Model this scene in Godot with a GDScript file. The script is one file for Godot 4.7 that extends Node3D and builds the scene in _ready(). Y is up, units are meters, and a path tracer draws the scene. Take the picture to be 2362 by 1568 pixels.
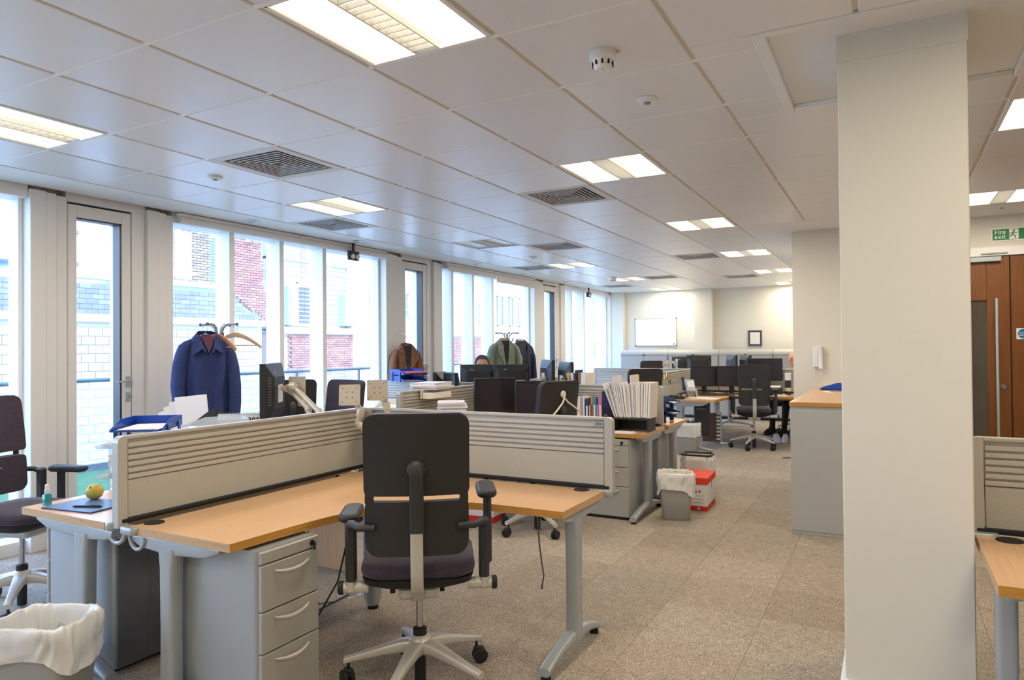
extends Node3D

const CEIL := 2.585
const TILE := 0.6
const DESK := 0.70
var M := {}
var used := {}
var rng := RandomNumberGenerator.new()
var font := SystemFont.new()
var serif := SystemFont.new()


func _ready() -> void:
	rng.seed = 20150414
	font.font_names = PackedStringArray(["Droid Sans"])
	font.font_weight = 700
	serif.font_names = PackedStringArray(["Droid Serif"])
	# camera
	var cam := Camera3D.new()
	cam.name = "camera"
	add_child(cam)
	cam.transform = Transform3D(Basis(Vector3(0.87948658, -0.00862919, -0.47584544), Vector3(0.01306409, 0.99989658, 0.00601328), Vector3(0.47574434, -0.01150509, 0.87950836)), Vector3(0, 1.41, 0))
	cam.fov = 51.93
	cam.near = 0.05
	cam.far = 200.0
	cam.current = true
	# sky and exposure
	var sky := ProceduralSkyMaterial.new()
	sky.sky_top_color = Color(0.50, 0.68, 0.95)
	sky.sky_horizon_color = Color(0.86, 0.93, 1.0)
	sky.ground_bottom_color = Color(0.42, 0.44, 0.46)
	sky.ground_horizon_color = Color(0.70, 0.74, 0.78)
	sky.sky_energy_multiplier = 2.75
	sky.ground_energy_multiplier = 1.0
	var env := Environment.new()
	env.background_mode = Environment.BG_SKY
	env.sky = Sky.new()
	env.sky.sky_material = sky
	env.tonemap_mode = Environment.TONE_MAPPER_LINEAR
	env.tonemap_exposure = 1.24
	env.sdfgi_enabled = true
	env.ssao_enabled = true
	env.ssil_enabled = true
	var we := WorldEnvironment.new()
	we.name = "environment"
	we.environment = env
	add_child(we)
	# the sun stands behind this building and shines on the houses across the street
	var sun := DirectionalLight3D.new()
	sun.name = "sun"
	add_child(sun)
	sun.rotation_degrees = Vector3(-48, 68, 0)
	sun.light_energy = 1.0
	sun.light_color = Color(1.0, 0.96, 0.90)
	sun.light_angular_distance = 0.6
	sun.shadow_enabled = true
	materials()
	structure()
	window_wall()
	ceiling_fittings()
	outside()
	near_desks()
	middle_desks()
	far_desks()
	far_wall_things()
	window_side_things()
	right_side_things()
	people()


# ---------------------------------------------------------------- helpers
func gx(i: float) -> float:
	return (i - 7.14987) * TILE


func gz(j: float) -> float:
	return (-j - 2.79985) * TILE


func numbered(n: String) -> String:
	var k: int = used.get(n, -1) + 1
	used[n] = k
	return n if k == 0 else "%s_%03d" % [n, k]


func tag(o: Node, label: String, category: String, group := "") -> void:
	o.set_meta("label", label)
	o.set_meta("category", category)
	if group != "":
		o.set_meta("group", group)


func thing(called: String, label: String, category: String, at := Vector3.ZERO, turn := 0.0, group := "") -> Node3D:
	var o := Node3D.new()
	o.name = numbered(called)
	add_child(o)
	o.position = at
	o.rotation.y = deg_to_rad(turn)
	tag(o, label, category, group)
	return o


func put(parent: Node3D, called: String, m: Mesh, mat: Material, at := Vector3.ZERO, rot := Vector3.ZERO) -> MeshInstance3D:
	var o := MeshInstance3D.new()
	o.mesh = m
	o.material_override = mat
	o.name = numbered(called) if parent == self else called
	o.position = at
	o.rotation_degrees = rot
	parent.add_child(o, true)
	return o


func struct(called: String, m: Mesh, mat: Material, at := Vector3.ZERO) -> MeshInstance3D:
	var o := put(self, called, m, mat, at)
	o.set_meta("kind", "structure")
	return o


func copy_of(src: Node3D, label: String, at: Vector3, turn: float, group := "") -> Node3D:
	var base := String(src.name)
	var cut := base.rfind("_0")
	if cut > 0:
		base = base.substr(0, cut)
	var c: Node3D = src.duplicate()
	c.name = numbered(base)
	add_child(c)
	c.position = at
	c.rotation = Vector3(0, deg_to_rad(turn), 0)
	if label != "":
		c.set_meta("label", label)
	if group != "":
		c.set_meta("group", group)
	return c


func text(parent: Node3D, called: String, words: String, height: float, mat: Material, at: Vector3, rot := Vector3.ZERO, f: Font = null, squeeze := 1.0) -> MeshInstance3D:
	var t := TextMesh.new()
	t.text = words
	t.font = f if f else font
	t.font_size = 32
	t.pixel_size = height / 32.0 * 1.3
	t.depth = 0.0012
	t.curve_step = 2.0
	var o := put(parent, called, t, mat, at, rot)
	o.scale = Vector3(squeeze, 1, 1)
	return o


class Geo:
	var st := SurfaceTool.new()
	var sg := 0

	func _init() -> void:
		st.begin(Mesh.PRIMITIVE_TRIANGLES)
		flat()

	func flat() -> Geo:
		st.set_smooth_group(-1)
		return self

	func smooth() -> Geo:
		sg += 1
		st.set_smooth_group(sg)
		return self

	func tri(a: Vector3, b: Vector3, c: Vector3) -> void:   # counter-clockwise seen from outside
		st.add_vertex(a)
		st.add_vertex(c)
		st.add_vertex(b)

	func face(p: Array, out: Vector3) -> void:
		var n: Vector3 = (p[1] - p[0]).cross(p[2] - p[0])
		if n.length_squared() < 1e-16 and p.size() > 3:
			n = (p[2] - p[0]).cross(p[3] - p[0])
		var flip := n.dot(out) < 0
		for k in range(1, p.size() - 1):
			if flip:
				tri(p[0], p[k + 1], p[k])
			else:
				tri(p[0], p[k], p[k + 1])

	func face_ret(p: Array, out := Vector3(0, 0, 1)) -> Geo:
		face(p, out)
		return self

	func box(size: Vector3, at := Vector3.ZERO, bevel := 0.0, turn := Basis.IDENTITY) -> Geo:
		flat()
		var h := size / 2
		var b := minf(bevel, minf(h.x, minf(h.y, h.z)) * 0.9)
		var s := [-1.0, 1.0]
		if b <= 0.0:
			for ax in 3:
				for sg_ in s:
					var p := []
					for q in [[-1, -1], [1, -1], [1, 1], [-1, 1]]:
						var v := Vector3.ZERO
						v[ax] = sg_ * h[ax]
						v[(ax + 1) % 3] = q[0] * h[(ax + 1) % 3]
						v[(ax + 2) % 3] = q[1] * h[(ax + 2) % 3]
						p.append(at + turn * v)
					var o := Vector3.ZERO
					o[ax] = sg_
					face(p, turn * o)
			return self
		for ax in 3:
			var e1 := (ax + 1) % 3
			var e2 := (ax + 2) % 3
			for sg_ in s:
				var p := []
				for q in [[-1, -1], [1, -1], [1, 1], [-1, 1]]:
					var v := Vector3.ZERO
					v[ax] = sg_ * h[ax]
					v[e1] = q[0] * (h[e1] - b)
					v[e2] = q[1] * (h[e2] - b)
					p.append(at + turn * v)
				var o := Vector3.ZERO
				o[ax] = sg_
				face(p, turn * o)
			for s1 in s:
				for s2 in s:
					var p := []
					for q in [[0, -1], [0, 1], [1, 1], [1, -1]]:
						var v := Vector3.ZERO
						v[ax] = q[1] * (h[ax] - b)
						v[e1] = s1 * (h[e1] - (b if q[0] == 0 else 0.0))
						v[e2] = s2 * (h[e2] - (0.0 if q[0] == 0 else b))
						p.append(at + turn * v)
					var o := Vector3.ZERO
					o[e1] = s1
					o[e2] = s2
					face(p, turn * o)
		for sx in s:
			for sy in s:
				for sz in s:
					face([at + turn * Vector3(sx * h.x, sy * (h.y - b), sz * (h.z - b)), at + turn * Vector3(sx * (h.x - b), sy * h.y, sz * (h.z - b)), at + turn * Vector3(sx * (h.x - b), sy * (h.y - b), sz * h.z)], turn * Vector3(sx, sy, sz))
		return self

	func span(a: Vector3, b: Vector3, bevel := 0.0) -> Geo:   # a box between two corners
		return box((b - a).abs(), (a + b) / 2, bevel)

	func loft(rings: Array, cap0 := true, cap1 := true, closed := true, keep := false) -> Geo:
		if not keep:
			smooth()
		var n: int = rings[0].size()
		var m := n if closed else n - 1
		var total := 0.0
		for k in rings.size() - 1:
			var c := Vector3.ZERO
			for v in rings[k]:
				c += v
			c /= n
			for i in m:
				var a: Vector3 = rings[k][i]
				var b: Vector3 = rings[k][(i + 1) % n]
				var d: Vector3 = rings[k + 1][(i + 1) % n]
				total += (b - a).cross(d - a).dot((a + d) / 2 - c)
		var flip := total < 0
		for k in rings.size() - 1:
			for i in m:
				var a: Vector3 = rings[k][i]
				var b: Vector3 = rings[k][(i + 1) % n]
				var c: Vector3 = rings[k + 1][(i + 1) % n]
				var d: Vector3 = rings[k + 1][i]
				if flip:
					quad(a, d, c, b)
				else:
					quad(a, b, c, d)
		if closed:
			for e in 2:
				if (e == 0 and not cap0) or (e == 1 and not cap1):
					continue
				flat()
				var r: Array = Array(rings[0 if e == 0 else -1])
				var other: Array = Array(rings[1 if e == 0 else -2])
				var c := Vector3.ZERO
				var co := Vector3.ZERO
				for v in r:
					c += v
				for v in other:
					co += v
				c /= n
				co /= n
				for i in n:
					face([c, r[i], r[(i + 1) % n]], c - co)
		return self

	func tube(pts: Array, r: Variant, n := 8, caps := true) -> Geo:
		var rings := []
		var t: Vector3 = (pts[1] - pts[0]).normalized()
		var u := t.cross(Vector3.UP if absf(t.y) < 0.9 else Vector3.RIGHT).normalized()
		for k in pts.size():
			var dir: Vector3
			if k == 0:
				dir = pts[1] - pts[0]
			elif k == pts.size() - 1:
				dir = pts[k] - pts[k - 1]
			else:
				dir = (pts[k + 1] - pts[k]).normalized() + (pts[k] - pts[k - 1]).normalized()
			dir = dir.normalized()
			u = (u - dir * u.dot(dir)).normalized()
			var w := dir.cross(u)
			var ring := []
			var rr: float = r[k] if r is Array else r
			for i in n:
				var a := TAU * i / n
				ring.append(pts[k] + (u * cos(a) + w * sin(a)) * rr)
			rings.append(ring)
		return loft(rings, caps, caps)

	func lathe(profile: Array, n := 20, at := Vector3.ZERO, turn := Basis.IDENTITY) -> Geo:
		var rings := []
		for p in profile:
			var ring := []
			for i in n:
				var a := TAU * i / n
				ring.append(at + turn * Vector3(p.x * cos(a), p.y, p.x * sin(a)))
			rings.append(ring)
		# each break of more than 35 degrees starts a new smooth group
		var from := 0
		for k in range(1, rings.size()):
			var sharp := false
			if k < profile.size() - 1:
				var d0: Vector2 = (profile[k] - profile[k - 1]).normalized()
				var d1: Vector2 = (profile[k + 1] - profile[k]).normalized()
				sharp = d0.dot(d1) < 0.82
			if sharp or k == rings.size() - 1:
				loft_run(rings.slice(from, k + 1), rings)
				from = k
		for e in [0, -1]:
			if profile[e].x > 1e-5:
				flat()
				var c := at + turn * Vector3(0, profile[e].y, 0)
				var inner: float = profile[1 if e == 0 else -2].y
				for i in n:
					face([c, rings[e][i], rings[e][(i + 1) % n]], turn * Vector3(0, 1.0 if profile[e].y > inner else -1.0, 0))
		return self

	func loft_run(part: Array, _all: Array) -> void:
		loft(part, false, false)

	func prism(poly: PackedVector2Array, y0: float, y1: float, turn := Transform3D.IDENTITY) -> Geo:   # polygon in x and z, raised from y0 to y1
		flat()
		var idx := Geometry2D.triangulate_polygon(poly)
		for k in range(0, idx.size(), 3):
			for y in [y0, y1]:
				var p := []
				for q in 3:
					var v := poly[idx[k + q]]
					p.append(turn * Vector3(v.x, y, v.y))
				face(p, turn.basis * Vector3(0, 1.0 if y == maxf(y0, y1) else -1.0, 0))
		var area := 0.0
		for i in poly.size():
			area += poly[i].cross(poly[(i + 1) % poly.size()])
		for i in poly.size():
			var a := poly[i]
			var b := poly[(i + 1) % poly.size()]
			var o := Vector3(b.y - a.y, 0, a.x - b.x) * signf(area)
			face([turn * Vector3(a.x, y0, a.y), turn * Vector3(b.x, y0, b.y), turn * Vector3(b.x, y1, b.y), turn * Vector3(a.x, y1, a.y)], turn.basis * o)
		return self

	func slab(w: float, h: float, z0: float, z1: float, r: float, edge := 0.002, at := Vector3.ZERO, turn := Basis.IDENTITY) -> Geo:   # rounded rectangle in x and y with thickness along z
		var rings := []
		var s := signf(z1 - z0)
		for q in [[edge, z0], [0.0, z0 + s * edge], [0.0, z1 - s * edge], [edge, z1]]:
			var ring := []
			for p in Geo.rrect(w - 2 * q[0], h - 2 * q[0], maxf(r - q[0], 0.0005)):
				ring.append(at + turn * Vector3(p.x, p.y, q[1]))
			rings.append(ring)
		return loft(rings)

	func plate(hw: float, y0: float, y1: float, rt: float, rb: float, thick: float, shape: Callable, cols := 16, rows := 8) -> Geo:   # a bent plate with rounded corners; shape(x, y) gives z
		var xs := []
		for i in cols + 1:
			xs.append(-hw * cos(PI * i / cols))
		var f := []
		var g := []
		for x in xs:
			var yt := y1
			var yb := y0
			if rt > 0 and absf(x) > hw - rt:
				yt = y1 - rt + sqrt(maxf(0.0, rt * rt - pow(absf(x) - hw + rt, 2)))
			if rb > 0 and absf(x) > hw - rb:
				yb = y0 + rb - sqrt(maxf(0.0, rb * rb - pow(absf(x) - hw + rb, 2)))
			var a := []
			var b := []
			for j in rows + 1:
				var y: float = lerpf(yb, yt, float(j) / rows)
				var z: float = shape.call(x, y)
				a.append(Vector3(x, y, z + thick / 2))
				b.append(Vector3(x, y, z - thick / 2))
			f.append(a)
			g.append(b)
		smooth()
		for i in cols:
			for j in rows:
				quad(f[i][j], f[i + 1][j], f[i + 1][j + 1], f[i][j + 1])
		smooth()
		for i in cols:
			for j in rows:
				quad(g[i + 1][j], g[i][j], g[i][j + 1], g[i + 1][j + 1])
		smooth()
		for i in cols:
			quad(f[i][rows], f[i + 1][rows], g[i + 1][rows], g[i][rows])
			quad(g[i][0], g[i + 1][0], f[i + 1][0], f[i][0])
		for j in rows:
			quad(g[0][j], f[0][j], f[0][j + 1], g[0][j + 1])
			quad(f[cols][j], g[cols][j], g[cols][j + 1], f[cols][j + 1])
		return self

	func quad(a: Vector3, b: Vector3, c: Vector3, d: Vector3) -> void:
		if a != b and b != c and a != c:
			tri(a, b, c)
		if a != c and c != d and a != d:
			tri(a, c, d)

	func sheet(grid: Array) -> Geo:   # rows of points, smooth
		smooth()
		for k in grid.size() - 1:
			for i in grid[0].size() - 1:
				quad(grid[k][i], grid[k][i + 1], grid[k + 1][i + 1], grid[k + 1][i])
		return self

	static func rrect(w: float, h: float, r: float, n := 5) -> PackedVector2Array:
		var p := PackedVector2Array()
		var rr := minf(r, minf(w, h) / 2)
		for c in [[1, 1, 0.0], [-1, 1, 0.5], [-1, -1, 1.0], [1, -1, 1.5]]:
			for i in n + 1:
				var a: float = PI * (c[2] + 0.5 * i / n)
				p.append(Vector2(c[0] * (w / 2 - rr) + rr * cos(a), c[1] * (h / 2 - rr) + rr * sin(a)))
		return p

	func done() -> ArrayMesh:
		st.generate_normals()
		return st.commit()


func geo() -> Geo:
	return Geo.new()


func ring_y(w: float, d: float, r: float, y: float, cx := 0.0, cz := 0.0, n := 5) -> Array:   # a rounded rectangle lying flat
	var out := []
	for p in Geo.rrect(w, d, r, n):
		out.append(Vector3(cx + p.x, y, cz + p.y))
	return out


func arc(c: Vector3, a: Vector3, b: Vector3, from: float, to: float, n: int) -> Array:
	var out := []
	for i in n + 1:
		var t := lerpf(from, to, float(i) / n)
		out.append(c + a * cos(t) + b * sin(t))
	return out


# ---------------------------------------------------------------- materials
func mat(c: Color, rough := 0.6, metal := 0.0, spec := 0.5) -> StandardMaterial3D:
	var m := StandardMaterial3D.new()
	m.albedo_color = c
	m.roughness = rough
	m.metallic = metal
	m.metallic_specular = spec
	m.cull_mode = BaseMaterial3D.CULL_DISABLED
	return m


func rgb(r: int, g: int, b: int) -> Color:
	return Color(r / 255.0, g / 255.0, b / 255.0)


func grain_image(a: Color, b: Color, fx: float, fy: float, sd: int, size := 512, speck := 0.0) -> ImageTexture:   # streaks along the image's height when fx > fy
	var n := FastNoiseLite.new()
	n.seed = sd
	n.noise_type = FastNoiseLite.TYPE_SIMPLEX_SMOOTH
	n.frequency = 1.0
	n.fractal_octaves = 3
	var im := Image.create(size, size, false, Image.FORMAT_RGB8)
	var r := RandomNumberGenerator.new()
	r.seed = sd
	var k := size / TAU
	for y in size:
		for x in size:
			# wrapped on a torus-like path so that the repeat does not show
			var u := float(x) / size
			var v := float(y) / size
			var wx := minf(u, 1.0 - u) * 2.0
			var t := n.get_noise_2d(u * fx, v * fy) * wx + n.get_noise_2d((u + 1.0) * fx, v * fy) * (1.0 - wx) * 0.5 + n.get_noise_2d(u * fx * 4.0 + 31.0, v * fy * 1.5) * 0.5
			t = clampf(0.5 + 0.55 * t + speck * (r.randf() - 0.5), 0.0, 1.0)
			im.set_pixel(x, y, a.lerp(b, t))
	im.generate_mipmaps()
	return ImageTexture.create_from_image(im)


func textured(tex: Texture2D, scale: Vector3, rough := 0.6, world := true) -> StandardMaterial3D:
	var m := mat(Color.WHITE, rough)
	m.albedo_texture = tex
	m.uv1_triplanar = true
	m.uv1_world_triplanar = world
	m.uv1_scale = scale
	m.uv1_triplanar_sharpness = 8.0
	return m


func speckle_image(colors: Array, sd: int, size: int, blot := 0.0) -> ImageTexture:
	var im := Image.create(size, size, false, Image.FORMAT_RGB8)
	var r := RandomNumberGenerator.new()
	r.seed = sd
	var n := FastNoiseLite.new()
	n.seed = sd
	n.frequency = 0.02
	for y in size:
		for x in size:
			var c: Color = colors[r.randi() % colors.size()]
			var k := 1.0 + blot * n.get_noise_2d(x, y)
			im.set_pixel(x, y, Color(c.r * k, c.g * k, c.b * k))
	im.generate_mipmaps()
	return ImageTexture.create_from_image(im)


func dots_image(base: Color, hole: Color, size: int, pitch: int, radius: float, shift := true) -> ImageTexture:
	var im := Image.create(size, size, false, Image.FORMAT_RGB8)
	for y in size:
		for x in size:
			var row := y / pitch
			var ox := (pitch / 2) if shift and row % 2 == 1 else 0
			var dx := fposmod(float(x + ox), pitch) - pitch / 2.0 + 0.5
			var dy := fposmod(float(y), pitch) - pitch / 2.0 + 0.5
			var d := sqrt(dx * dx + dy * dy)
			im.set_pixel(x, y, base.lerp(hole, clampf(radius - d + 0.5, 0.0, 1.0)))
	im.generate_mipmaps()
	return ImageTexture.create_from_image(im)


func materials() -> void:
	M.wall = mat(rgb(224, 221, 209), 0.85)
	M.wall.roughness_texture = grain_image(Color(0.9, 0.9, 0.9), Color(1, 1, 1), 14, 14, 3, 128)
	M.trim = mat(rgb(238, 238, 236), 0.45)
	M.frame = mat(rgb(228, 226, 221), 0.5)
	M.frame_dark = mat(rgb(60, 64, 70), 0.4)
	M.gap = mat(rgb(26, 25, 24), 0.9)
	M.ceiling_board = mat(rgb(238, 237, 234), 0.7)
	var perf := dots_image(rgb(240, 239, 238), rgb(200, 198, 197), 128, 8, 1.5, true)
	M.tile = []
	for k in 3:
		var t := textured(perf, Vector3(13.0, 13.0, 13.0), 0.30 + 0.02 * k)
		t.albedo_color = [Color(1, 1, 1), Color(0.985, 0.985, 0.985), Color(0.97, 0.97, 0.965)][k]
		M.tile.append(t)
	M.tile_edge = mat(rgb(246, 245, 242), 0.5)
	M.runner = mat(rgb(214, 204, 186), 0.6)
	M.carpet = []
	for k in 4:
		var c: Array = [[174, 162, 145], [168, 156, 140], [178, 167, 151], [171, 160, 145]][k]
		var cols := []
		for q in [0.62, 0.8, 0.95, 1.0, 1.1, 1.28]:
			cols.append(Color(c[0] * q / 255.0, c[1] * q / 255.0, c[2] * q / 255.0))
		var m := textured(speckle_image(cols, 40 + k, 256, 0.05), Vector3(1.9, 1.9, 1.9), 0.95)
		m.metallic_specular = 0.2
		M.carpet.append(m)
	# beech desk tops: the grain runs along z (and across on the edges)
	M.beech = textured(grain_image(rgb(232, 194, 152), rgb(206, 160, 112), 90, 2.2, 7, 512, 0.06), Vector3(0.9, 0.9, 0.9), 0.29)
	M.beech_edge = textured(grain_image(rgb(205, 150, 66), rgb(176, 122, 44), 3, 60, 9, 256, 0.12), Vector3(1.2, 1.2, 1.2), 0.5)
	M.beech_edge_pale = textured(grain_image(rgb(214, 180, 138), rgb(190, 150, 104), 3, 60, 10, 256, 0.2), Vector3(1.2, 1.2, 1.2), 0.5)
	M.door_wood = textured(grain_image(rgb(142, 86, 34), rgb(98, 56, 20), 40, 1.5, 12, 512, 0.1), Vector3(1.0, 1.0, 1.0), 0.35)
	M.hanger_wood = mat(rgb(188, 124, 70), 0.35)
	M.hanger_pale = mat(rgb(214, 184, 146), 0.4)
	# desks and screens
	M.steel = mat(rgb(172, 178, 180), 0.32, 0.25)
	M.steel_dark = mat(rgb(104, 106, 110), 0.38, 0.3)
	M.ped_face = mat(rgb(176, 174, 166), 0.42, 0.15)
	M.screen_frame = mat(rgb(188, 186, 178), 0.36, 0.25)
	M.slat = mat(rgb(192, 189, 180), 0.36, 0.2)
	M.slat_back = M.slat
	M.mesh_panel = textured(dots_image(rgb(188, 188, 178), rgb(134, 133, 124), 128, 16, 4.2, true), Vector3(28.0, 28.0, 28.0), 0.6)
	M.black = mat(rgb(24, 24, 25), 0.55)
	M.black_soft = mat(rgb(30, 30, 31), 0.75)
	M.plastic_dark = mat(rgb(46, 46, 48), 0.5)
	M.chair_shell = mat(rgb(44, 42, 41), 0.62)
	M.rubber = mat(rgb(20, 20, 20), 0.8)
	var fab := speckle_image([rgb(58, 48, 62), rgb(48, 40, 52), rgb(68, 58, 74)], 77, 128, 0.1)
	M.fabric = textured(fab, Vector3(6, 6, 6), 0.95, false)
	M.fabric.rim_enabled = true
	M.fabric.rim = 0.4
	M.chair_metal = mat(rgb(206, 202, 192), 0.35, 0.3)
	M.chrome = mat(rgb(190, 190, 190), 0.16, 1.0)
	M.white_plastic = mat(rgb(236, 236, 234), 0.35)
	M.cream_plastic = mat(rgb(222, 214, 198), 0.4)
	M.arm_metal = mat(rgb(200, 192, 178), 0.38, 0.2)
	M.monitor_black = mat(rgb(34, 35, 38), 0.42)
	M.monitor_silver = mat(rgb(150, 152, 156), 0.35, 0.4)
	M.lcd = mat(rgb(46, 42, 50), 0.24)
	M.vent_dark = mat(rgb(14, 14, 15), 0.8)
	M.paper = mat(rgb(240, 238, 238), 0.8)
	M.papers = []
	for c in [[242, 240, 240], [232, 230, 234], [238, 234, 224], [222, 222, 232], [228, 220, 206], [214, 208, 216]]:
		M.papers.append(mat(rgb(c[0], c[1], c[2]), 0.8))
	M.manila = mat(rgb(206, 172, 128), 0.8)
	M.ink = mat(rgb(38, 38, 42), 0.7)
	M.blue_tray = mat(rgb(20, 72, 170), 0.3)
	M.navy = mat(rgb(32, 48, 92), 0.8)
	M.navy_tray = mat(rgb(40, 62, 110), 0.35)
	M.red = mat(rgb(214, 44, 34), 0.55)
	M.orange_lid = mat(rgb(226, 64, 34), 0.6)
	M.box_white = mat(rgb(232, 230, 226), 0.75)
	M.bin = mat(rgb(166, 165, 158), 0.45)
	M.bag = mat(rgb(238, 238, 234), 0.22)
	var crease := FastNoiseLite.new()
	crease.seed = 8
	crease.noise_type = FastNoiseLite.TYPE_SIMPLEX
	crease.fractal_type = FastNoiseLite.FRACTAL_RIDGED
	crease.frequency = 0.008
	var creases := NoiseTexture2D.new()
	creases.width = 256
	creases.height = 256
	creases.seamless = true
	creases.as_normal_map = true
	creases.bump_strength = 2.5
	creases.noise = crease
	M.bag.normal_enabled = true
	M.bag.normal_texture = creases
	M.bag.normal_scale = 1.0
	M.bag.uv1_triplanar = true
	M.bag.uv1_world_triplanar = true
	M.bag.uv1_scale = Vector3(3.2, 3.2, 3.2)
	M.bag.backlight_enabled = true
	M.bag.backlight = Color(0.5, 0.5, 0.5)
	var glass := mat(Color(0.93, 0.97, 0.98, 0.04), 0.02)
	glass.transparency = BaseMaterial3D.TRANSPARENCY_ALPHA
	M.glass = glass
	var glass2 := mat(Color(0.80, 0.93, 0.93, 0.16), 0.03)
	glass2.transparency = BaseMaterial3D.TRANSPARENCY_ALPHA
	M.glass_green = glass2
	var smoke := mat(Color(0.45, 0.42, 0.36, 0.35), 0.05)
	smoke.transparency = BaseMaterial3D.TRANSPARENCY_ALPHA
	M.glass_smoke = smoke
	var clear := mat(Color(0.86, 0.90, 0.92, 0.5), 0.35)
	clear.transparency = BaseMaterial3D.TRANSPARENCY_ALPHA
	M.clear = clear
	M.aqua = mat(Color(0.05, 0.62, 0.66, 0.75), 0.1)
	M.aqua.transparency = BaseMaterial3D.TRANSPARENCY_ALPHA
	M.light_panel = mat(rgb(255, 250, 240), 0.5)
	M.light_panel.emission_enabled = true
	M.light_panel.emission = Color(1.0, 0.94, 0.84)
	M.light_panel.emission_energy_multiplier = 1.3
	M.light_tube = mat(rgb(255, 252, 246), 0.5)
	M.light_tube.emission_enabled = true
	M.light_tube.emission = Color(1.0, 0.97, 0.9)
	M.light_tube.emission_energy_multiplier = 2.0
	M.louvre = mat(rgb(230, 228, 222), 0.25, 0.1)
	M.vane = mat(rgb(150, 148, 146), 0.6)  # greyer than the lips: shade inside the vent put into the colour
	M.vent = mat(rgb(222, 221, 218), 0.5)
	M.exit_green = mat(rgb(0, 132, 68), 0.5)
	M.sign_blue = mat(rgb(22, 110, 168), 0.5)
	M.blind = mat(rgb(228, 222, 216), 0.85)
	M.cab_blue = mat(rgb(178, 178, 172), 0.5)
	M.cab_side = M.cab_blue
	M.whiteboard = mat(rgb(246, 247, 248), 0.25)
	M.cert_blue = mat(rgb(40, 72, 128), 0.6)
	M.frame_wood = mat(rgb(112, 84, 66), 0.45)
	M.coat_navy = textured(speckle_image([rgb(46, 60, 110), rgb(54, 70, 124), rgb(40, 52, 98)], 61, 128, 0.1), Vector3(5, 5, 5), 0.9)
	M.coat_brown = textured(speckle_image([rgb(132, 86, 60), rgb(116, 72, 50), rgb(146, 100, 72)], 62, 128, 0.15), Vector3(5, 5, 5), 0.95)
	M.coat_green = textured(speckle_image([rgb(136, 148, 126), rgb(124, 138, 118), rgb(146, 156, 134)], 63, 128, 0.1), Vector3(5, 5, 5), 0.95)
	M.coat_dark = textured(speckle_image([rgb(44, 52, 80), rgb(38, 46, 72)], 64, 128, 0.1), Vector3(5, 5, 5), 0.9)
	M.lining = mat(rgb(84, 30, 62), 0.5)
	# outdoors
	M.bricks = []
	for c in [[160, 108, 92], [148, 98, 86], [170, 118, 100], [138, 100, 90], [156, 112, 96]]:
		M.bricks.append(mat(rgb(c[0], c[1], c[2]), 0.9))
	M.stocks = []
	for c in [[142, 124, 104], [132, 116, 98], [150, 132, 110], [128, 114, 100], [144, 120, 100]]:
		M.stocks.append(mat(rgb(c[0], c[1], c[2]), 0.9))
	M.mortar = mat(rgb(178, 166, 156), 0.95)
	M.slates = []
	for c in [[116, 116, 148], [108, 108, 140], [124, 124, 154], [112, 112, 142]]:
		M.slates.append(mat(rgb(c[0], c[1], c[2]), 0.6))
	M.pale_slates = []
	for c in [[168, 168, 174], [158, 160, 168], [176, 175, 180], [162, 162, 168]]:
		M.pale_slates.append(mat(rgb(c[0], c[1], c[2]), 0.6))
	M.lead = mat(rgb(150, 176, 192), 0.6)
	M.stone = mat(rgb(208, 206, 202), 0.85)
	M.stone_warm = mat(rgb(226, 216, 204), 0.85)
	M.pane_dark = mat(rgb(88, 112, 130), 0.15)
	M.rail = mat(rgb(72, 92, 100), 0.45, 0.1)
	M.grass = textured(speckle_image([rgb(54, 92, 46), rgb(66, 106, 54), rgb(44, 78, 38), rgb(78, 116, 62)], 66, 128, 0.15), Vector3(4, 4, 4), 0.95)


# ---------------------------------------------------------------- the room
const FIT := [[0, 0], [4, 0], [0, 4], [4, 4], [0, 8], [4, 8], [0, 12], [4, 12], [0, 16], [4, 16], [0, 20], [4, 20], [8, 0], [8, 4], [8, 8], [0, -4], [4, -4], [8, -4]]
const VENTS := [[1, 2], [3, 5], [-1, 5], [1, 9], [-1, 12], [3, 12], [1, 16], [-1, 18], [3, 17]]


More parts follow.
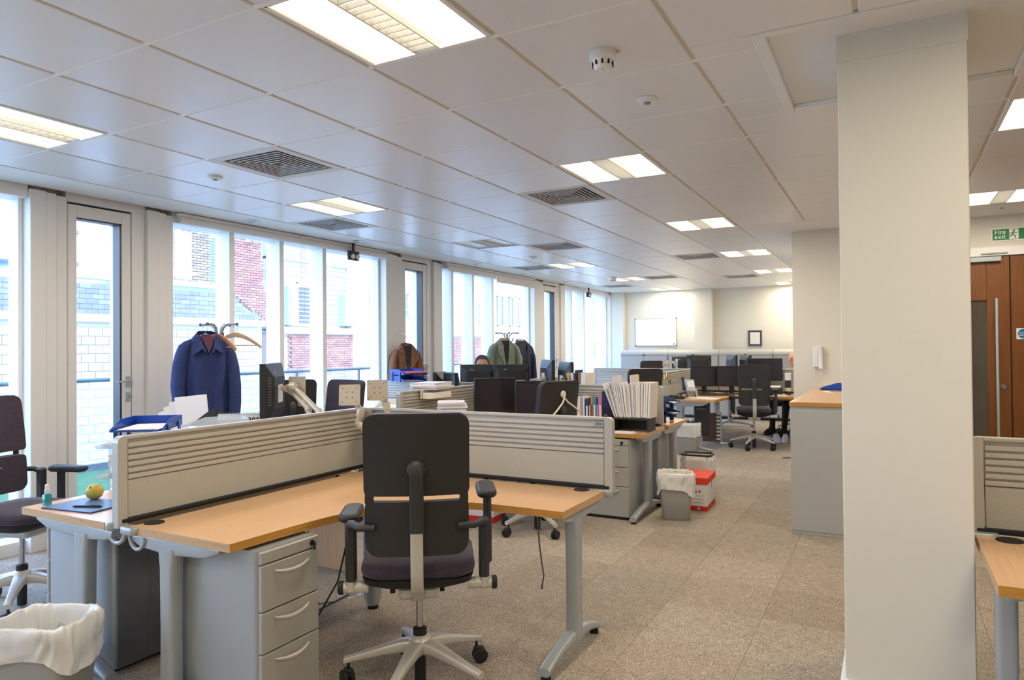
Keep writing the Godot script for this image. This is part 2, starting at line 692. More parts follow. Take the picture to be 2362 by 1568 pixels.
func structure() -> void:
	# floor: a screed with carpet tiles laid on it
	var fl := struct("floor", geo().span(Vector3(-5.6, -0.3, 2.7), Vector3(4.2, -0.008, -14.7)).done(), M.gap)
	var tile := geo().box(Vector3(0.4992, 0.009, 0.4992), Vector3(0, -0.0045, 0), 0.0012).done()
	var rest := geo()
	for a in 20:
		for b in 35:
			var p := Vector3(-5.35 + 0.5 * a, 0, 2.45 - 0.5 * b)
			if a < 13 and b >= 7 and b < 30 and not (a < 2 and b > 20):
				put(fl, "carpet_tile", tile, M.carpet[(a * 7 + b * 3 + (a * b) % 5) % 4], p)
			else:
				rest.box(Vector3(0.4992, 0.009, 0.4992), p + Vector3(0, -0.0045, 0))
	put(fl, "carpet_field", rest.done(), M.carpet[0]).set_meta("kind", "stuff")
	# walls
	var zf := gz(21.3)
	struct("wall_far", geo().span(Vector3(-5.7, -0.3, zf - 0.2), Vector3(-0.7, 3.0, zf)).span(Vector3(-3.50, 0, zf), Vector3(-3.15, CEIL + 0.1, zf + 0.16)).done(), M.wall)
	var zd := gz(10.07)
	struct("wall_door_side", geo().span(Vector3(-0.877, -0.3, zd - 0.2), Vector3(0.62, 3.0, zd)).span(Vector3(2.34, -0.3, zd - 0.2), Vector3(4.2, 3.0, zd)).span(Vector3(0.62, 2.235, zd - 0.2), Vector3(2.34, 3.0, zd)).done(), M.wall)
	struct("wall_corridor", geo().span(Vector3(-0.6, -0.3, zd - 1.6), Vector3(4.2, 3.0, zd - 1.4)).done(), M.wall)
	struct("wall_return", geo().span(Vector3(-0.877, -0.3, zd - 0.2), Vector3(-0.677, 3.0, zf)).done(), M.wall)
	struct("wall_right", geo().span(Vector3(4.0, -0.3, 2.7), Vector3(4.2, 3.0, zd - 1.6)).done(), M.wall)
	struct("wall_back", geo().span(Vector3(-5.7, -0.3, 2.5), Vector3(4.2, 3.0, 2.7)).done(), M.wall)
	# the pillar and its skirting
	var px0 := gx(6.875)
	var px1 := gx(7.58)
	var pz0 := gz(2.15)
	var pz1 := gz(3.08)
	struct("wall_pillar", geo().box(Vector3(px1 - px0, CEIL + 0.12, pz0 - pz1), Vector3((px0 + px1) / 2, (CEIL + 0.12) / 2, (pz0 + pz1) / 2), 0.004).span(Vector3(px0 - 0.003, 2.50, pz1), Vector3(px1 + 0.003, CEIL + 0.1, pz0 + 0.003)).done(), M.wall)
	struct("baseboard_pillar", geo().span(Vector3(px0 - 0.018, 0, pz1 - 0.018), Vector3(px1 + 0.018, 0.13, pz0 + 0.018), 0.006).done(), M.trim)
	struct("baseboard_door_side", geo().span(Vector3(-0.877, 0, zd), Vector3(0.6, 0.12, zd + 0.016), 0.004).span(Vector3(2.36, 0, zd), Vector3(4.0, 0.12, zd + 0.016), 0.004).done(), M.trim)
	struct("baseboard_far", geo().span(Vector3(-5.3, 0, zf), Vector3(-0.88, 0.12, zf + 0.016), 0.004).done(), M.trim)
	struct("baseboard_return", geo().span(Vector3(-0.893, 0, zd), Vector3(-0.877, 0.12, zf), 0.004).done(), M.trim)
	struct("trim_1", geo().span(Vector3(-5.31, 0, zf), Vector3(-5.03, CEIL, zf + 0.14), 0.004).done(), M.wall)
	# ceiling: slab, runners, tiles
	var ce := struct("ceiling", geo().span(Vector3(-5.75, CEIL + 0.12, 2.7), Vector3(4.2, 3.05, zf - 0.2)).done(), M.ceiling_board)
	var tmesh := geo().box(Vector3(0.583, 0.018, 0.594), Vector3(0, 0.009, 0), 0.004).done()
	var skip := {}
	for f in FIT + VENTS:
		skip["%d,%d" % [f[0], f[1]]] = true
	for i in range(6, 8):
		for j in range(1, 4):
			skip["%d,%d" % [i, j]] = true
	for i in range(-1, 12):
		for j in range(-7, 21):
			if i > 5 and j > 8 or i > 9 and j > 8 or i == 5 and j > 8 or skip.has("%d,%d" % [i, j]):
				continue
			if j < -6 and i > 5:
				continue
			put(ce, "ceiling_tile", tmesh, M.tile[absi(i * 5 + j * 3) % 3], Vector3(gx(i + 0.5), CEIL, gz(j + 0.5)))
	# cut tiles round the pillar recess
	for c in [[6.0, 7.0, 1.0, 1.78], [7.0, 8.0, 1.0, 1.78], [6.0, 6.40, 1.78, 2.0], [6.0, 6.40, 2.0, 3.0], [6.0, 6.40, 3.0, 3.45], [6.0, 7.0, 3.45, 4.0], [7.0, 8.0, 3.45, 4.0]]:
		put(ce, "ceiling_tile", geo().span(Vector3(gx(c[0]) + 0.008, CEIL, gz(c[2]) - 0.003), Vector3(gx(c[1]) - (0.008 if c[1] == floorf(c[1]) else 0.0), CEIL + 0.018, gz(c[3]) + 0.003), 0.004).done(), M.tile[0])
	for i in range(-1, 13):
		var z1 := gz(21) if i < 6 else gz(9.05)
		put(ce, "runner", geo().span(Vector3(gx(i) - 0.016, CEIL + 0.006, gz(-7)), Vector3(gx(i) + 0.016, CEIL + 0.020, gz(1.75) if i == 7 else z1)).done(), M.runner)
		if i == 7:
			put(ce, "runner", geo().span(Vector3(gx(i) - 0.016, CEIL + 0.006, gz(3.45)), Vector3(gx(i) + 0.016, CEIL + 0.020, z1)).done(), M.runner)
	for j in range(-6, 22):
		var ends := [[-1.0, 6.42], [8.03, 12.0]] if j in [2, 3] else [[-1.0, 5.0 if j > 9 else 12.0]]
		for e in ends:
			put(ce, "cross_bar", geo().span(Vector3(gx(e[0]), CEIL + 0.0015, gz(j) - 0.012), Vector3(gx(e[1]), CEIL + 0.018, gz(j) + 0.012)).done(), M.tile_edge)
	for b in [[-5.30, gx(-1) - 0.010, 2.6, zf], [gx(5) + 0.010, gx(5.72), gz(9) - 0.003, zf], [gx(5.72), 4.1, gz(9.02), zd], [gx(-1), gx(5), gz(21), zf], [gx(12), 4.1, 2.6, gz(9)]]:
		put(ce, "ceiling_margin", geo().span(Vector3(b[0], CEIL, b[2]), Vector3(b[1], CEIL + 0.03, b[3])).done(), M.ceiling_board)
	# recessed collar round the pillar
	put(ce, "recess_panel", geo().span(Vector3(gx(6.40), CEIL + 0.022, gz(1.8)), Vector3(gx(8.05), CEIL + 0.04, gz(3.45))).done(), M.ceiling_board)
	for t in [[6.40, 6.48, 1.78, 3.45], [7.97, 8.05, 1.78, 3.45], [6.48, 7.97, 1.78, 1.85], [6.48, 7.97, 3.38, 3.45]]:
		put(ce, "recess_trim", geo().span(Vector3(gx(t[0]), CEIL - 0.004, gz(t[2])), Vector3(gx(t[1]), CEIL + 0.022, gz(t[3])), 0.003).done(), M.trim)


func pane_grid(parent: Node3D, zs: Array, y0: float, y1: float, x: float) -> void:
	for k in zs.size() - 1:
		put(parent, "pane", geo().span(Vector3(x - 0.012, y0, zs[k]), Vector3(x, y1, zs[k + 1])).done(), M.glass)


func window_bay(n: int, z0: float, z1: float, fins: Array) -> Node3D:
	var w := struct("window_%d" % n, geo().span(Vector3(-5.55, 2.50, z0), Vector3(-5.33, CEIL + 0.12, z1), 0.004).done(), M.trim)
	put(w, "sill", geo().span(Vector3(-5.55, -0.02, z0), Vector3(-5.36, 0.09, z1), 0.004).done(), M.trim)
	var zs := [z0]
	for f in fins:
		put(w, "mullion", geo().span(Vector3(-5.53, 0.0, f), Vector3(-5.335, 2.52, f - 0.056), 0.003).done(), M.trim)
		zs.append(f - 0.028)
	zs.append(z1)
	pane_grid(w, zs, 0.05, 2.52, -5.47)
	for f in [z0, z1]:
		var s := -1.0 if f == z0 else 1.0
		put(w, "jamb", geo().span(Vector3(-5.53, 0.0, f), Vector3(-5.40, 2.52, f + s * 0.03), 0.003).done(), M.trim)
	return w


func window_post(n: int, z0: float, z1: float) -> void:
	# a boxed post with a stepped face
	var zm := lerpf(z0, z1, 0.42)
	var zn := lerpf(z0, z1, 0.70)
	var p := geo().span(Vector3(-5.56, 0, z0), Vector3(-5.30, CEIL - 0.022, zm), 0.004)
	p.span(Vector3(-5.56, 0, zm), Vector3(-5.307, CEIL - 0.028, zn), 0.003)
	p.span(Vector3(-5.56, 0, zn), Vector3(-5.32, CEIL - 0.034, z1), 0.004)
	p.span(Vector3(-5.56, CEIL - 0.04, z0), Vector3(-5.42, CEIL + 0.12, z1))
	struct("trim_%d" % n, p.done(), M.frame)


func balcony_door(n: int, z0: float, z1: float) -> void:
	var d := struct("door_%d" % n, geo().span(Vector3(-5.54, 2.525, z0), Vector3(-5.33, CEIL + 0.1, z1), 0.003).span(Vector3(-5.54, 0, z0), Vector3(-5.335, 2.53, z0 - 0.014), 0.002).span(Vector3(-5.54, 0, z1), Vector3(-5.335, 2.53, z1 + 0.115), 0.003).span(Vector3(-5.54, -0.02, z0), Vector3(-5.34, 0.05, z1), 0.003).done(), M.frame)
	var a := z0 - 0.020
	var b := z1 + 0.120
	var ga := a - 0.064
	var gb := b + 0.076
	var leaf := geo()
	leaf.span(Vector3(-5.50, 0.06, a), Vector3(-5.338, 2.510, ga), 0.004)
	leaf.span(Vector3(-5.50, 0.06, gb), Vector3(-5.338, 2.510, b), 0.004)
	leaf.span(Vector3(-5.50, 2.417, ga), Vector3(-5.338, 2.510, gb), 0.004)
	leaf.span(Vector3(-5.50, 0.06, ga), Vector3(-5.338, 0.22, gb), 0.004)
	put(d, "leaf", leaf.done(), M.frame)
	put(d, "pane", geo().span(Vector3(-5.45, 0.2, ga), Vector3(-5.43, 2.43, gb)).done(), M.glass)
	var seal := geo()
	seal.span(Vector3(-5.43, 0.22, gb + 0.016), Vector3(-5.342, 2.417, gb))
	seal.span(Vector3(-5.43, 2.405, ga), Vector3(-5.342, 2.417, gb))
	seal.span(Vector3(-5.43, 0.22, ga), Vector3(-5.36, 2.417, ga - 0.006))
	put(d, "seal", seal.done(), M.frame_dark)
	put(d, "shadow_gap", geo().span(Vector3(-5.5, 0.05, b), Vector3(-5.344, 2.515, b - 0.004)).span(Vector3(-5.5, 2.511, a), Vector3(-5.344, 2.516, b)).done(), M.gap)
	var hz := b + 0.03
	put(d, "handle_plate", geo().box(Vector3(0.008, 0.085, 0.034), Vector3(-5.334, 1.17, hz), 0.003).done(), M.steel)
	put(d, "handle", geo().tube([Vector3(-5.335, 1.185, hz), Vector3(-5.285, 1.185, hz), Vector3(-5.275, 1.182, hz + 0.012), Vector3(-5.275, 1.170, hz + 0.125)], [0.009, 0.009, 0.009, 0.007], 10).done(), M.steel)
	var lk := put(d, "lock_plate", geo().box(Vector3(0.008, 0.075, 0.034), Vector3(-5.334, 1.05, hz), 0.003).done(), M.steel)
	put(lk, "key", geo().tube([Vector3(-5.335, 1.05, hz), Vector3(-5.305, 1.05, hz)], 0.004, 6).lathe([Vector2(0.004, 0), Vector2(0.013, 0.001), Vector2(0.013, 0.003), Vector2(0.004, 0.004)], 12, Vector3(-5.295, 1.052, hz - 0.002), Basis(Vector3.RIGHT, PI / 2)).done(), M.chrome)


func window_wall() -> void:
	window_bay(1, 2.5, 0.05, [1.9, 1.3, 0.7])
	window_bay(2, -0.08, -2.70, [-0.7, -1.3, -1.9])
	window_bay(3, -3.826, -6.643, [-4.409, -5.012, -5.612])
	window_bay(4, -7.864, -10.618, [-8.109, -8.66, -9.229])
	window_bay(5, -11.93, -14.30, [-12.243, -12.868])
	window_post(2, 0.05, -0.08)
	window_post(3, -2.70, -2.955)
	window_post(4, -3.583, -3.826)
	window_post(5, -6.643, -6.985)
	window_post(6, -7.639, -7.864)
	window_post(7, -10.618, -11.0)
	window_post(8, -11.70, -11.93)
	window_post(9, -14.30, gz(21.3))
	balcony_door(1, -2.955, -3.583)
	balcony_door(2, -6.985, -7.639)
	balcony_door(3, -11.0, -11.70)


# ---------------------------------------------------------------- things on the ceiling and at the window heads
var lrail := geo().box(Vector3(0.006, 0.026, 0.56), Vector3.ZERO, 0.002).done()
var lblade := geo().box(Vector3(0.104, 0.022, 0.004)).done()


func luminaire(i: int, j: int, label: String, lit := true) -> void:
	var c := Vector3(gx(i + 0.5), CEIL, gz(j + 0.5))
	var t := thing("ceiling_light", label, "ceiling light", c, 0, "recessed ceiling lights")
	var f := geo()
	for s in [-1.0, 1.0]:
		f.box(Vector3(0.022, 0.016, 0.588), Vector3(s * 0.278, 0.006, 0), 0.003)
		f.box(Vector3(0.560, 0.016, 0.014), Vector3(0, 0.006, s * 0.286), 0.003)
	put(t, "frame", f.done(), M.trim)
	put(t, "housing", geo().box(Vector3(0.575, 0.01, 0.588), Vector3(0, 0.075, 0)).done(), M.white_plastic)
	for s in [-1.0, 1.0]:
		# each diffuser slopes up towards the louvre
		var d := geo()
		d.face([Vector3(s * 0.267, 0.010, -0.279), Vector3(s * 0.267, 0.010, 0.279), Vector3(s * 0.058, 0.022, 0.279), Vector3(s * 0.058, 0.022, -0.279)], Vector3.DOWN)
		d.face([Vector3(s * 0.267, 0.014, -0.279), Vector3(s * 0.267, 0.014, 0.279), Vector3(s * 0.058, 0.026, 0.279), Vector3(s * 0.058, 0.026, -0.279)], Vector3.UP)
		put(t, "diffuser", d.done(), M.light_panel if lit else M.white_plastic)
		for e in [-1.0, 1.0]:
			put(t, "end_gusset", geo().span(Vector3(s * 0.27, 0.0, e * 0.279), Vector3(s * 0.055, 0.026, e * 0.283)).done(), M.light_panel if lit else M.white_plastic)
	# the louvre strip: two side rails and curved cross blades over the tube
	for s in [-1.0, 1.0]:
		put(t, "louvre_rail", lrail, M.louvre, Vector3(s * 0.055, 0.011, 0))
	for k in 13:
		put(t, "louvre_blade", lblade, M.louvre, Vector3(0, 0.012, -0.26 + 0.52 * k / 12.0))
	put(t, "tube", geo().tube([Vector3(0, 0.045, -0.27), Vector3(0, 0.045, 0.27)], 0.012, 8).done(), M.light_tube if lit else M.white_plastic)
	if lit:
		var a := AreaLight3D.new()
		a.name = "lamp_light"
		a.area_size = Vector2(0.53, 0.55)
		a.light_color = Color(1.0, 0.935, 0.835)
		a.light_energy = 1.5
		a.shadow_enabled = true
		a.position = Vector3(0, -0.012, 0)
		a.rotation_degrees = Vector3(-90, 0, 0)
		t.add_child(a)


func diffuser_vent(i: int, j: int, label: String) -> void:
	var t := thing("ceiling_vent", label, "air vent", Vector3(gx(i + 0.5), CEIL, gz(j + 0.5)), 0, "square ceiling air vents")
	var f := geo()
	for s in [-1.0, 1.0]:
		f.box(Vector3(0.05, 0.012, 0.592), Vector3(s * 0.269, 0.004, 0), 0.003)
		f.box(Vector3(0.49, 0.012, 0.05), Vector3(0, 0.004, s * 0.269), 0.003)
	put(t, "frame", f.done(), M.vent)
	put(t, "plenum", geo().box(Vector3(0.58, 0.01, 0.58), Vector3(0, 0.1, 0)).box(Vector3(0.01, 0.09, 0.58), Vector3(0.285, 0.055, 0)).box(Vector3(0.01, 0.09, 0.58), Vector3(-0.285, 0.055, 0)).box(Vector3(0.58, 0.09, 0.01), Vector3(0, 0.055, 0.285)).box(Vector3(0.58, 0.09, 0.01), Vector3(0, 0.055, -0.285)).done(), M.vent_dark)
	# nested square cones
	for k in 7:
		var r0 := 0.240 - 0.033 * k
		var r1 := r0 - 0.008
		var lip := geo()
		var cone := geo()
		for q in 4:
			var b := Basis(Vector3.UP, q * PI / 2)
			lip.face([b * Vector3(-r0, 0, r0), b * Vector3(r0, 0, r0), b * Vector3(r1, 0, r1), b * Vector3(-r1, 0, r1)], Vector3.DOWN)
			lip.face([b * Vector3(-r0, 0, r0), b * Vector3(r0, 0, r0), b * Vector3(r0, 0.003, r0), b * Vector3(-r0, 0.003, r0)], b * Vector3(0, 0, 1))
			lip.face([b * Vector3(-r0, 0.003, r0), b * Vector3(r0, 0.003, r0), b * Vector3(r1, 0.003, r1), b * Vector3(-r1, 0.003, r1)], Vector3.UP)
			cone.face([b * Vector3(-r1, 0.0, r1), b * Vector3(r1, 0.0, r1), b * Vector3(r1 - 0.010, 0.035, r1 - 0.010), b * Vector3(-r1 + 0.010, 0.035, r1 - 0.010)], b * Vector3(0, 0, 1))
		var lo := put(t, "louvre", lip.done(), M.vent)
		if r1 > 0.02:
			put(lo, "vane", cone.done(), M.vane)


func ceiling_fittings() -> void:
	for f in FIT:
		var lit: bool = not (f[0] == 0 and f[1] == 8)
		var l := "lit recessed ceiling light with a louvre strip between two diffusers"
		if not lit:
			l = "unlit recessed ceiling light with a louvre strip between white diffusers"
		luminaire(f[0], f[1], l, lit)
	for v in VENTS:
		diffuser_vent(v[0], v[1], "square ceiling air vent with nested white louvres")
	# smoke detectors
	var first: Node3D
	for s in [[5.5, 1.55, "white dome smoke detector beside a flat motion sensor on the ceiling"], [0.34, 15.82, "small white smoke detector on the ceiling near the far wall"]]:
		if first:
			copy_of(first, s[2], Vector3(gx(s[0]), CEIL, gz(s[1])), 0)
			continue
		first = thing("smoke_detector", s[2], "smoke detector", Vector3(gx(s[0]), CEIL, gz(s[1])))
		put(first, "base", geo().lathe([Vector2(0.0, 0), Vector2(0.052, 0), Vector2(0.054, -0.004), Vector2(0.052, -0.03), Vector2(0.046, -0.034), Vector2(0.0, -0.034)], 28).done(), M.white_plastic)
		put(first, "sensor_head", geo().lathe([Vector2(0.043, -0.034), Vector2(0.043, -0.042), Vector2(0.036, -0.062), Vector2(0.026, -0.070), Vector2(0.0, -0.071)], 24).done(), M.white_plastic)
		for k in 10:
			var a := TAU * k / 10.0
			put(first, "slot", geo().box(Vector3(0.004, 0.017, 0.008), Vector3(cos(a) * 0.041, -0.050, sin(a) * 0.041), 0.0, Basis(Vector3.UP, -a)).done(), M.vent_dark)
		put(first, "tab", geo().box(Vector3(0.018, 0.012, 0.008), Vector3(0.057, -0.006, -0.02), 0.002).done(), M.white_plastic)
		put(first, "indicator", geo().lathe([Vector2(0.0, -0.071), Vector2(0.004, -0.0715), Vector2(0.0, -0.073)], 8, Vector3(0.004, 0, 0.006)).done(), M.red)
	# flat motion sensors
	var pir: Node3D
	for s in [[5.49, 2.55, "flat white round motion sensor with a dark lens on the ceiling"], [0.48, 2.52, "flat white round sensor on the ceiling near a square air vent"], [0.43, 10.6, "small pale round sensor on the ceiling between two vents"]]:
		if pir:
			copy_of(pir, s[2], Vector3(gx(s[0]), CEIL, gz(s[1])), 0)
			continue
		pir = thing("motion_sensor", s[2], "sensor", Vector3(gx(s[0]), CEIL, gz(s[1])))
		put(pir, "body", geo().lathe([Vector2(0.048, 0), Vector2(0.050, -0.004), Vector2(0.046, -0.014), Vector2(0.024, -0.018), Vector2(0.0, -0.018)], 28).done(), M.white_plastic)
		put(pir, "lens", geo().lathe([Vector2(0.018, -0.017), Vector2(0.016, -0.024), Vector2(0.0, -0.026)], 18).done(), M.monitor_silver)
	# small downlights in the margin by the windows
	var dl: Node3D
	for s in [[-1.31, 4.6], [-1.28, 6.98], [-1.25, 11.09], [-1.39, 13.6], [-1.3, 16.2]]:
		if dl:
			copy_of(dl, "", Vector3(gx(s[0]), CEIL, gz(s[1])), 0)
			continue
		dl = thing("downlight", "small round chrome downlight in the ceiling margin by the windows", "downlight", Vector3(gx(s[0]), CEIL, gz(s[1])), 0, "downlights along the windows")
		put(dl, "ring", geo().lathe([Vector2(0.062, 0), Vector2(0.063, -0.004), Vector2(0.054, -0.006), Vector2(0.050, 0.0), Vector2(0.046, 0.004)], 28).done(), M.chrome)
		put(dl, "reflector", geo().lathe([Vector2(0.047, -0.002), Vector2(0.030, -0.001), Vector2(0.020, -0.006), Vector2(0.0, -0.006)], 24).done(), M.louvre)
	# roller blinds at the window heads
	var b := thing("roller_blind", "rolled-up white and taupe roller blind over the window by the long coat", "blind", Vector3(-5.27, 2.52, -5.235))
	put(b, "head_rail", geo().box(Vector3(0.05, 0.03, 2.78), Vector3(-0.02, 0.045, 0), 0.004).done(), M.trim)
	put(b, "roll", geo().tube([Vector3(0, 0.0, -1.39), Vector3(0, 0.0, 1.39)], 0.030, 14).done(), M.blind)
	put(b, "bracket", geo().box(Vector3(0.04, 0.05, 0.02), Vector3(0.0, 0.03, 0.0), 0.003).done(), M.trim)
	put(b, "chain", geo().tube([Vector3(0.03, 0.02, -0.01), Vector3(0.032, -0.75, -0.012)], 0.0025, 5).tube([Vector3(0.03, 0.02, 0.03), Vector3(0.032, -0.75, 0.032)], 0.0025, 5).done(), M.white_plastic)
	var b2 := thing("roller_blind", "roller blind pulled a little way down over the window behind the green jacket", "blind", Vector3(-5.27, 2.52, -9.9))
	put(b2, "head_rail", geo().box(Vector3(0.05, 0.03, 1.36), Vector3(-0.02, 0.045, 0), 0.004).done(), M.trim)
	put(b2, "roll", geo().tube([Vector3(0, 0, -0.68), Vector3(0, 0, 0.68)], 0.028, 14).done(), M.blind)
	put(b2, "fabric", geo().box(Vector3(0.003, 0.10, 1.34), Vector3(0.024, -0.05, 0)).box(Vector3(0.010, 0.014, 1.34), Vector3(0.024, -0.10, 0), 0.003).done(), M.blind)
	put(b2, "chain", geo().tube([Vector3(0.03, 0.02, 0.70), Vector3(0.032, -0.9, 0.702)], 0.0025, 5).done(), M.white_plastic)
	var b3 := thing("roller_blind", "nearly rolled-up roller blind next to the half lowered one", "blind", Vector3(-5.27, 2.52, -8.55))
	put(b3, "head_rail", geo().box(Vector3(0.05, 0.03, 1.30), Vector3(-0.02, 0.045, 0), 0.004).done(), M.trim)
	put(b3, "roll", geo().tube([Vector3(0, 0, -0.65), Vector3(0, 0, 0.65)], 0.028, 14).done(), M.blind)
	put(b3, "fabric", geo().box(Vector3(0.003, 0.05, 1.28), Vector3(0.024, -0.03, 0)).done(), M.blind)
	# twin emergency spotlights hung at the window heads
	var e: Node3D
	for s in [[-1.96, "black twin emergency spotlight at the window head beside the chair"], [-5.944, "black twin emergency spotlight at the window head by the brown jacket"], [-12.806, "black twin emergency spotlight at the far window head"]]:
		if e:
			copy_of(e, s[1], Vector3(-5.2, 2.443, s[0]), 0)
			continue
		e = thing("emergency_spotlight", s[1], "spotlight", Vector3(-5.2, 2.443, s[0]))
		put(e, "housing", geo().box(Vector3(0.05, 0.10, 0.155), Vector3.ZERO, 0.008).done(), M.monitor_black)
		put(e, "bracket", geo().box(Vector3(0.02, 0.10, 0.03), Vector3(0, 0.09, 0), 0.002).done(), M.plastic_dark)
		for q in [-0.038, 0.038]:
			put(e, "lamp_head", geo().lathe([Vector2(0.026, -0.01), Vector2(0.028, 0.012), Vector2(0.022, 0.016), Vector2(0.0, 0.013)], 18, Vector3(0.026, -0.012, q), Basis(Vector3.BACK, -PI / 2)).done(), M.louvre)


# ---------------------------------------------------------------- outside the windows
const FX := -17.0


func fy(y: float) -> float:
	return 1.41 + (y - 1.41) * 17.0 / 12.0


func fz(z: float) -> float:
	return z * 17.0 / 12.0


func fpoly(pts: Array) -> PackedVector2Array:   # (z, y) measured at 12 m, moved out to the facade
	var p := PackedVector2Array()
	for q in pts:
		p.append(Vector2(fz(q[0]), fy(q[1])))
	return p


func wall_poly(parent: Node3D, called: String, poly: PackedVector2Array, x: float, thick: float, m: Material) -> MeshInstance3D:
	# poly is in (z, y); it faces +x at x
	var tr := Transform3D(Basis(Vector3(0, 0, 1), Vector3(1, 0, 0), Vector3(0, 1, 0)), Vector3(x, 0, 0))
	return put(parent, called, geo().prism(poly, -thick, 0.0, tr).done(), m)


func clad(parent: Node3D, called: String, poly: PackedVector2Array, x: float, pw: float, ph: float, gap: float, depth: float, mats: Array, most: int, tilt := 0.0) -> void:
	var mesh := geo().box(Vector3(depth, ph - gap, pw - gap), Vector3.ZERO, minf(0.006, depth * 0.3)).done()
	var half := geo().box(Vector3(depth, ph - gap, pw / 2 - gap), Vector3.ZERO, minf(0.006, depth * 0.3)).done()
	var lo := poly[0]
	var hi := poly[0]
	for p in poly:
		lo = lo.min(p)
		hi = hi.max(p)
	var n := 0
	var rest := geo()
	var rested := 0
	var rows := int((hi.y - lo.y) / ph)
	for rr in rows:
		var r := rows - 1 - rr
		var y := lo.y + (r + 0.5) * ph
		var c := 0
		var z := lo.x + (0.0 if r % 2 == 0 else -pw / 2)
		while z < hi.x + pw:
			var mid := z + pw / 2
			z += pw
			c += 1
			var use: Mesh = mesh
			if not Geometry2D.is_point_in_polygon(Vector2(mid - pw * 0.45, y), poly) or not Geometry2D.is_point_in_polygon(Vector2(mid + pw * 0.45, y), poly):
				use = half
				if Geometry2D.is_point_in_polygon(Vector2(mid + pw * 0.45, y), poly) and Geometry2D.is_point_in_polygon(Vector2(mid + 0.02, y), poly):
					mid += pw / 4
				elif Geometry2D.is_point_in_polygon(Vector2(mid - pw * 0.45, y), poly) and Geometry2D.is_point_in_polygon(Vector2(mid - 0.02, y), poly):
					mid -= pw / 4
				else:
					continue
			var proud := rng.randf() * 0.004
			if n < most:
				put(parent, called, use, mats[rng.randi() % mats.size()], Vector3(x + proud, y, mid), Vector3(0, 0, tilt))
				n += 1
			else:
				rested += 1
				rest.box(Vector3(depth, ph - gap, (pw if use == mesh else pw / 2) - gap), Vector3(x + proud, y, mid), 0.0, Basis(Vector3.BACK, deg_to_rad(tilt)))
	if rested > 0:
		put(parent, called + "_field", rest.done(), mats[0]).set_meta("kind", "stuff")


func rect(z0: float, z1: float, y0: float, y1: float) -> PackedVector2Array:
	return fpoly([[z0, y0], [z1, y0], [z1, y1], [z0, y1]])


func facade_window(parent: Node3D, z0: float, z1: float, y0: float, y1: float, bars_z := 1, bars_y := 2, x := FX, frame: Material = null) -> void:
	var a := Vector3(x + 0.02, fy(y0), fz(z0))
	var b := Vector3(x + 0.02, fy(y1), fz(z1))
	var f := geo()
	var w := 0.05
	f.span(Vector3(x - 0.04, a.y, a.z), Vector3(x + 0.05, a.y + w, b.z))
	f.span(Vector3(x - 0.04, b.y - w, a.z), Vector3(x + 0.05, b.y, b.z))
	f.span(Vector3(x - 0.04, a.y, a.z), Vector3(x + 0.05, b.y, a.z - w))
	f.span(Vector3(x - 0.04, a.y, b.z + w), Vector3(x + 0.05, b.y, b.z))
	for k in bars_z:
		var z := lerpf(a.z, b.z, (k + 1.0) / (bars_z + 1))
		f.span(Vector3(x - 0.01, a.y, z - 0.015), Vector3(x + 0.035, b.y, z + 0.015))
	for k in bars_y:
		var y := lerpf(a.y, b.y, (k + 1.0) / (bars_y + 1))
		f.span(Vector3(x - 0.01, y - 0.018, a.z), Vector3(x + 0.035, y + 0.018, b.z))
	var o := put(parent, "window", f.done(), frame if frame else M.stone)
	put(o, "pane", geo().span(Vector3(x - 0.02, a.y, a.z), Vector3(x + 0.012, b.y, b.z)).done(), M.pane_dark)


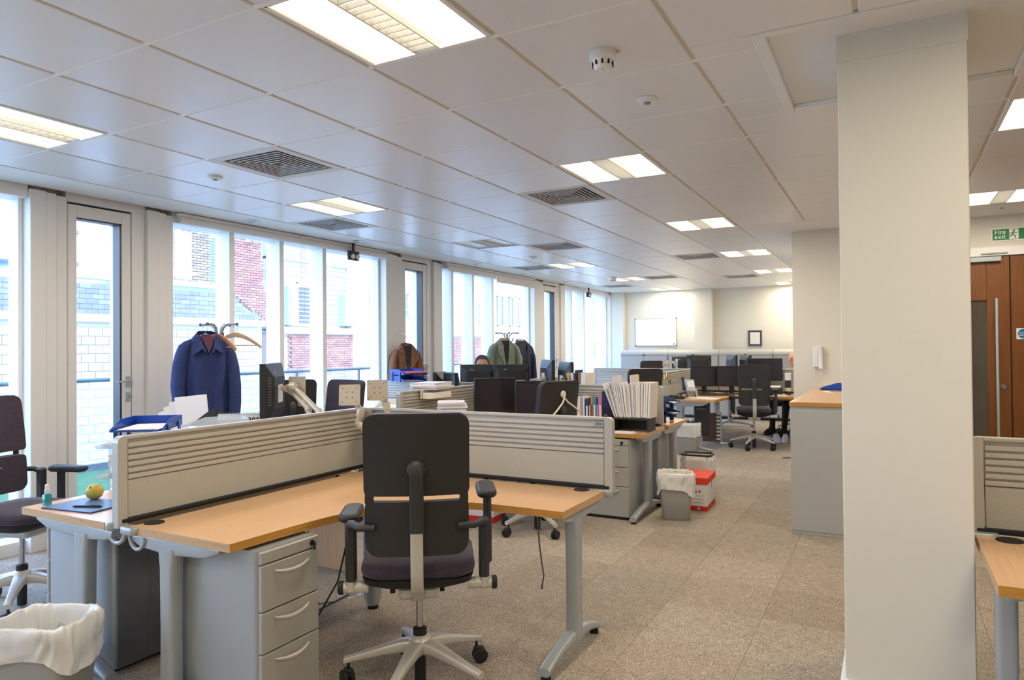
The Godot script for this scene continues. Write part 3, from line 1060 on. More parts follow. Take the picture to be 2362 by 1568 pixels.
func outside() -> void:
	# terrace with artificial grass and a glass balustrade
	var tr := thing("roof_terrace", "narrow roof terrace outside the windows laid with artificial grass", "terrace", Vector3.ZERO)
	put(tr, "slab", geo().span(Vector3(-8.6, -0.5, 6), Vector3(-5.6, -0.03, -20)).done(), M.stone)
	put(tr, "grass_mat", geo().span(Vector3(-8.3, -0.03, 6), Vector3(-5.65, -0.005, -20)).done(), M.grass)
	var bal := thing("glass_balustrade", "glass balustrade with a blue-grey tubular handrail along the terrace", "balustrade", Vector3(-8.45, 0, 0))
	put(bal, "handrail", geo().tube([Vector3(0, 1.065, 6), Vector3(0, 1.065, -20)], 0.026, 10).done(), M.rail)
	put(bal, "bottom_rail", geo().span(Vector3(-0.03, -0.03, 6), Vector3(0.03, 0.06, -20)).done(), M.rail)
	for k in 17:
		var z := 5.2 - 1.5 * k
		put(bal, "pane", geo().span(Vector3(-0.006, 0.06, z), Vector3(0.006, 1.04, z - 1.47)).done(), M.glass_green)
		put(bal, "post", geo().span(Vector3(-0.02, 0.0, z + 0.03), Vector3(0.02, 1.05, z), 0.003).done(), M.rail)
	var st := thing("street", "pale street surface far below the windows", "street", Vector3(0, -9.2, 0))
	put(st, "surface", geo().span(Vector3(-70, -0.2, 60), Vector3(30, 0, -90)).done(), M.stone)
	# house 1: pale slate mansard below, blue slate roof above, stock brick chimney, red gable
	var h := thing("brick_house", "slate roofed house with a tall brick chimney and a red brick gable", "building", Vector3.ZERO)
	wall_poly(h, "wall", rect(-3.0, -10.8, -6.0, 1.94), FX - 0.08, 3.0, M.mortar)
	clad(h, "mansard_slate", fpoly([[-5.6, -0.6], [-5.6, 1.90], [-10.77, 1.90], [-11.0, -0.6]]), FX - 0.05, 0.34, 0.215, 0.012, 0.022, M.pale_slates, 300, -2.5)
	put(h, "eaves_band", geo().span(Vector3(FX - 0.3, fy(1.92), fz(-3.0)), Vector3(FX + 0.12, fy(2.05), fz(-10.79)), 0.02).done(), M.stone)
	wall_poly(h, "roof_deck", fpoly([[-3.0, 2.05], [-3.0, 2.66], [-10.1, 2.66], [-10.11, 2.46], [-10.79, 2.09]]), FX - 0.06, 2.0, M.lead)
	clad(h, "roof_slate", fpoly([[-5.6, 2.05], [-5.6, 2.66], [-10.06, 2.66], [-10.1, 2.50], [-10.8, 2.06]]), FX - 0.03, 0.30, 0.125, 0.006, 0.016, M.slates, 300, -4.0)
	put(h, "coping", geo().span(Vector3(FX - 0.3, fy(2.66), fz(-6.0)), Vector3(FX + 0.06, fy(2.76), fz(-10.02)), 0.02).done(), M.stone)
	var ch := rect(-8.62, -9.456, 2.76, 3.90)
	wall_poly(h, "chimney", ch, FX - 0.06, 0.9, M.mortar)
	clad(h, "chimney_brick", ch, FX - 0.03, 0.225, 0.075, 0.010, 0.08, M.stocks, 200)
	put(h, "chimney_cap", geo().span(Vector3(FX - 1.0, fy(3.87), fz(-8.55)), Vector3(FX + 0.06, fy(3.95), fz(-9.50)), 0.02).done(), M.stone)
	put(h, "render_patch", geo().span(Vector3(FX - 0.02, fy(2.8), fz(-8.66)), Vector3(FX + 0.022, fy(3.72), fz(-9.02)), 0.01).done(), M.stone_warm)
	for k in 16:
		var y := lerpf(2.78, 3.69, k / 15.0)
		put(h, "louvre_blade", geo().box(Vector3(0.07, 0.012, fz(0.18)), Vector3(FX + 0.02, fy(y), fz(-9.57)), 0.0, Basis(Vector3.BACK, -0.6)).done(), M.lead)
	put(h, "louvre_box", geo().span(Vector3(FX - 0.8, fy(2.75), fz(-9.475)), Vector3(FX - 0.03, fy(3.72), fz(-9.665))).done(), M.lead)
	var gb := fpoly([[-9.95, 2.62], [-10.0, 4.1], [-10.37, 3.90], [-10.60, 3.73], [-10.78, 3.75], [-10.93, 2.53], [-11.0, 1.9], [-10.8, 2.09], [-10.1, 2.5]])
	wall_poly(h, "gable", gb, FX - 0.05, 2.0, M.mortar)
	clad(h, "gable_brick", gb, FX - 0.03, 0.225, 0.075, 0.010, 0.08, M.bricks, 280)
	put(h, "gable_coping", geo().box(Vector3(0.5, 0.08, 0.6), Vector3(FX - 0.1, fy(3.84), fz(-10.49)), 0.02, Basis(Vector3.RIGHT, 0.62)).done(), M.stone)
	# white block left of it, seen through the near door
	var wb := thing("white_block", "white rendered building with dark sills beyond the nearest balcony door", "building", Vector3.ZERO)
	wall_poly(wb, "wall", rect(3.0, -6.55, 2.9, 8.0), FX - 0.5, 3.0, M.stone)
	for y in [2.88, 3.42, 3.95]:
		put(wb, "sill", geo().span(Vector3(FX - 0.5, fy(y), fz(-6.0)), Vector3(FX - 0.3, fy(y + 0.07), fz(-7.0)), 0.01).done(), M.bricks[3])
	# house 2: brick wall, slate mansard and louvred dormer
	var h2 := thing("dormer_house", "brick house with a pale slate mansard and a louvred dormer", "building", Vector3.ZERO)
	wall_poly(h2, "wall", rect(-11.35, -13.7, -6.0, 1.85), FX - 0.08, 3.0, M.mortar)
	clad(h2, "wall_brick", rect(-11.55, -13.68, 0.1, 1.76), FX - 0.03, 0.225, 0.075, 0.010, 0.08, M.bricks, 300)
	put(h2, "eaves_band", geo().span(Vector3(FX - 0.3, fy(1.78), fz(-11.3)), Vector3(FX + 0.18, fy(1.93), fz(-13.72)), 0.03).done(), M.stone)
	wall_poly(h2, "mansard", rect(-11.3, -13.69, 1.90, 3.56), FX - 0.35, 2.5, M.lead)
	clad(h2, "mansard_slate", rect(-11.4, -13.68, 1.92, 3.50), FX - 0.32, 0.33, 0.17, 0.008, 0.02, M.pale_slates, 300, -2.5)
	put(h2, "ridge_band", geo().span(Vector3(FX - 0.6, fy(3.47), fz(-11.3)), Vector3(FX - 0.25, fy(3.53), fz(-13.69)), 0.01).done(), M.lead)
	clad(h2, "roof_slate", rect(-11.4, -13.68, 3.53, 4.35), FX - 0.37, 0.30, 0.125, 0.006, 0.016, M.pale_slates, 200, -4.0)
	wall_poly(h2, "roof_deck", rect(-11.3, -13.69, 3.5, 4.4), FX - 0.39, 2.0, M.lead)
	var dm := put(h2, "dormer", geo().span(Vector3(FX - 0.6, fy(1.95), fz(-11.70)), Vector3(FX + 0.04, fy(3.0), fz(-12.40)), 0.02).done(), M.stone)
	put(dm, "cheek", geo().span(Vector3(FX - 0.6, fy(1.98), fz(-11.60)), Vector3(FX - 0.10, fy(2.95), fz(-11.71)), 0.01).done(), M.lead)
	for k in 9:
		put(dm, "louvre_slat", geo().box(Vector3(0.05, 0.085, fz(0.50)), Vector3(FX + 0.06, fy(2.06 + 0.096 * k), fz(-12.03)), 0.0, Basis(Vector3.BACK, -0.5)).done(), M.steel_dark)
	put(dm, "louvre_frame", geo().span(Vector3(FX + 0.03, fy(1.98), fz(-11.72)), Vector3(FX + 0.09, fy(2.96), fz(-11.775))).span(Vector3(FX + 0.03, fy(1.98), fz(-12.285)), Vector3(FX + 0.09, fy(2.96), fz(-12.34))).span(Vector3(FX + 0.03, fy(2.92), fz(-11.72)), Vector3(FX + 0.09, fy(2.98), fz(-12.34))).done(), M.stone)
	put(h2, "dormer", geo().span(Vector3(FX - 0.6, fy(2.0), fz(-13.40)), Vector3(FX + 0.02, fy(2.80), fz(-13.69)), 0.02).done(), M.lead)
	# pale stone block after it
	var h3 := thing("stone_block", "pale stone building with sash windows beside the dormer house", "building", Vector3.ZERO)
	wall_poly(h3, "wall", rect(-13.7, -18.2, -6.0, 3.6), FX - 0.02, 4.0, M.stone)
	put(h3, "cornice", geo().span(Vector3(FX - 0.1, fy(1.78), fz(-13.7)), Vector3(FX + 0.2, fy(1.92), fz(-18.2)), 0.03).done(), M.stone)
	for w in [[-14.35, -14.75], [-15.6, -16.0], [-16.7, -17.1]]:
		facade_window(h3, w[0], w[1], 2.25, 3.0, 1, 2)
		facade_window(h3, w[0], w[1], 0.6, 1.45, 1, 2)
	# brick and slate house seen in the second bay
	var h4 := thing("gabled_house", "brick and slate house with white sash windows behind the green jacket", "building", Vector3.ZERO)
	wall_poly(h4, "wall", rect(-18.2, -20.55, -6.0, 1.85), FX - 0.06, 3.0, M.mortar)
	clad(h4, "wall_brick", rect(-18.22, -20.55, 0.2, 1.78), FX - 0.03, 0.225, 0.075, 0.010, 0.08, M.bricks, 300)
	put(h4, "eaves_band", geo().span(Vector3(FX - 0.2, fy(1.80), fz(-18.2)), Vector3(FX + 0.16, fy(1.96), fz(-20.58)), 0.03).done(), M.stone)
	wall_poly(h4, "mansard", rect(-18.2, -19.45, 1.96, 4.2), FX - 0.08, 2.5, M.lead)
	clad(h4, "mansard_slate", rect(-18.2, -19.4, 1.97, 4.15), FX - 0.05, 0.33, 0.17, 0.008, 0.02, M.pale_slates, 220, -2.5)
	wall_poly(h4, "dormer_front", rect(-19.4, -20.56, 1.96, 3.3), FX + 0.05, 2.5, M.stone)
	facade_window(h4, -19.62, -20.12, 2.12, 2.9, 1, 2, FX + 0.06)
	wall_poly(h4, "dormer_roof", fpoly([[-19.3, 3.3], [-20.56, 3.3], [-20.4, 4.2], [-19.6, 4.2]]), FX + 0.02, 2.0, M.lead)
	# tall white offices
	var h5 := thing("white_offices", "white office building with tall dark windows behind the coats", "building", Vector3.ZERO)
	wall_poly(h5, "wall", rect(-20.6, -27.0, -6.0, 5.6), FX, 4.0, M.stone)
	for w in [[-21.10, -21.52], [-21.95, -22.25], [-22.70, -23.08], [-23.9, -24.3], [-25.2, -25.6]]:
		facade_window(h5, w[0], w[1], 2.18, 3.24, 0, 3, FX + 0.01, M.lead)
		facade_window(h5, w[0], w[1], 0.5, 1.4, 0, 2, FX + 0.01, M.lead)
	# gothic stone building at the far end
	var h6 := thing("gothic_hall", "pale gothic stone building with pointed arched windows", "building", Vector3.ZERO)
	wall_poly(h6, "wall", rect(-27.0, -40.0, -6.0, 5.2), FX - 0.1, 4.0, M.stone_warm)
	for w in [-28.6, -30.2, -31.6, -33.2]:
		for lv in [[0.95, 0.55], [2.2, 0.5], [3.4, 0.7]]:
			var p := fpoly([[w, lv[0]], [w - 0.5, lv[0]], [w - 0.5, lv[0] + lv[1]], [w - 0.25, lv[0] + lv[1] + 0.28], [w, lv[0] + lv[1]]])
			var o := wall_poly(h6, "arched_window", p, FX - 0.06, 0.1, M.pane_dark)
			put(o, "tracery", geo().span(Vector3(FX - 0.08, fy(lv[0]), fz(w - 0.23)), Vector3(FX - 0.02, fy(lv[0] + lv[1] + 0.2), fz(w - 0.27))).span(Vector3(FX - 0.08, fy(lv[0] + lv[1] * 0.5), fz(w)), Vector3(FX - 0.03, fy(lv[0] + lv[1] * 0.5) + 0.04, fz(w - 0.5))).done(), M.stone)
	put(h6, "string_course", geo().span(Vector3(FX - 0.2, fy(1.85), fz(-27)), Vector3(FX + 0.06, fy(1.98), fz(-40)), 0.03).done(), M.stone)


# ---------------------------------------------------------------- builders of furniture
func make_chair(called: String, label: String, at: Vector3, turn: float, base_turn: float, pad_l: float, pad_r: float, group := "") -> Node3D:
	var t := thing(called, label, "office chair", at, turn, group)
	# five-star base
	var bt := Basis(Vector3.UP, deg_to_rad(base_turn))
	var g := geo()
	g.lathe([Vector2(0.030, 0.205), Vector2(0.048, 0.190), Vector2(0.056, 0.165), Vector2(0.050, 0.135), Vector2(0.028, 0.125)], 20)
	for k in 5:
		var r := bt * Basis(Vector3.UP, TAU * k / 5.0)
		var rings := []
		for q in [[0.02, 0.160, 0.036, 0.030], [0.08, 0.160, 0.030, 0.026], [0.18, 0.138, 0.022, 0.019], [0.285, 0.112, 0.0165, 0.013], [0.318, 0.104, 0.0165, 0.013]]:
			var ring := []
			for p in Geo.rrect(q[2] * 2, q[3] * 2, q[3] * 0.6, 3):
				ring.append(r * Vector3(p.x, q[1] + p.y, -q[0]))
			rings.append(ring)
		g.loft(rings)
	put(t, "star_base", g.done(), M.chair_metal)
	var cast := geo()
	for s in [-1.0, 1.0]:
		cast.lathe([Vector2(0.0, s * 0.004), Vector2(0.026, s * 0.004), Vector2(0.032, s * 0.008), Vector2(0.032, s * 0.021), Vector2(0.027, s * 0.025), Vector2(0.0, s * 0.025)], 20, Vector3(0, 0.032, 0.010), Basis(Vector3.BACK, PI / 2))
	cast.box(Vector3(0.022, 0.030, 0.050), Vector3(0, 0.055, 0.004), 0.006)
	cast.tube([Vector3(0, 0.05, -0.006), Vector3(0, 0.100, -0.006)], 0.007, 8)
	var cm := cast.done()
	for k in 5:
		var r := bt * Basis(Vector3.UP, TAU * k / 5.0)
		var o := put(t, "caster", cm, M.black, r * Vector3(0, 0, -0.302))
		o.rotation = Vector3(0, deg_to_rad(base_turn) + TAU * k / 5.0 + [0.5, 2.1, -0.9, 1.2, 2.8][k], 0)
	put(t, "gas_sleeve", geo().lathe([Vector2(0.0, 0.012), Vector2(0.024, 0.012), Vector2(0.024, 0.125)], 16).done(), M.black)
	put(t, "gas_collar", geo().lathe([Vector2(0.029, 0.200), Vector2(0.029, 0.232), Vector2(0.020, 0.238), Vector2(0.0, 0.238)], 16).done(), M.black)
	put(t, "gas_lift", geo().tube([Vector3(0, 0.23, 0), Vector3(0, 0.42, 0)], 0.0145, 14).done(), M.chrome)
	put(t, "mechanism", geo().box(Vector3(0.16, 0.055, 0.26), Vector3(0, 0.425, 0.02), 0.014).done(), M.chair_metal)
	put(t, "seat_pan", geo().loft([ring_y(0.30, 0.30, 0.06, 0.447), ring_y(0.43, 0.42, 0.08, 0.477), ring_y(0.445, 0.44, 0.09, 0.500)]).box(Vector3(0.02, 0.035, 0.02), Vector3(-0.105, 0.435, 0.10)).box(Vector3(0.02, 0.035, 0.02), Vector3(0.095, 0.435, 0.10)).done(), M.black_soft)
	var seat := []
	for q in [[0.42, 0.42, 0.498, 0.0], [0.452, 0.455, 0.509, 0.0], [0.460, 0.468, 0.528, -0.002], [0.452, 0.455, 0.548, -0.004], [0.41, 0.41, 0.560, -0.006], [0.24, 0.24, 0.564, -0.008]]:
		seat.append(ring_y(q[0], q[1], 0.10, q[2], 0.0, q[3] - 0.01, 7))
	put(t, "seat_cushion", geo().loft(seat).done(), M.fabric)
	# back: two bent shells with a slot between them and cushions in front
	var bend := func(x: float, y: float) -> float: return 0.235 + 0.10 * (y - 0.6) * (y - 0.6) * 1.2 - 0.55 * x * x + 0.03 * (y - 0.6)
	var shell := geo()
	shell.plate(0.202, 0.838, 1.155, 0.035, 0.012, 0.010, bend, 18, 8)
	put(t, "upper_back", shell.done(), M.chair_shell)
	put(t, "lower_back", geo().plate(0.200, 0.600, 0.814, 0.012, 0.05, 0.010, bend, 18, 6).done(), M.chair_shell)
	for s in [-1.0, 1.0]:
		put(t, "back_link", geo().box(Vector3(0.034, 0.034, 0.012), Vector3(s * 0.184, 0.826, bend.call(0.184, 0.826)), 0.003).done(), M.chair_shell)
	var pad := func(x: float, y: float) -> float: return bend.call(x, y) - 0.026
	put(t, "back_cushion", geo().plate(0.206, 0.839, 1.160, 0.045, 0.02, 0.042, pad, 16, 8).done(), M.fabric)
	put(t, "lumbar_cushion", geo().plate(0.203, 0.604, 0.812, 0.02, 0.05, 0.042, pad, 16, 6).done(), M.fabric)
	# spine: black upper sleeve over a light bar
	var sp := geo()
	var rings := []
	for q in [[0.70, 0.270, 0.028, 0.014], [0.80, 0.272, 0.028, 0.014], [0.92, 0.280, 0.027, 0.014], [0.958, 0.282, 0.024, 0.012], [0.972, 0.276, 0.014, 0.006]]:
		var ring := []
		for p in Geo.rrect(q[2] * 2, q[3] * 2, 0.004, 3):
			ring.append(Vector3(p.x, q[0], q[1] + p.y))
		rings.append(ring)
	sp.loft(rings)
	sp.lathe([Vector2(0.036, -0.012), Vector2(0.036, 0.012), Vector2(0.030, 0.018), Vector2(0.0, 0.019)], 22, Vector3(0, 0.942, 0.262), Basis(Vector3.RIGHT, PI / 2))
	put(t, "spine_sleeve", sp.done(), M.plastic_dark)
	var bar := geo()
	rings = []
	for q in [[0.705, 0.268, 0.0245, 0.011], [0.56, 0.262, 0.0245, 0.012], [0.47, 0.245, 0.0245, 0.014], [0.425, 0.19, 0.026, 0.018], [0.415, 0.08, 0.03, 0.018]]:
		var ring := []
		var tilt := 0.0 if q[1] > 0.24 else 1.2
		for p in Geo.rrect(q[2] * 2, q[3] * 2, 0.006, 3):
			ring.append(Vector3(p.x, q[0] + p.y * sin(tilt), q[1] + p.y * cos(tilt)))
		rings.append(ring)
	bar.loft(rings)
	put(t, "spine_bar", bar.done(), M.chair_metal)
	# arms
	for s in [-1.0, 1.0]:
		var h := pad_l if s < 0 else pad_r
		put(t, "arm_bracket", geo().tube([Vector3(s * 0.20, 0.455, 0.13), Vector3(s * 0.298, 0.455, 0.13)], 0.023, 14).box(Vector3(0.045, 0.075, 0.05), Vector3(s * 0.268, 0.470, 0.13), 0.012).done(), M.chair_metal)
		put(t, "arm_knob", geo().lathe([Vector2(0.026, 0.0), Vector2(0.027, 0.004), Vector2(0.027, 0.018), Vector2(0.022, 0.022), Vector2(0.0, 0.022)], 18, Vector3(s * 0.297, 0.455, 0.13), Basis(Vector3.BACK, -s * PI / 2)).done(), M.black)
		put(t, "arm_post", geo().box(Vector3(0.042, 0.245, 0.05), Vector3(s * 0.266, 0.600, 0.135), 0.010).box(Vector3(0.012, 0.04, 0.006), Vector3(s * 0.266, 0.575, 0.162), 0.002).done(), M.plastic_dark)
		put(t, "arm_rod", geo().tube([Vector3(s * 0.270, 0.695, 0.14), Vector3(s * 0.255, 0.716, 0.175), Vector3(s * 0.225, 0.718, 0.236), Vector3(s * 0.160, 0.718, 0.244)], [0.014, 0.015, 0.014, 0.0125], 10).done(), M.plastic_dark)
		put(t, "pad_post", geo().box(Vector3(0.034, h - 0.50, 0.050), Vector3(s * 0.288, (h + 0.50) / 2, 0.02), 0.012).done(), M.plastic_dark)
		put(t, "arm_pad", geo().loft([ring_y(0.070, 0.22, 0.034, h - 0.004, s * 0.285, -0.03), ring_y(0.084, 0.25, 0.040, h + 0.008, s * 0.285, -0.03), ring_y(0.080, 0.246, 0.038, h + 0.024, s * 0.285, -0.03), ring_y(0.06, 0.22, 0.03, h + 0.030, s * 0.285, -0.03)]).done(), M.plastic_dark)
	return t


func top_and_edge(t: Node3D, poly: PackedVector2Array, y0: float, y1: float, pale: Array) -> void:
	# a board with its lipping; edges listed in pale have the paler strip
	var cap := geo()
	var idx := Geometry2D.triangulate_polygon(poly)
	for k in range(0, idx.size(), 3):
		for y in [y0, y1]:
			cap.face([Vector3(poly[idx[k]].x, y, poly[idx[k]].y), Vector3(poly[idx[k + 1]].x, y, poly[idx[k + 1]].y), Vector3(poly[idx[k + 2]].x, y, poly[idx[k + 2]].y)], Vector3.UP if y == y1 else Vector3.DOWN)
	put(t, "desk_top", cap.done(), M.beech)
	var area := 0.0
	for i in poly.size():
		area += poly[i].cross(poly[(i + 1) % poly.size()])
	var e := [geo(), geo()]
	var any := [false, false]
	for i in poly.size():
		var a := poly[i]
		var b := poly[(i + 1) % poly.size()]
		var o := Vector3(b.y - a.y, 0, a.x - b.x) * signf(area)
		var w := 1 if i in pale else 0
		any[w] = true
		var strip := [Vector3(a.x, y0, a.y), Vector3(b.x, y0, b.y), Vector3(b.x, y1, b.y), Vector3(a.x, y1, a.y)]
		if w == 1:
			put(t, "end_lipping", geo().face_ret(strip, o).done(), M.beech_edge_pale)
		else:
			e[0].face(strip, o)
	if any[0]:
		put(t, "edge_band", e[0].done(), M.beech_edge)


func end_frame(t: Node3D, at: Vector3, along: Vector3, arm0: float, arm1: float, up: float, foot0: float, foot1: float) -> void:
	# a T-leg: support arm under the top, upright, arched foot; 'along' is the direction of the arm
	var side := along.cross(Vector3.UP)
	var f := func(u: float, y: float, v: float) -> Vector3: return at + along * u + Vector3.UP * y + side * v
	var g := geo()
	var rings := []
	for q in [[arm0, 0.648, 0.014], [arm0 + 0.05, 0.640, 0.026], [up, 0.636, 0.034], [arm1 - 0.08, 0.644, 0.026], [arm1, 0.656, 0.010]]:
		var ring := []
		for p in Geo.rrect(0.046, q[2] * 2, 0.010, 3):
			ring.append(f.call(q[0], minf(q[1] + p.y, 0.667), p.x))
		rings.append(ring)
	g.loft(rings)
	put(t, "support_arm", g.done(), M.steel)
	g = geo()
	rings = []
	for q in [[0.062, 0.078, 0.062], [0.30, 0.074, 0.060], [0.55, 0.082, 0.060], [0.63, 0.105, 0.058]]:
		var ring := []
		for p in Geo.rrect(q[1], q[2], 0.016, 4):
			ring.append(f.call(up + p.x, q[0], p.y))
		rings.append(ring)
	g.loft(rings)
	put(t, "leg", g.done(), M.steel)
	g = geo()
	rings = []
	for k in 13:
		var u := lerpf(foot0, foot1, k / 12.0)
		var s := (u - up) / (foot1 - up) if u > up else (up - u) / (up - foot0)
		var y := lerpf(0.082, 0.034, s * s)
		var hgt := lerpf(0.058, 0.036, s)
		var ring := []
		for p in Geo.rrect(0.058, hgt, 0.022, 4):
			ring.append(f.call(u, maxf(y + p.y, 0.012), p.x))
		rings.append(ring)
	g.loft(rings)
	put(t, "foot", g.done(), M.steel)
	for u in [foot0 + 0.02, foot1 - 0.02]:
		put(t, "glide", geo().lathe([Vector2(0.0, 0.0), Vector2(0.022, 0.0), Vector2(0.020, 0.02), Vector2(0.0, 0.02)], 12, f.call(u, 0.0, 0.0)).done(), M.rubber)


func make_desk(called: String, label: String, corner: Vector3, sx: float, sz: float, lx: float, lz: float, wx: float, wz: float, group := "") -> Node3D:
	# an L-shaped desk whose corner lies at 'corner'; sx and sz say which way its wings run
	var t := thing(called, label, "desk", corner, 0, group)
	var pts := [Vector2(0, 0), Vector2(0, lz), Vector2(wx, lz), Vector2(wx + 0.01, lz * 0.82)]
	var p0 := Vector2(wx + 0.01, lz * 0.82)
	var p3 := Vector2(lx * 0.80, wz)
	var c1 := Vector2(wx + 0.03, wz + (lz - wz) * 0.22)
	var c2 := Vector2(wx + (lx - wx) * 0.20, wz + 0.01)
	for k in range(1, 11):
		pts.append(p0.bezier_interpolate(c1, c2, p3, k / 10.0))
	pts.append(Vector2(lx, wz))
	pts.append(Vector2(lx, 0))
	var poly := PackedVector2Array()
	for p in pts:
		poly.append(Vector2(p.x * sx, p.y * sz))
	top_and_edge(t, poly, DESK - 0.032, DESK, [1, pts.size() - 2])
	end_frame(t, Vector3(0, 0, sz * (lz - 0.040)), Vector3(sx, 0, 0), -0.02, wx * 0.86, 0.20, 0.02, wx * 0.95)
	end_frame(t, Vector3(sx * (lx - 0.055), 0, 0), Vector3(0, 0, sz), -0.02, wz * 0.90, wz * 0.52, 0.0, wz * 1.18)
	var g := geo()
	var rings := []
	for q in [[0.02, 0.055, 0.075], [0.06, 0.075, 0.095], [0.2, 0.080, 0.095], [0.66, 0.080, 0.095]]:
		rings.append(ring_y(q[1], q[2], 0.028, q[0], sx * 0.22, sz * 0.26, 4))
	g.loft(rings)
	put(t, "corner_post", g.done(), M.steel)
	put(t, "glide", geo().lathe([Vector2(0.0, 0.0), Vector2(0.030, 0.0), Vector2(0.026, 0.022), Vector2(0.0, 0.022)], 14, Vector3(sx * 0.22, 0, sz * 0.26)).done(), M.rubber)
	put(t, "beam", geo().span(Vector3(sx * 0.05, 0.60, sz * 0.05), Vector3(sx * (lx - 0.1), 0.665, sz * 0.08)).span(Vector3(sx * 0.05, 0.60, sz * 0.05), Vector3(sx * 0.08, 0.665, sz * (lz - 0.1))).done(), M.steel)
	return t


func desk_screen(called: String, label: String, a: Vector2, b: Vector2, y0 := 0.70, y1 := 1.06) -> Node3D:
	var d := b - a
	var l := d.length()
	var t := thing(called, label, "desk screen", Vector3(a.x, 0, a.y), rad_to_deg(atan2(-d.y, d.x)), "slatted desk screens")
	for s in [0, 1]:
		var x := 0.0 if s == 0 else l
		var poly := PackedVector2Array()
		# the post's upper outer corner is rounded
		var w := 0.042
		var pts := [Vector2(0, y0 - 0.015), Vector2(w, y0 - 0.015), Vector2(w, y1)]
		for k in 6:
			var an := PI / 2 + PI / 2 * k / 5.0
			pts.append(Vector2(0.026 + 0.026 * cos(an), y1 - 0.026 + 0.026 * sin(an)))
		for p in pts:
			poly.append(Vector2(p.x if s == 0 else l - p.x, p.y))
		var tr := Transform3D(Basis(Vector3(1, 0, 0), Vector3(0, 0, 1), Vector3(0, 1, 0)), Vector3.ZERO)
		put(t, "end_post", geo().prism(poly, -0.019, 0.019, tr).done(), M.screen_frame)
	put(t, "top_rail", geo().box(Vector3(l - 0.08, 0.016, 0.038), Vector3(l / 2, y1 - 0.008, 0), 0.004).done(), M.screen_frame)
	var split := y0 + 0.178
	var z0 := 0.046
	put(t, "backing", geo().box(Vector3(l - 0.084, y1 - split - 0.01, 0.006), Vector3(l / 2, (y1 + split) / 2, 0)).done(), M.slat_back)
	var sm := geo().box(Vector3(l - 2 * z0, 0.0178, 0.034), Vector3(l / 2, 0, 0), 0.002).done()
	var n := 6
	for k in n:
		put(t, "slat", sm, M.slat, Vector3(0, split + 0.011 + 0.0262 * k, 0))
	put(t, "mesh_panel", geo().box(Vector3(l - 2 * z0, split - y0 - 0.012, 0.026), Vector3(l / 2, (split + y0) / 2 + 0.004, 0), 0.003).done(), M.mesh_panel)
	put(t, "bottom_seal", geo().box(Vector3(l - 0.03, 0.022, 0.044), Vector3(l / 2, y0 + 0.0115, 0), 0.006).done(), M.black_soft)
	return t


func make_monitor(called: String, label: String, at: Vector3, turn: float, w: float, h: float, stand := 0.0, group := "", dell := true) -> Node3D:
	# the panel's middle is at 'at'; its face looks along +z
	var t := thing(called, label, "monitor", at, turn, group)
	var f := geo()
	var bz := 0.017
	f.box(Vector3(w, bz, 0.022), Vector3(0, h / 2 - bz / 2, 0), 0.003)
	f.box(Vector3(w, bz + 0.006, 0.022), Vector3(0, -h / 2 + bz / 2, 0), 0.003)
	f.box(Vector3(bz, h - 2 * bz, 0.022), Vector3(w / 2 - bz / 2, 0, 0), 0.003)
	f.box(Vector3(bz, h - 2 * bz, 0.022), Vector3(-w / 2 + bz / 2, 0, 0), 0.003)
	put(t, "bezel", f.done(), M.monitor_black)
	put(t, "display", geo().box(Vector3(w - 2 * bz + 0.004, h - 2 * bz + 0.004, 0.012), Vector3(0, 0, 0.001)).done(), M.lcd)
	var rings := []
	for q in [[w, h, -0.010, 0.0], [w, h, -0.022, 0.0], [w * 0.98, h * 0.97, -0.026, 0.0], [w * 0.66, h * 0.62, -0.058, -0.01], [w * 0.62, h * 0.58, -0.062, -0.01]]:
		var ring := []
		for p in Geo.rrect(q[0], q[1], 0.010, 3):
			ring.append(Vector3(p.x, p.y + q[3], q[2]))
		rings.append(ring)
	var sh := geo()
	sh.flat()
	for k in rings.size() - 1:
		for i in rings[k].size():
			var j: int = (i + 1) % rings[k].size()
			sh.face([rings[k][i], rings[k][j], rings[k + 1][j], rings[k + 1][i]], (rings[k][i] + rings[k + 1][j]) / 2 * Vector3(1, 1, 0))
	sh.face(rings[-1].slice(0, 24), Vector3(0, 0, -1))
	put(t, "back_shell", sh.done(), M.monitor_black)
	var v := geo()
	for s in [-1.0, 1.0]:
		for k in 11:
			var y := lerpf(-h * 0.24, h * 0.24, k / 10.0)
			var a := atan2(0.032, w * 0.16)
			v.box(Vector3(w * 0.085, h * 0.018, 0.003), Vector3(s * w * 0.41, y, -0.0415), 0.0, Basis(Vector3.UP, s * -a))
	put(t, "vents", v.done(), M.steel_dark)
	if dell:
		text(t, "logo", "DELL", 0.022, M.plastic_dark, Vector3(0, h * 0.40, -0.038), Vector3(-28, 180, 0))
	put(t, "sticker", geo().box(Vector3(0.036, 0.022, 0.001), Vector3(w * 0.18, h * 0.32, -0.0455), 0.0, Basis(Vector3.RIGHT, -0.42)).done(), M.paper)
	if stand > 0.0:
		var drop := stand - h / 2
		put(t, "stand_neck", geo().box(Vector3(0.07, drop + h * 0.4, 0.022), Vector3(0, -h / 2 + h * 0.2 - drop / 2 + 0.005, -0.072), 0.006).done(), M.plastic_dark)
		put(t, "stand_foot", geo().loft([ring_y(w * 0.5, 0.17, 0.05, -stand + 0.0, 0, -0.05), ring_y(w * 0.5, 0.17, 0.05, -stand + 0.008, 0, -0.05), ring_y(w * 0.4, 0.13, 0.05, -stand + 0.018, 0, -0.055)]).done(), M.plastic_dark)
	else:
		put(t, "mount_plate", geo().box(Vector3(0.115, 0.115, 0.004), Vector3(0, -0.02, -0.0645), 0.001).done(), M.white_plastic)
	return t


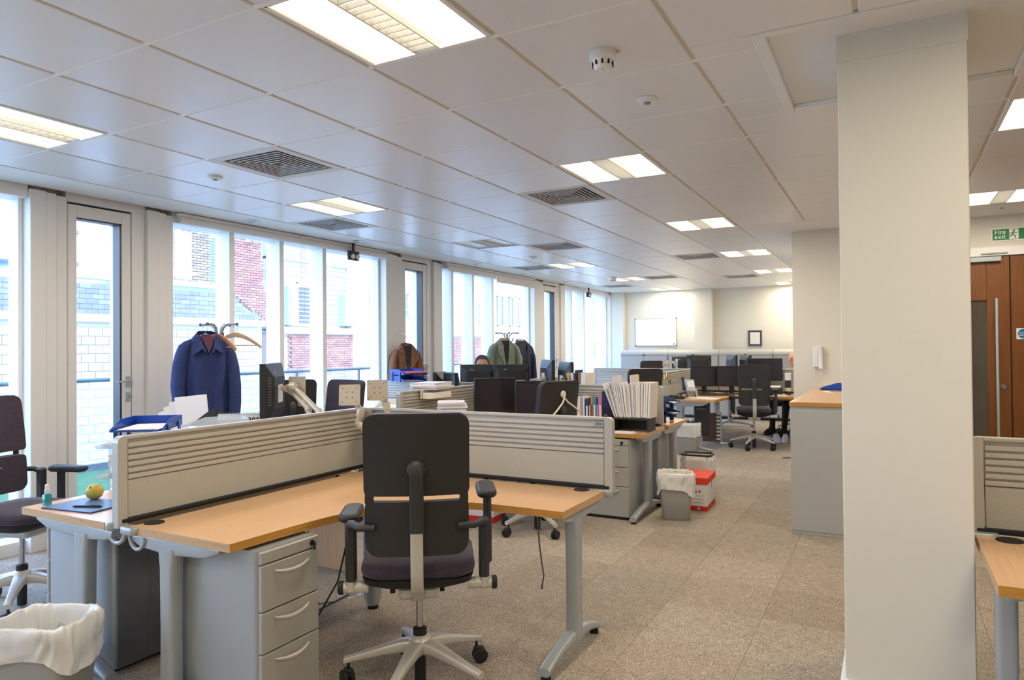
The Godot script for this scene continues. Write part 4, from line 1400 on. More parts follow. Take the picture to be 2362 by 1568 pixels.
func monitor_arm(called: String, label: String, joints: Array, plate_turn: float, plate_tilt := 0.0, with_plate := true) -> Node3D:
	# joints run from the clamp on the desk to the pivot behind the plate; the plate looks along +z turned by plate_turn
	var t := thing(called, label, "monitor mount", joints[0])
	var j := []
	for p in joints:
		j.append(p - joints[0])
	put(t, "clamp", geo().lathe([Vector2(0.0, 0.0), Vector2(0.048, 0.0), Vector2(0.048, 0.010), Vector2(0.026, 0.014), Vector2(0.024, 0.05), Vector2(0.0, 0.05)], 20).done(), M.arm_metal)
	for k in j.size() - 1:
		var a: Vector3 = j[k]
		var b: Vector3 = j[k + 1]
		put(t, "arm_tube", geo().tube([a, a.lerp(b, 0.5), b], [0.017, 0.016, 0.015], 12).done(), M.arm_metal)
		put(t, "joint", geo().tube([b - (b - a).normalized() * 0.03, b + (b - a).normalized() * 0.012], 0.022, 14).done(), M.arm_metal)
	var mid: Vector3 = (j[-1] + j[-2]) / 2
	put(t, "cable_ring", geo().tube(arc(mid + Vector3(0.02, -0.03, 0.0), Vector3(0.018, 0, 0), Vector3(0, 0.018, 0), 0, TAU, 14), 0.003, 6, false).done(), M.arm_metal)
	var e: Vector3 = j[-1]
	var b := Basis(Vector3.UP, deg_to_rad(plate_turn)) * Basis(Vector3.RIGHT, deg_to_rad(plate_tilt))
	put(t, "pivot", geo().lathe([Vector2(0.0, -0.02), Vector2(0.026, -0.02), Vector2(0.026, 0.02), Vector2(0.0, 0.02)], 18, e, b * Basis(Vector3.BACK, PI / 2)).tube([e, e + b * Vector3(0, 0, 0.045)], 0.016, 12).done(), M.arm_metal)
	if with_plate:
		var pl := put(t, "plate", geo().slab(0.118, 0.118, 0.045, 0.049, 0.006, 0.0008, e, b).done(), M.arm_metal)
		var hl := geo()
		for q in [[-1, -1], [1, -1], [1, 1], [-1, 1]]:
			for r in [0.016, 0.038, 0.050]:
				for s in [0.0445, 0.0495]:
					hl.lathe([Vector2(0.0, -0.0002), Vector2(0.0035 if r > 0.02 else 0.004, -0.0002), Vector2(0.0035 if r > 0.02 else 0.004, 0.0002), Vector2(0.0, 0.0002)], 8, e + b * Vector3(q[0] * r, q[1] * r, s), b * Basis(Vector3.RIGHT, PI / 2))
		put(pl, "screw_holes", hl.done(), M.steel_dark)
	return t


func make_pedestal(called: String, label: String, at: Vector3, turn: float, w: float, d: float, h: float) -> Node3D:
	# three drawers; the front looks along +z, the root stands on the floor in the middle
	var t := thing(called, label, "pedestal", at, turn)
	put(t, "body", geo().loft([ring_y(w, d - 0.02, 0.022, 0.02, 0, -0.01), ring_y(w, d - 0.02, 0.022, h, 0, -0.01)]).done(), M.steel)
	put(t, "plinth", geo().span(Vector3(-w / 2 + 0.02, 0, -d / 2 + 0.03), Vector3(w / 2 - 0.02, 0.02, d / 2 - 0.02)).done(), M.black)
	var ys := [0.025, h * 0.415, h * 0.655, h * 0.925, h]
	for k in 3:
		var y0: float = ys[k] + 0.002
		var y1: float = ys[k + 1] - 0.003
		var dr := put(t, "drawer", geo().box(Vector3(w - 0.004, y1 - y0, 0.018), Vector3(0, (y0 + y1) / 2, d / 2 - 0.009), 0.003).done(), M.ped_face)
		var hy := y1 - 0.030
		var pts := []
		for i in 9:
			var u := lerpf(-1, 1, i / 8.0)
			pts.append(Vector3(u * w * 0.29, hy - 0.012 * (1 - u * u), d / 2 + 0.004 + 0.018 * (1 - u * u)))
		put(dr, "handle", geo().tube(pts, [0.004, 0.006, 0.007, 0.008, 0.008, 0.008, 0.007, 0.006, 0.004], 8).done(), M.chair_metal)
	put(t, "top_strip", geo().box(Vector3(w - 0.004, h - ys[3] - 0.004, 0.018), Vector3(0, (h + ys[3]) / 2, d / 2 - 0.009), 0.003).done(), M.ped_face)
	put(t, "lock", geo().lathe([Vector2(0.011, 0.0), Vector2(0.011, 0.006), Vector2(0.0, 0.006)], 14, Vector3(w * 0.36, (h + ys[3]) / 2, d / 2), Basis(Vector3.RIGHT, PI / 2)).box(Vector3(0.012, 0.034, 0.006), Vector3(w * 0.36, (h + ys[3]) / 2 - 0.010, d / 2 + 0.016), 0.002).done(), M.black)
	return t


func ring_fine(w: float, d: float, r: float, n: int) -> PackedVector2Array:
	# a rounded rectangle walked in even steps
	var p := PackedVector2Array()
	for i in n:
		var a := TAU * i / n
		var c := Vector2(cos(a), sin(a))
		p.append(Vector2(signf(c.x) * pow(absf(c.x), 0.45) * w / 2, signf(c.y) * pow(absf(c.y), 0.45) * d / 2))
	return p


func make_bin(called: String, label: String, at: Vector3, turn: float, w: float, d: float, h: float, sd: int, black_rim := false) -> Node3D:
	var t := thing(called, label, "waste bin", at, turn)
	var g := geo()
	var rings := []
	for q in [[0.76, 0.002], [0.80, 0.008], [0.995, h - 0.02], [1.0, h], [0.975, h], [0.78, 0.012]]:
		rings.append(ring_y(w * q[0], d * q[0], 0.035, q[1], 0, 0, 5))
	g.loft(rings)
	put(t, "body", g.done(), M.bin)
	var n := FastNoiseLite.new()
	n.seed = sd
	n.frequency = 1.0
	n.fractal_octaves = 3
	rings = []
	var prof := [[0.62, h * 0.34], [0.78, h * 0.55], [0.86, h * 0.80], [0.92, h * 0.97], [0.97, h + 0.008], [1.03, h + 0.014], [1.09, h + 0.002], [1.10, h - 0.03], [1.085, h - 0.06], [1.075, h - 0.09], [1.07, h - 0.115], [1.075, h - 0.135]]
	for k in prof.size():
		var base := ring_fine(w * prof[k][0], d * prof[k][0], 0.05, 96)
		var ring := []
		for i in base.size():
			var a := base[i]
			var u := a.normalized()
			var an := TAU * i / base.size()
			var sag := (sin(an * 2.0 + sd) * 0.022 + sin(an * 3.0 + sd * 2.0) * 0.014 + sin(an * 7.0 + sd) * 0.004 - 0.012) if k >= 7 else 0.0
			var wr := n.get_noise_3d(u.x * 4.5, u.y * 4.5, prof[k][1] * 9.0) * 0.022 + absf(n.get_noise_3d(u.x * 9.0, u.y * 9.0 + 4, prof[k][1] * 22.0)) * 0.014
			if k >= 3 and k <= 5:
				wr *= 0.45
			ring.append(Vector3(a.x + u.x * wr, prof[k][1] + sag * float(k - 6) / 5.0 + (n.get_noise_2d(u.x * 3.0, u.y * 3.0 + 5) * 0.010 if k < 7 else 0.0), a.y + u.y * wr))
		rings.append(ring)
	put(t, "bin_liner", geo().loft(rings, true, false).done(), M.bag)
	if black_rim:
		rings = []
		for q in [[1.02, h + 0.018], [1.06, h + 0.022], [1.06, h + 0.034], [0.95, h + 0.036], [0.93, h + 0.018]]:
			rings.append(ring_y(w * q[0], d * q[0], 0.04, q[1]))
		put(t, "rim", geo().loft(rings, false, false).done(), M.black)
	return t


func paper_stack(called: String, label: String, category: String, at: Vector3, turn: float, w: float, d: float, sheets: int, thick: float, sd: int, mats: Array, group := "") -> Node3D:
	var t := thing(called, label, category, at, turn, group)
	var r := RandomNumberGenerator.new()
	r.seed = sd
	var y := 0.0
	for k in sheets:
		var th := thick * r.randf_range(0.6, 1.4)
		var b := Basis(Vector3.UP, r.randf_range(-0.10, 0.10))
		put(t, "sheet", geo().box(Vector3(w, th * 0.92, d), Vector3(r.randf_range(-0.012, 0.012), y + th / 2, r.randf_range(-0.012, 0.012)), 0.0, b).done(), mats[r.randi() % mats.size()])
		y += th
	M.pile_top = at.y + y
	return t


func letter_tray(called: String, label: String, at: Vector3, turn: float, m: Material, w := 0.26, d := 0.34, papers := 3, where := "letter tray", rise := 0.098) -> Node3D:
	# an open tray with a scooped front on +z
	var t := thing(called, label, "letter tray", at, turn)
	var g := geo()
	g.box(Vector3(w, 0.004, d), Vector3(0, 0.002, 0))
	g.box(Vector3(w, 0.055, 0.004), Vector3(0, 0.029, -d / 2 + 0.002))
	for s in [-1.0, 1.0]:
		var poly := PackedVector2Array([Vector2(-d / 2, 0.0), Vector2(d / 2, 0.0), Vector2(d / 2 + 0.015, 0.012), Vector2(d / 2 - 0.06, 0.035), Vector2(d / 2 - 0.13, 0.057), Vector2(-d / 2, 0.057)])
		g.prism(poly, -0.002, 0.002, Transform3D(Basis(Vector3(0, 0, 1), Vector3(1, 0, 0), Vector3(0, 1, 0)), Vector3(s * (w / 2 - 0.002), 0, 0)))
	put(t, "tray", g.done(), m)
	if rise > 0.0:
		for s in [-1.0, 1.0]:
			for q in [-0.3, 0.25]:
				put(t, "riser", geo().box(Vector3(0.008, rise + 0.03, 0.04), Vector3(s * (w / 2 + 0.004), 0.015 - rise / 2, d * q), 0.002).done(), m)
	for k in papers:
		var o := put(self, "paper_sheet", geo().box(Vector3(0.21, 0.003, 0.297), Vector3(0.004 * k, 0.007 + 0.004 * k, 0.006 * k), 0.0, Basis(Vector3.UP, 0.03 * k - 0.03)).done(), M.papers[k % 6], at, Vector3(0, turn, 0))
		tag(o, "white paper lying in the " + where, "paper", "papers in the " + where)
	return t


# ---------------------------------------------------------------- the two near desks
func near_desks() -> void:
	var a := make_desk("corner_desk", "beech corner desk with empty top and a chair pushed up to its curve", Vector3(-2.72, 0, -3.26), 1, 1, 1.47, 1.50, 0.585, 0.50, "beech corner desks")
	for q in [Vector3(0.035, DESK, 1.42), Vector3(1.36, DESK, 0.03)]:
		put(a, "cable_grommet", geo().lathe([Vector2(0.0, 0.0), Vector2(0.040, 0.0), Vector2(0.038, 0.004), Vector2(0.0, 0.004)], 20, q).done(), M.black_soft)
	var b := make_desk("corner_desk", "beech corner desk with a pear and a blue folder on its end", Vector3(-2.88, 0, -3.26), -1, 1, 1.47, 1.51, 0.63, 0.50, "beech corner desks")
	put(b, "cable_grommet", geo().lathe([Vector2(0.0, 0.0), Vector2(0.036, 0.0), Vector2(0.034, 0.004), Vector2(0.0, 0.004)], 20, Vector3(-0.04, DESK, 1.30)).done(), M.black_soft)
	var s1 := desk_screen("desk_screen", "slatted grey-beige desk screen between the empty desk and the pear's desk", Vector2(-2.80, -1.745), Vector2(-2.80, -3.31))
	# the clamp that ties both desks and the screen together at the near end
	put(s1, "desk_clamp", geo().slab(0.10, 0.050, -0.018, 0.012, 0.024, 0.003, Vector3(0.020, 0.680, 0.075), Basis(Vector3.RIGHT, PI / 2) * Basis(Vector3.BACK, PI / 2)).done(), M.steel)
	put(s1, "desk_clamp", geo().slab(0.05, 0.05, -0.018, 0.016, 0.024, 0.003, Vector3(0.01, 0.690, -0.035), Basis(Vector3.RIGHT, PI / 2)).done(), M.steel)
	put(s1, "clamp_hook", geo().tube(arc(Vector3(0.03, 0.665, -0.035), Vector3(0, 0, 0.055), Vector3(0, -0.05, 0), -0.2, PI * 0.9, 10), 0.009, 8).done(), M.steel)
	put(s1, "clamp_hook", geo().tube(arc(Vector3(0.03, 0.665, 0.10), Vector3(0, 0, 0.05), Vector3(0, -0.06, 0), 0.2, PI, 8), 0.008, 8).done(), M.steel)
	var s2 := desk_screen("desk_screen", "slatted desk screen with a small number plate beside the empty desk", Vector2(-2.775, -3.30), Vector2(-1.215, -3.30))
	put(s2, "desk_clamp", geo().slab(0.09, 0.05, -0.018, 0.014, 0.024, 0.003, Vector3(1.515, 0.685, 0.02), Basis(Vector3.RIGHT, PI / 2)).done(), M.steel)
	put(s2, "number_plate", geo().box(Vector3(0.052, 0.024, 0.003), Vector3(1.488, 1.026, 0.0185), 0.001).done(), M.steel)
	text(s2, "plate_lettering", "2C14", 0.011, M.ink, Vector3(1.488, 1.026, 0.0206))
	# chair A
	var c := make_chair("office_chair", "black office chair with grey star base pushed up to the empty desk", Vector3(-1.764, 0, -2.42), 34.0, 15.6, 0.705, 0.79, "black office chairs")
	M.chair0 = c
	copy_of(c, "purple-cushioned office chair turned sideways at the pear's desk", Vector3(-4.25, 0, -2.12), -72, "black office chairs")
	# pedestals
	make_pedestal("drawer_pedestal", "grey three-drawer pedestal under the empty beech desk", Vector3(-2.343, 0, -1.995), 90, 0.30, 0.55, 0.655)
	var pb := make_pedestal("drawer_pedestal", "grey drawer pedestal under the pear's desk with its dark back to the aisle", Vector3(-3.255, 0, -2.06), -90, 0.40, 0.53, 0.655)
	put(pb, "back_panel", geo().box(Vector3(0.395, 0.60, 0.012), Vector3(0, 0.33, -0.279), 0.003).box(Vector3(0.004, 0.60, 0.014), Vector3(0.05, 0.33, -0.279)).done(), M.steel_dark)
	var bp := thing("beech_panel", "upright beech panel standing behind the empty desk's corner", "panel", Vector3(-3.18, 0, -3.42))
	put(bp, "board", geo().box(Vector3(0.40, 0.64, 0.022), Vector3(0, 0.32, 0), 0.002).done(), M.beech)
	put(bp, "edge_strip", geo().box(Vector3(0.014, 0.64, 0.03), Vector3(-0.205, 0.32, 0), 0.003).done(), M.steel)
	# floor socket with cables
	var fs := thing("floor_socket", "grey round floor socket ring with a clear cable collar under the desk", "floor socket", Vector3(-2.76, 0, -3.12))
	put(fs, "ring", geo().lathe([Vector2(0.040, 0.003), Vector2(0.072, 0.004), Vector2(0.078, 0.0), Vector2(0.080, 0.0)], 26).done(), M.steel)
	put(fs, "collar", geo().lathe([Vector2(0.030, 0.0), Vector2(0.032, 0.06), Vector2(0.026, 0.07)], 18).done(), M.clear)
	var cb := put(self, "power_cable", geo().tube([Vector3(-2.60, 0.64, -2.95), Vector3(-2.58, 0.42, -2.90), Vector3(-2.55, 0.20, -2.78), Vector3(-2.56, 0.04, -2.62), Vector3(-2.62, 0.008, -2.48), Vector3(-2.70, 0.008, -2.55), Vector3(-2.72, 0.008, -2.78), Vector3(-2.74, 0.01, -3.08)], 0.005, 6).done(), M.black)
	tag(cb, "black power cable hanging from the empty desk to the floor socket", "cable")
	var cc := put(self, "power_cable", geo().tube([Vector3(-2.66, 0.64, -2.62), Vector3(-2.66, 0.45, -2.66), Vector3(-2.68, 0.2, -2.70), Vector3(-2.70, 0.05, -2.80), Vector3(-2.74, 0.008, -2.95)], 0.0035, 6).done(), M.black)
	tag(cc, "thin black cable hanging in front of the beech panel", "cable")
	var cd := put(self, "network_cable", geo().tube([Vector3(-1.62, 0.66, -3.24), Vector3(-1.60, 0.40, -3.235), Vector3(-1.585, 0.31, -3.23), Vector3(-1.578, 0.24, -3.24), Vector3(-1.588, 0.19, -3.24)], 0.004, 6).box(Vector3(0.009, 0.022, 0.008), Vector3(-1.590, 0.180, -3.24), 0.001).done(), M.steel_dark)
	tag(cd, "loose grey network cable dangling under the empty desk", "cable")
	# monitor arms without monitors on the empty desk
	monitor_arm("monitor_mount", "empty cream monitor arm with a tilted square plate in the desk corner", [Vector3(-2.60, 0.70, -3.13), Vector3(-2.615, 0.93, -3.10), Vector3(-2.66, 0.99, -3.07), Vector3(-2.64, 1.06, -3.075), Vector3(-2.70, 1.147, -3.06)], 32, -8)
	monitor_arm("monitor_mount", "empty cream monitor arm with an upright square plate in the desk corner", [Vector3(-2.53, 0.70, -3.20), Vector3(-2.545, 1.00, -3.20), Vector3(-2.56, 1.09, -3.20), Vector3(-2.605, 1.175, -3.19)], 28, 0)
	# desk B: monitor on an arm, an empty arm
	make_monitor("flat_monitor", "dark flat monitor seen edge-on on an arm above the pear's desk", Vector3(-3.53, 1.15, -3.23), -57, 0.42, 0.35, 0.0, "", false)
	monitor_arm("monitor_mount", "cream monitor arm carrying the edge-on monitor", [Vector3(-3.06, 0.70, -3.12), Vector3(-3.07, 0.92, -3.14), Vector3(-3.19, 1.045, -3.22), Vector3(-3.40, 1.165, -3.26)], -57, 0, false)
	monitor_arm("monitor_mount", "empty cream monitor arm seen from behind beside the edge-on monitor", [Vector3(-2.99, 0.70, -3.18), Vector3(-3.0, 0.92, -3.20), Vector3(-3.10, 1.03, -3.22), Vector3(-3.33, 1.18, -3.235)], 195, 0)
	# things on desk B
	var bt := thing("spray_bottle", "small clear spray bottle of turquoise liquid with white cap", "bottle", Vector3(-3.455, DESK, -1.83))
	put(bt, "bottle", geo().loft([ring_y(0.030, 0.030, 0.007, 0.0), ring_y(0.032, 0.032, 0.007, 0.004), ring_y(0.032, 0.032, 0.007, 0.046), ring_y(0.018, 0.018, 0.008, 0.054)]).done(), M.aqua)
	put(bt, "collar", geo().lathe([Vector2(0.010, 0.053), Vector2(0.011, 0.072), Vector2(0.009, 0.073)], 16).done(), M.white_plastic)
	put(bt, "spray_cap", geo().lathe([Vector2(0.0075, 0.072), Vector2(0.0085, 0.074), Vector2(0.0085, 0.092), Vector2(0.007, 0.095), Vector2(0.0, 0.096)], 16).done(), M.white_plastic)
	var pr := thing("pear", "round yellow-green pear resting on the blue folder", "fruit", Vector3(-3.345, DESK + 0.007, -1.985))
	var skin := textured(speckle_image([rgb(198, 182, 78), rgb(186, 172, 66), rgb(206, 192, 94), rgb(178, 150, 62)], 81, 64, 0.2), Vector3(8, 8, 8), 0.4, false)
	put(pr, "flesh", geo().lathe([Vector2(0.0, 0.0), Vector2(0.016, 0.001), Vector2(0.032, 0.012), Vector2(0.039, 0.030), Vector2(0.038, 0.046), Vector2(0.028, 0.063), Vector2(0.014, 0.071), Vector2(0.004, 0.069), Vector2(0.0, 0.067)], 24).done(), skin)
	put(pr, "calyx", geo().lathe([Vector2(0.0, -0.004), Vector2(0.006, 0.0), Vector2(0.003, 0.004), Vector2(0.0, 0.003)], 6, Vector3(0.010, 0.060, 0.026), Basis(Vector3.RIGHT, 0.9)).done(), M.frame_wood)
	var fo := thing("blue_folder", "thin blue folder lying on the pear's desk", "folder", Vector3(-3.255, DESK, -1.905), 8)
	put(fo, "lower_cover", geo().box(Vector3(0.31, 0.0025, 0.225), Vector3(0, 0.00125, 0), 0.0).done(), M.cert_blue)
	put(fo, "upper_cover", geo().box(Vector3(0.31, 0.0025, 0.225), Vector3(-0.002, 0.0057, 0.001), 0.0).done(), mat(rgb(84, 112, 152), 0.4))  # lighter than the lower cover: glossy sheen painted into the blue
	put(fo, "contents", geo().box(Vector3(0.297, 0.0022, 0.21), Vector3(0, 0.0034, 0), 0.0).done(), M.paper)
	var pn := thing("ballpoint_pen", "black ballpoint pen with a clip on the blue folder", "pen", Vector3(-3.20, DESK + 0.0115, -1.865), 24)
	put(pn, "barrel", geo().tube([Vector3(-0.07, 0, 0), Vector3(-0.058, 0, 0), Vector3(0.05, 0, 0), Vector3(0.062, 0, 0)], [0.0014, 0.0044, 0.0046, 0.0044], 10).done(), M.black)
	put(pn, "push_button", geo().tube([Vector3(0.062, 0, 0), Vector3(0.072, 0, 0)], 0.0025, 8).done(), M.black)
	put(pn, "clip", geo().box(Vector3(0.045, 0.0015, 0.004), Vector3(0.04, 0.006, 0), 0.0005).done(), M.plastic_dark)
	var nb := thing("card_box", "thin white box lying at the foot of the screen", "box", Vector3(-2.965, DESK, -1.90), 4)
	put(nb, "tray", geo().box(Vector3(0.10, 0.013, 0.07), Vector3(0, 0.0065, 0), 0.002).done(), M.white_plastic)
	put(nb, "lid", geo().box(Vector3(0.102, 0.004, 0.072), Vector3(0, 0.0152, 0), 0.001).done(), M.paper)
	var ms := thing("computer_mouse", "dark computer mouse on the pear's desk beside the screen", "mouse", Vector3(-3.42, DESK, -2.18), 30)
	put(ms, "shell", geo().loft([ring_y(0.056, 0.095, 0.026, 0.0), ring_y(0.060, 0.10, 0.028, 0.012), ring_y(0.050, 0.085, 0.024, 0.028), ring_y(0.025, 0.045, 0.012, 0.036)]).done(), M.plastic_dark)
	put(ms, "wheel", geo().tube([Vector3(-0.004, 0.033, -0.028), Vector3(0.004, 0.033, -0.028)], 0.008, 10).done(), M.black)
	# clear trays with a blue tray on top
	letter_tray("letter_tray", "clear letter tray, lowest of the stack on the pear's desk", Vector3(-3.54, DESK + 0.050, -2.36), -62, M.clear, 0.26, 0.34, 3, "lowest clear tray", 0.048)
	letter_tray("letter_tray", "clear letter tray, second of the stack on the pear's desk", Vector3(-3.54, DESK + 0.205, -2.36), -62, M.clear, 0.26, 0.34, 3, "second clear tray", 0.15)
	letter_tray("letter_tray", "blue letter tray on top of the clear trays", Vector3(-3.60, DESK + 0.285, -2.43), 38, M.blue_tray, 0.26, 0.34, 2, "blue top tray", 0.075)
	paper_stack("paper_pile", "pile of loose papers between the two clear trays", "papers", Vector3(-3.52, DESK + 0.112, -2.37), -58, 0.21, 0.29, 8, 0.006, 5, M.papers)
	letter_tray("letter_tray", "clear letter tray on the desk wing by the grey magazine box", Vector3(-3.66, DESK + 0.235, -2.92), -30, M.clear, 0.26, 0.34, 1, "clear tray by the magazine box", 0.0)
	paper_stack("paper_pile", "tall pile of papers under the clear tray by the magazine box", "papers", Vector3(-3.66, DESK, -2.92), -30, 0.22, 0.30, 16, 0.0098, 8, M.papers)
	# grey magazine box with fanned papers
	var mb := thing("magazine_box", "dark grey magazine box with a scooped side on the pear's desk", "magazine box", Vector3(-3.98, DESK, -3.04), 28)
	put(mb, "shell", geo().prism(PackedVector2Array([Vector2(-0.14, 0.0), Vector2(0.13, 0.0), Vector2(0.13, 0.33), Vector2(0.11, 0.335), Vector2(0.02, 0.27), Vector2(-0.14, 0.16)]), 0.040, 0.043, Transform3D(Basis(Vector3(1, 0, 0), Vector3(0, 0, 1), Vector3(0, 1, 0)), Vector3.ZERO)).prism(PackedVector2Array([Vector2(-0.14, 0.0), Vector2(0.13, 0.0), Vector2(0.13, 0.33), Vector2(0.11, 0.335), Vector2(0.02, 0.27), Vector2(-0.14, 0.16)]), -0.045, -0.042, Transform3D(Basis(Vector3(1, 0, 0), Vector3(0, 0, 1), Vector3(0, 1, 0)), Vector3.ZERO)).span(Vector3(0.128, 0, -0.045), Vector3(0.132, 0.33, 0.043)).span(Vector3(-0.14, 0, -0.045), Vector3(0.13, 0.004, 0.043)).done(), M.plastic_dark)
	var fan := [[-0.02, 0.10, 0.035], [-0.05, 0.20, 0.022], [-0.08, 0.30, 0.010], [-0.11, 0.42, -0.002], [-0.14, 0.52, -0.014], [-0.17, 0.60, -0.026]]
	for k in fan.size():
		var o := put(self, "paper_document", geo().box(Vector3(0.21, 0.297, 0.004), Vector3(fan[k][0], 0.17 + 0.02 * (5 - k), fan[k][2]), 0.0, Basis(Vector3.BACK, fan[k][1])).done(), M.papers[k % 3], Vector3(-3.98, DESK, -3.04), Vector3(0, 28, 0))
		tag(o, "white document fanned out of the dark grey magazine box", "document", "documents fanned in the magazine box")
	var cal := thing("desk_calendar", "standing desk calendar marked 2015 with a spiral edge", "calendar", Vector3(-3.72, DESK, -3.17), 38)
	put(cal, "card", geo().box(Vector3(0.30, 0.30, 0.003), Vector3(0, 0.148, 0.02), 0.0, Basis(Vector3.RIGHT, -0.14)).box(Vector3(0.30, 0.30, 0.003), Vector3(0, 0.148, -0.025), 0.0, Basis(Vector3.RIGHT, 0.14)).done(), M.paper)
	text(cal, "year", "2015", 0.036, M.ink, Vector3(0.085, 0.255, 0.0105), Vector3(-8, 0, 0))
	var sp := geo()
	for k in 26:
		sp.tube(arc(Vector3(-0.14 + 0.0112 * k, 0.297, -0.002), Vector3(0, 0, 0.009), Vector3(0, 0.009, 0), 0, TAU, 8), 0.0012, 4, false)
	put(cal, "spiral", sp.done(), M.steel)
	# bins in front
	var q := make_bin("waste_bin", "grey waste bin with a white liner in front of the pear's desk", Vector3(-2.905, 0, -1.535), 25, 0.31, 0.25, 0.37, 11)
	q.set_meta("group", "grey waste bins")


# ---------------------------------------------------------------- the middle group of desks
func row_of_files(called: String, label: String, group: String, start: Vector3, step: Vector3, spec: Array, category := "book") -> void:
	# spec: [thickness, height, depth, material, lean degrees]; the spines look along +z
	var p := start
	for s in spec:
		p += step * (s[0] / 2.0)
		var o := thing(called, label if s.size() < 6 else s[5], category, p, 0.0, group)
		o.rotation.z = deg_to_rad(s[4])
		put(o, "cover", geo().box(Vector3(s[0], s[1], 0.003), Vector3(0, s[1] / 2, s[2] / 2), 0.001).box(Vector3(0.002, s[1], s[2]), Vector3(-s[0] / 2 + 0.001, s[1] / 2, 0)).box(Vector3(0.002, s[1], s[2]), Vector3(s[0] / 2 - 0.001, s[1] / 2, 0)).done(), s[3])
		put(o, "pages", geo().box(Vector3(maxf(s[0] - 0.004, 0.001), s[1] - 0.006, s[2] - 0.006), Vector3(0, s[1] / 2, -0.001)).done(), M.paper)
		if s.size() > 6:
			put(o, "spine_title", geo().box(Vector3(s[0] * 0.45, s[1] * 0.5, 0.0012), Vector3(0, s[1] * 0.48, s[2] / 2 + 0.0018)).done(), s[6])
		p += step * (s[0] / 2.0 + 0.002)


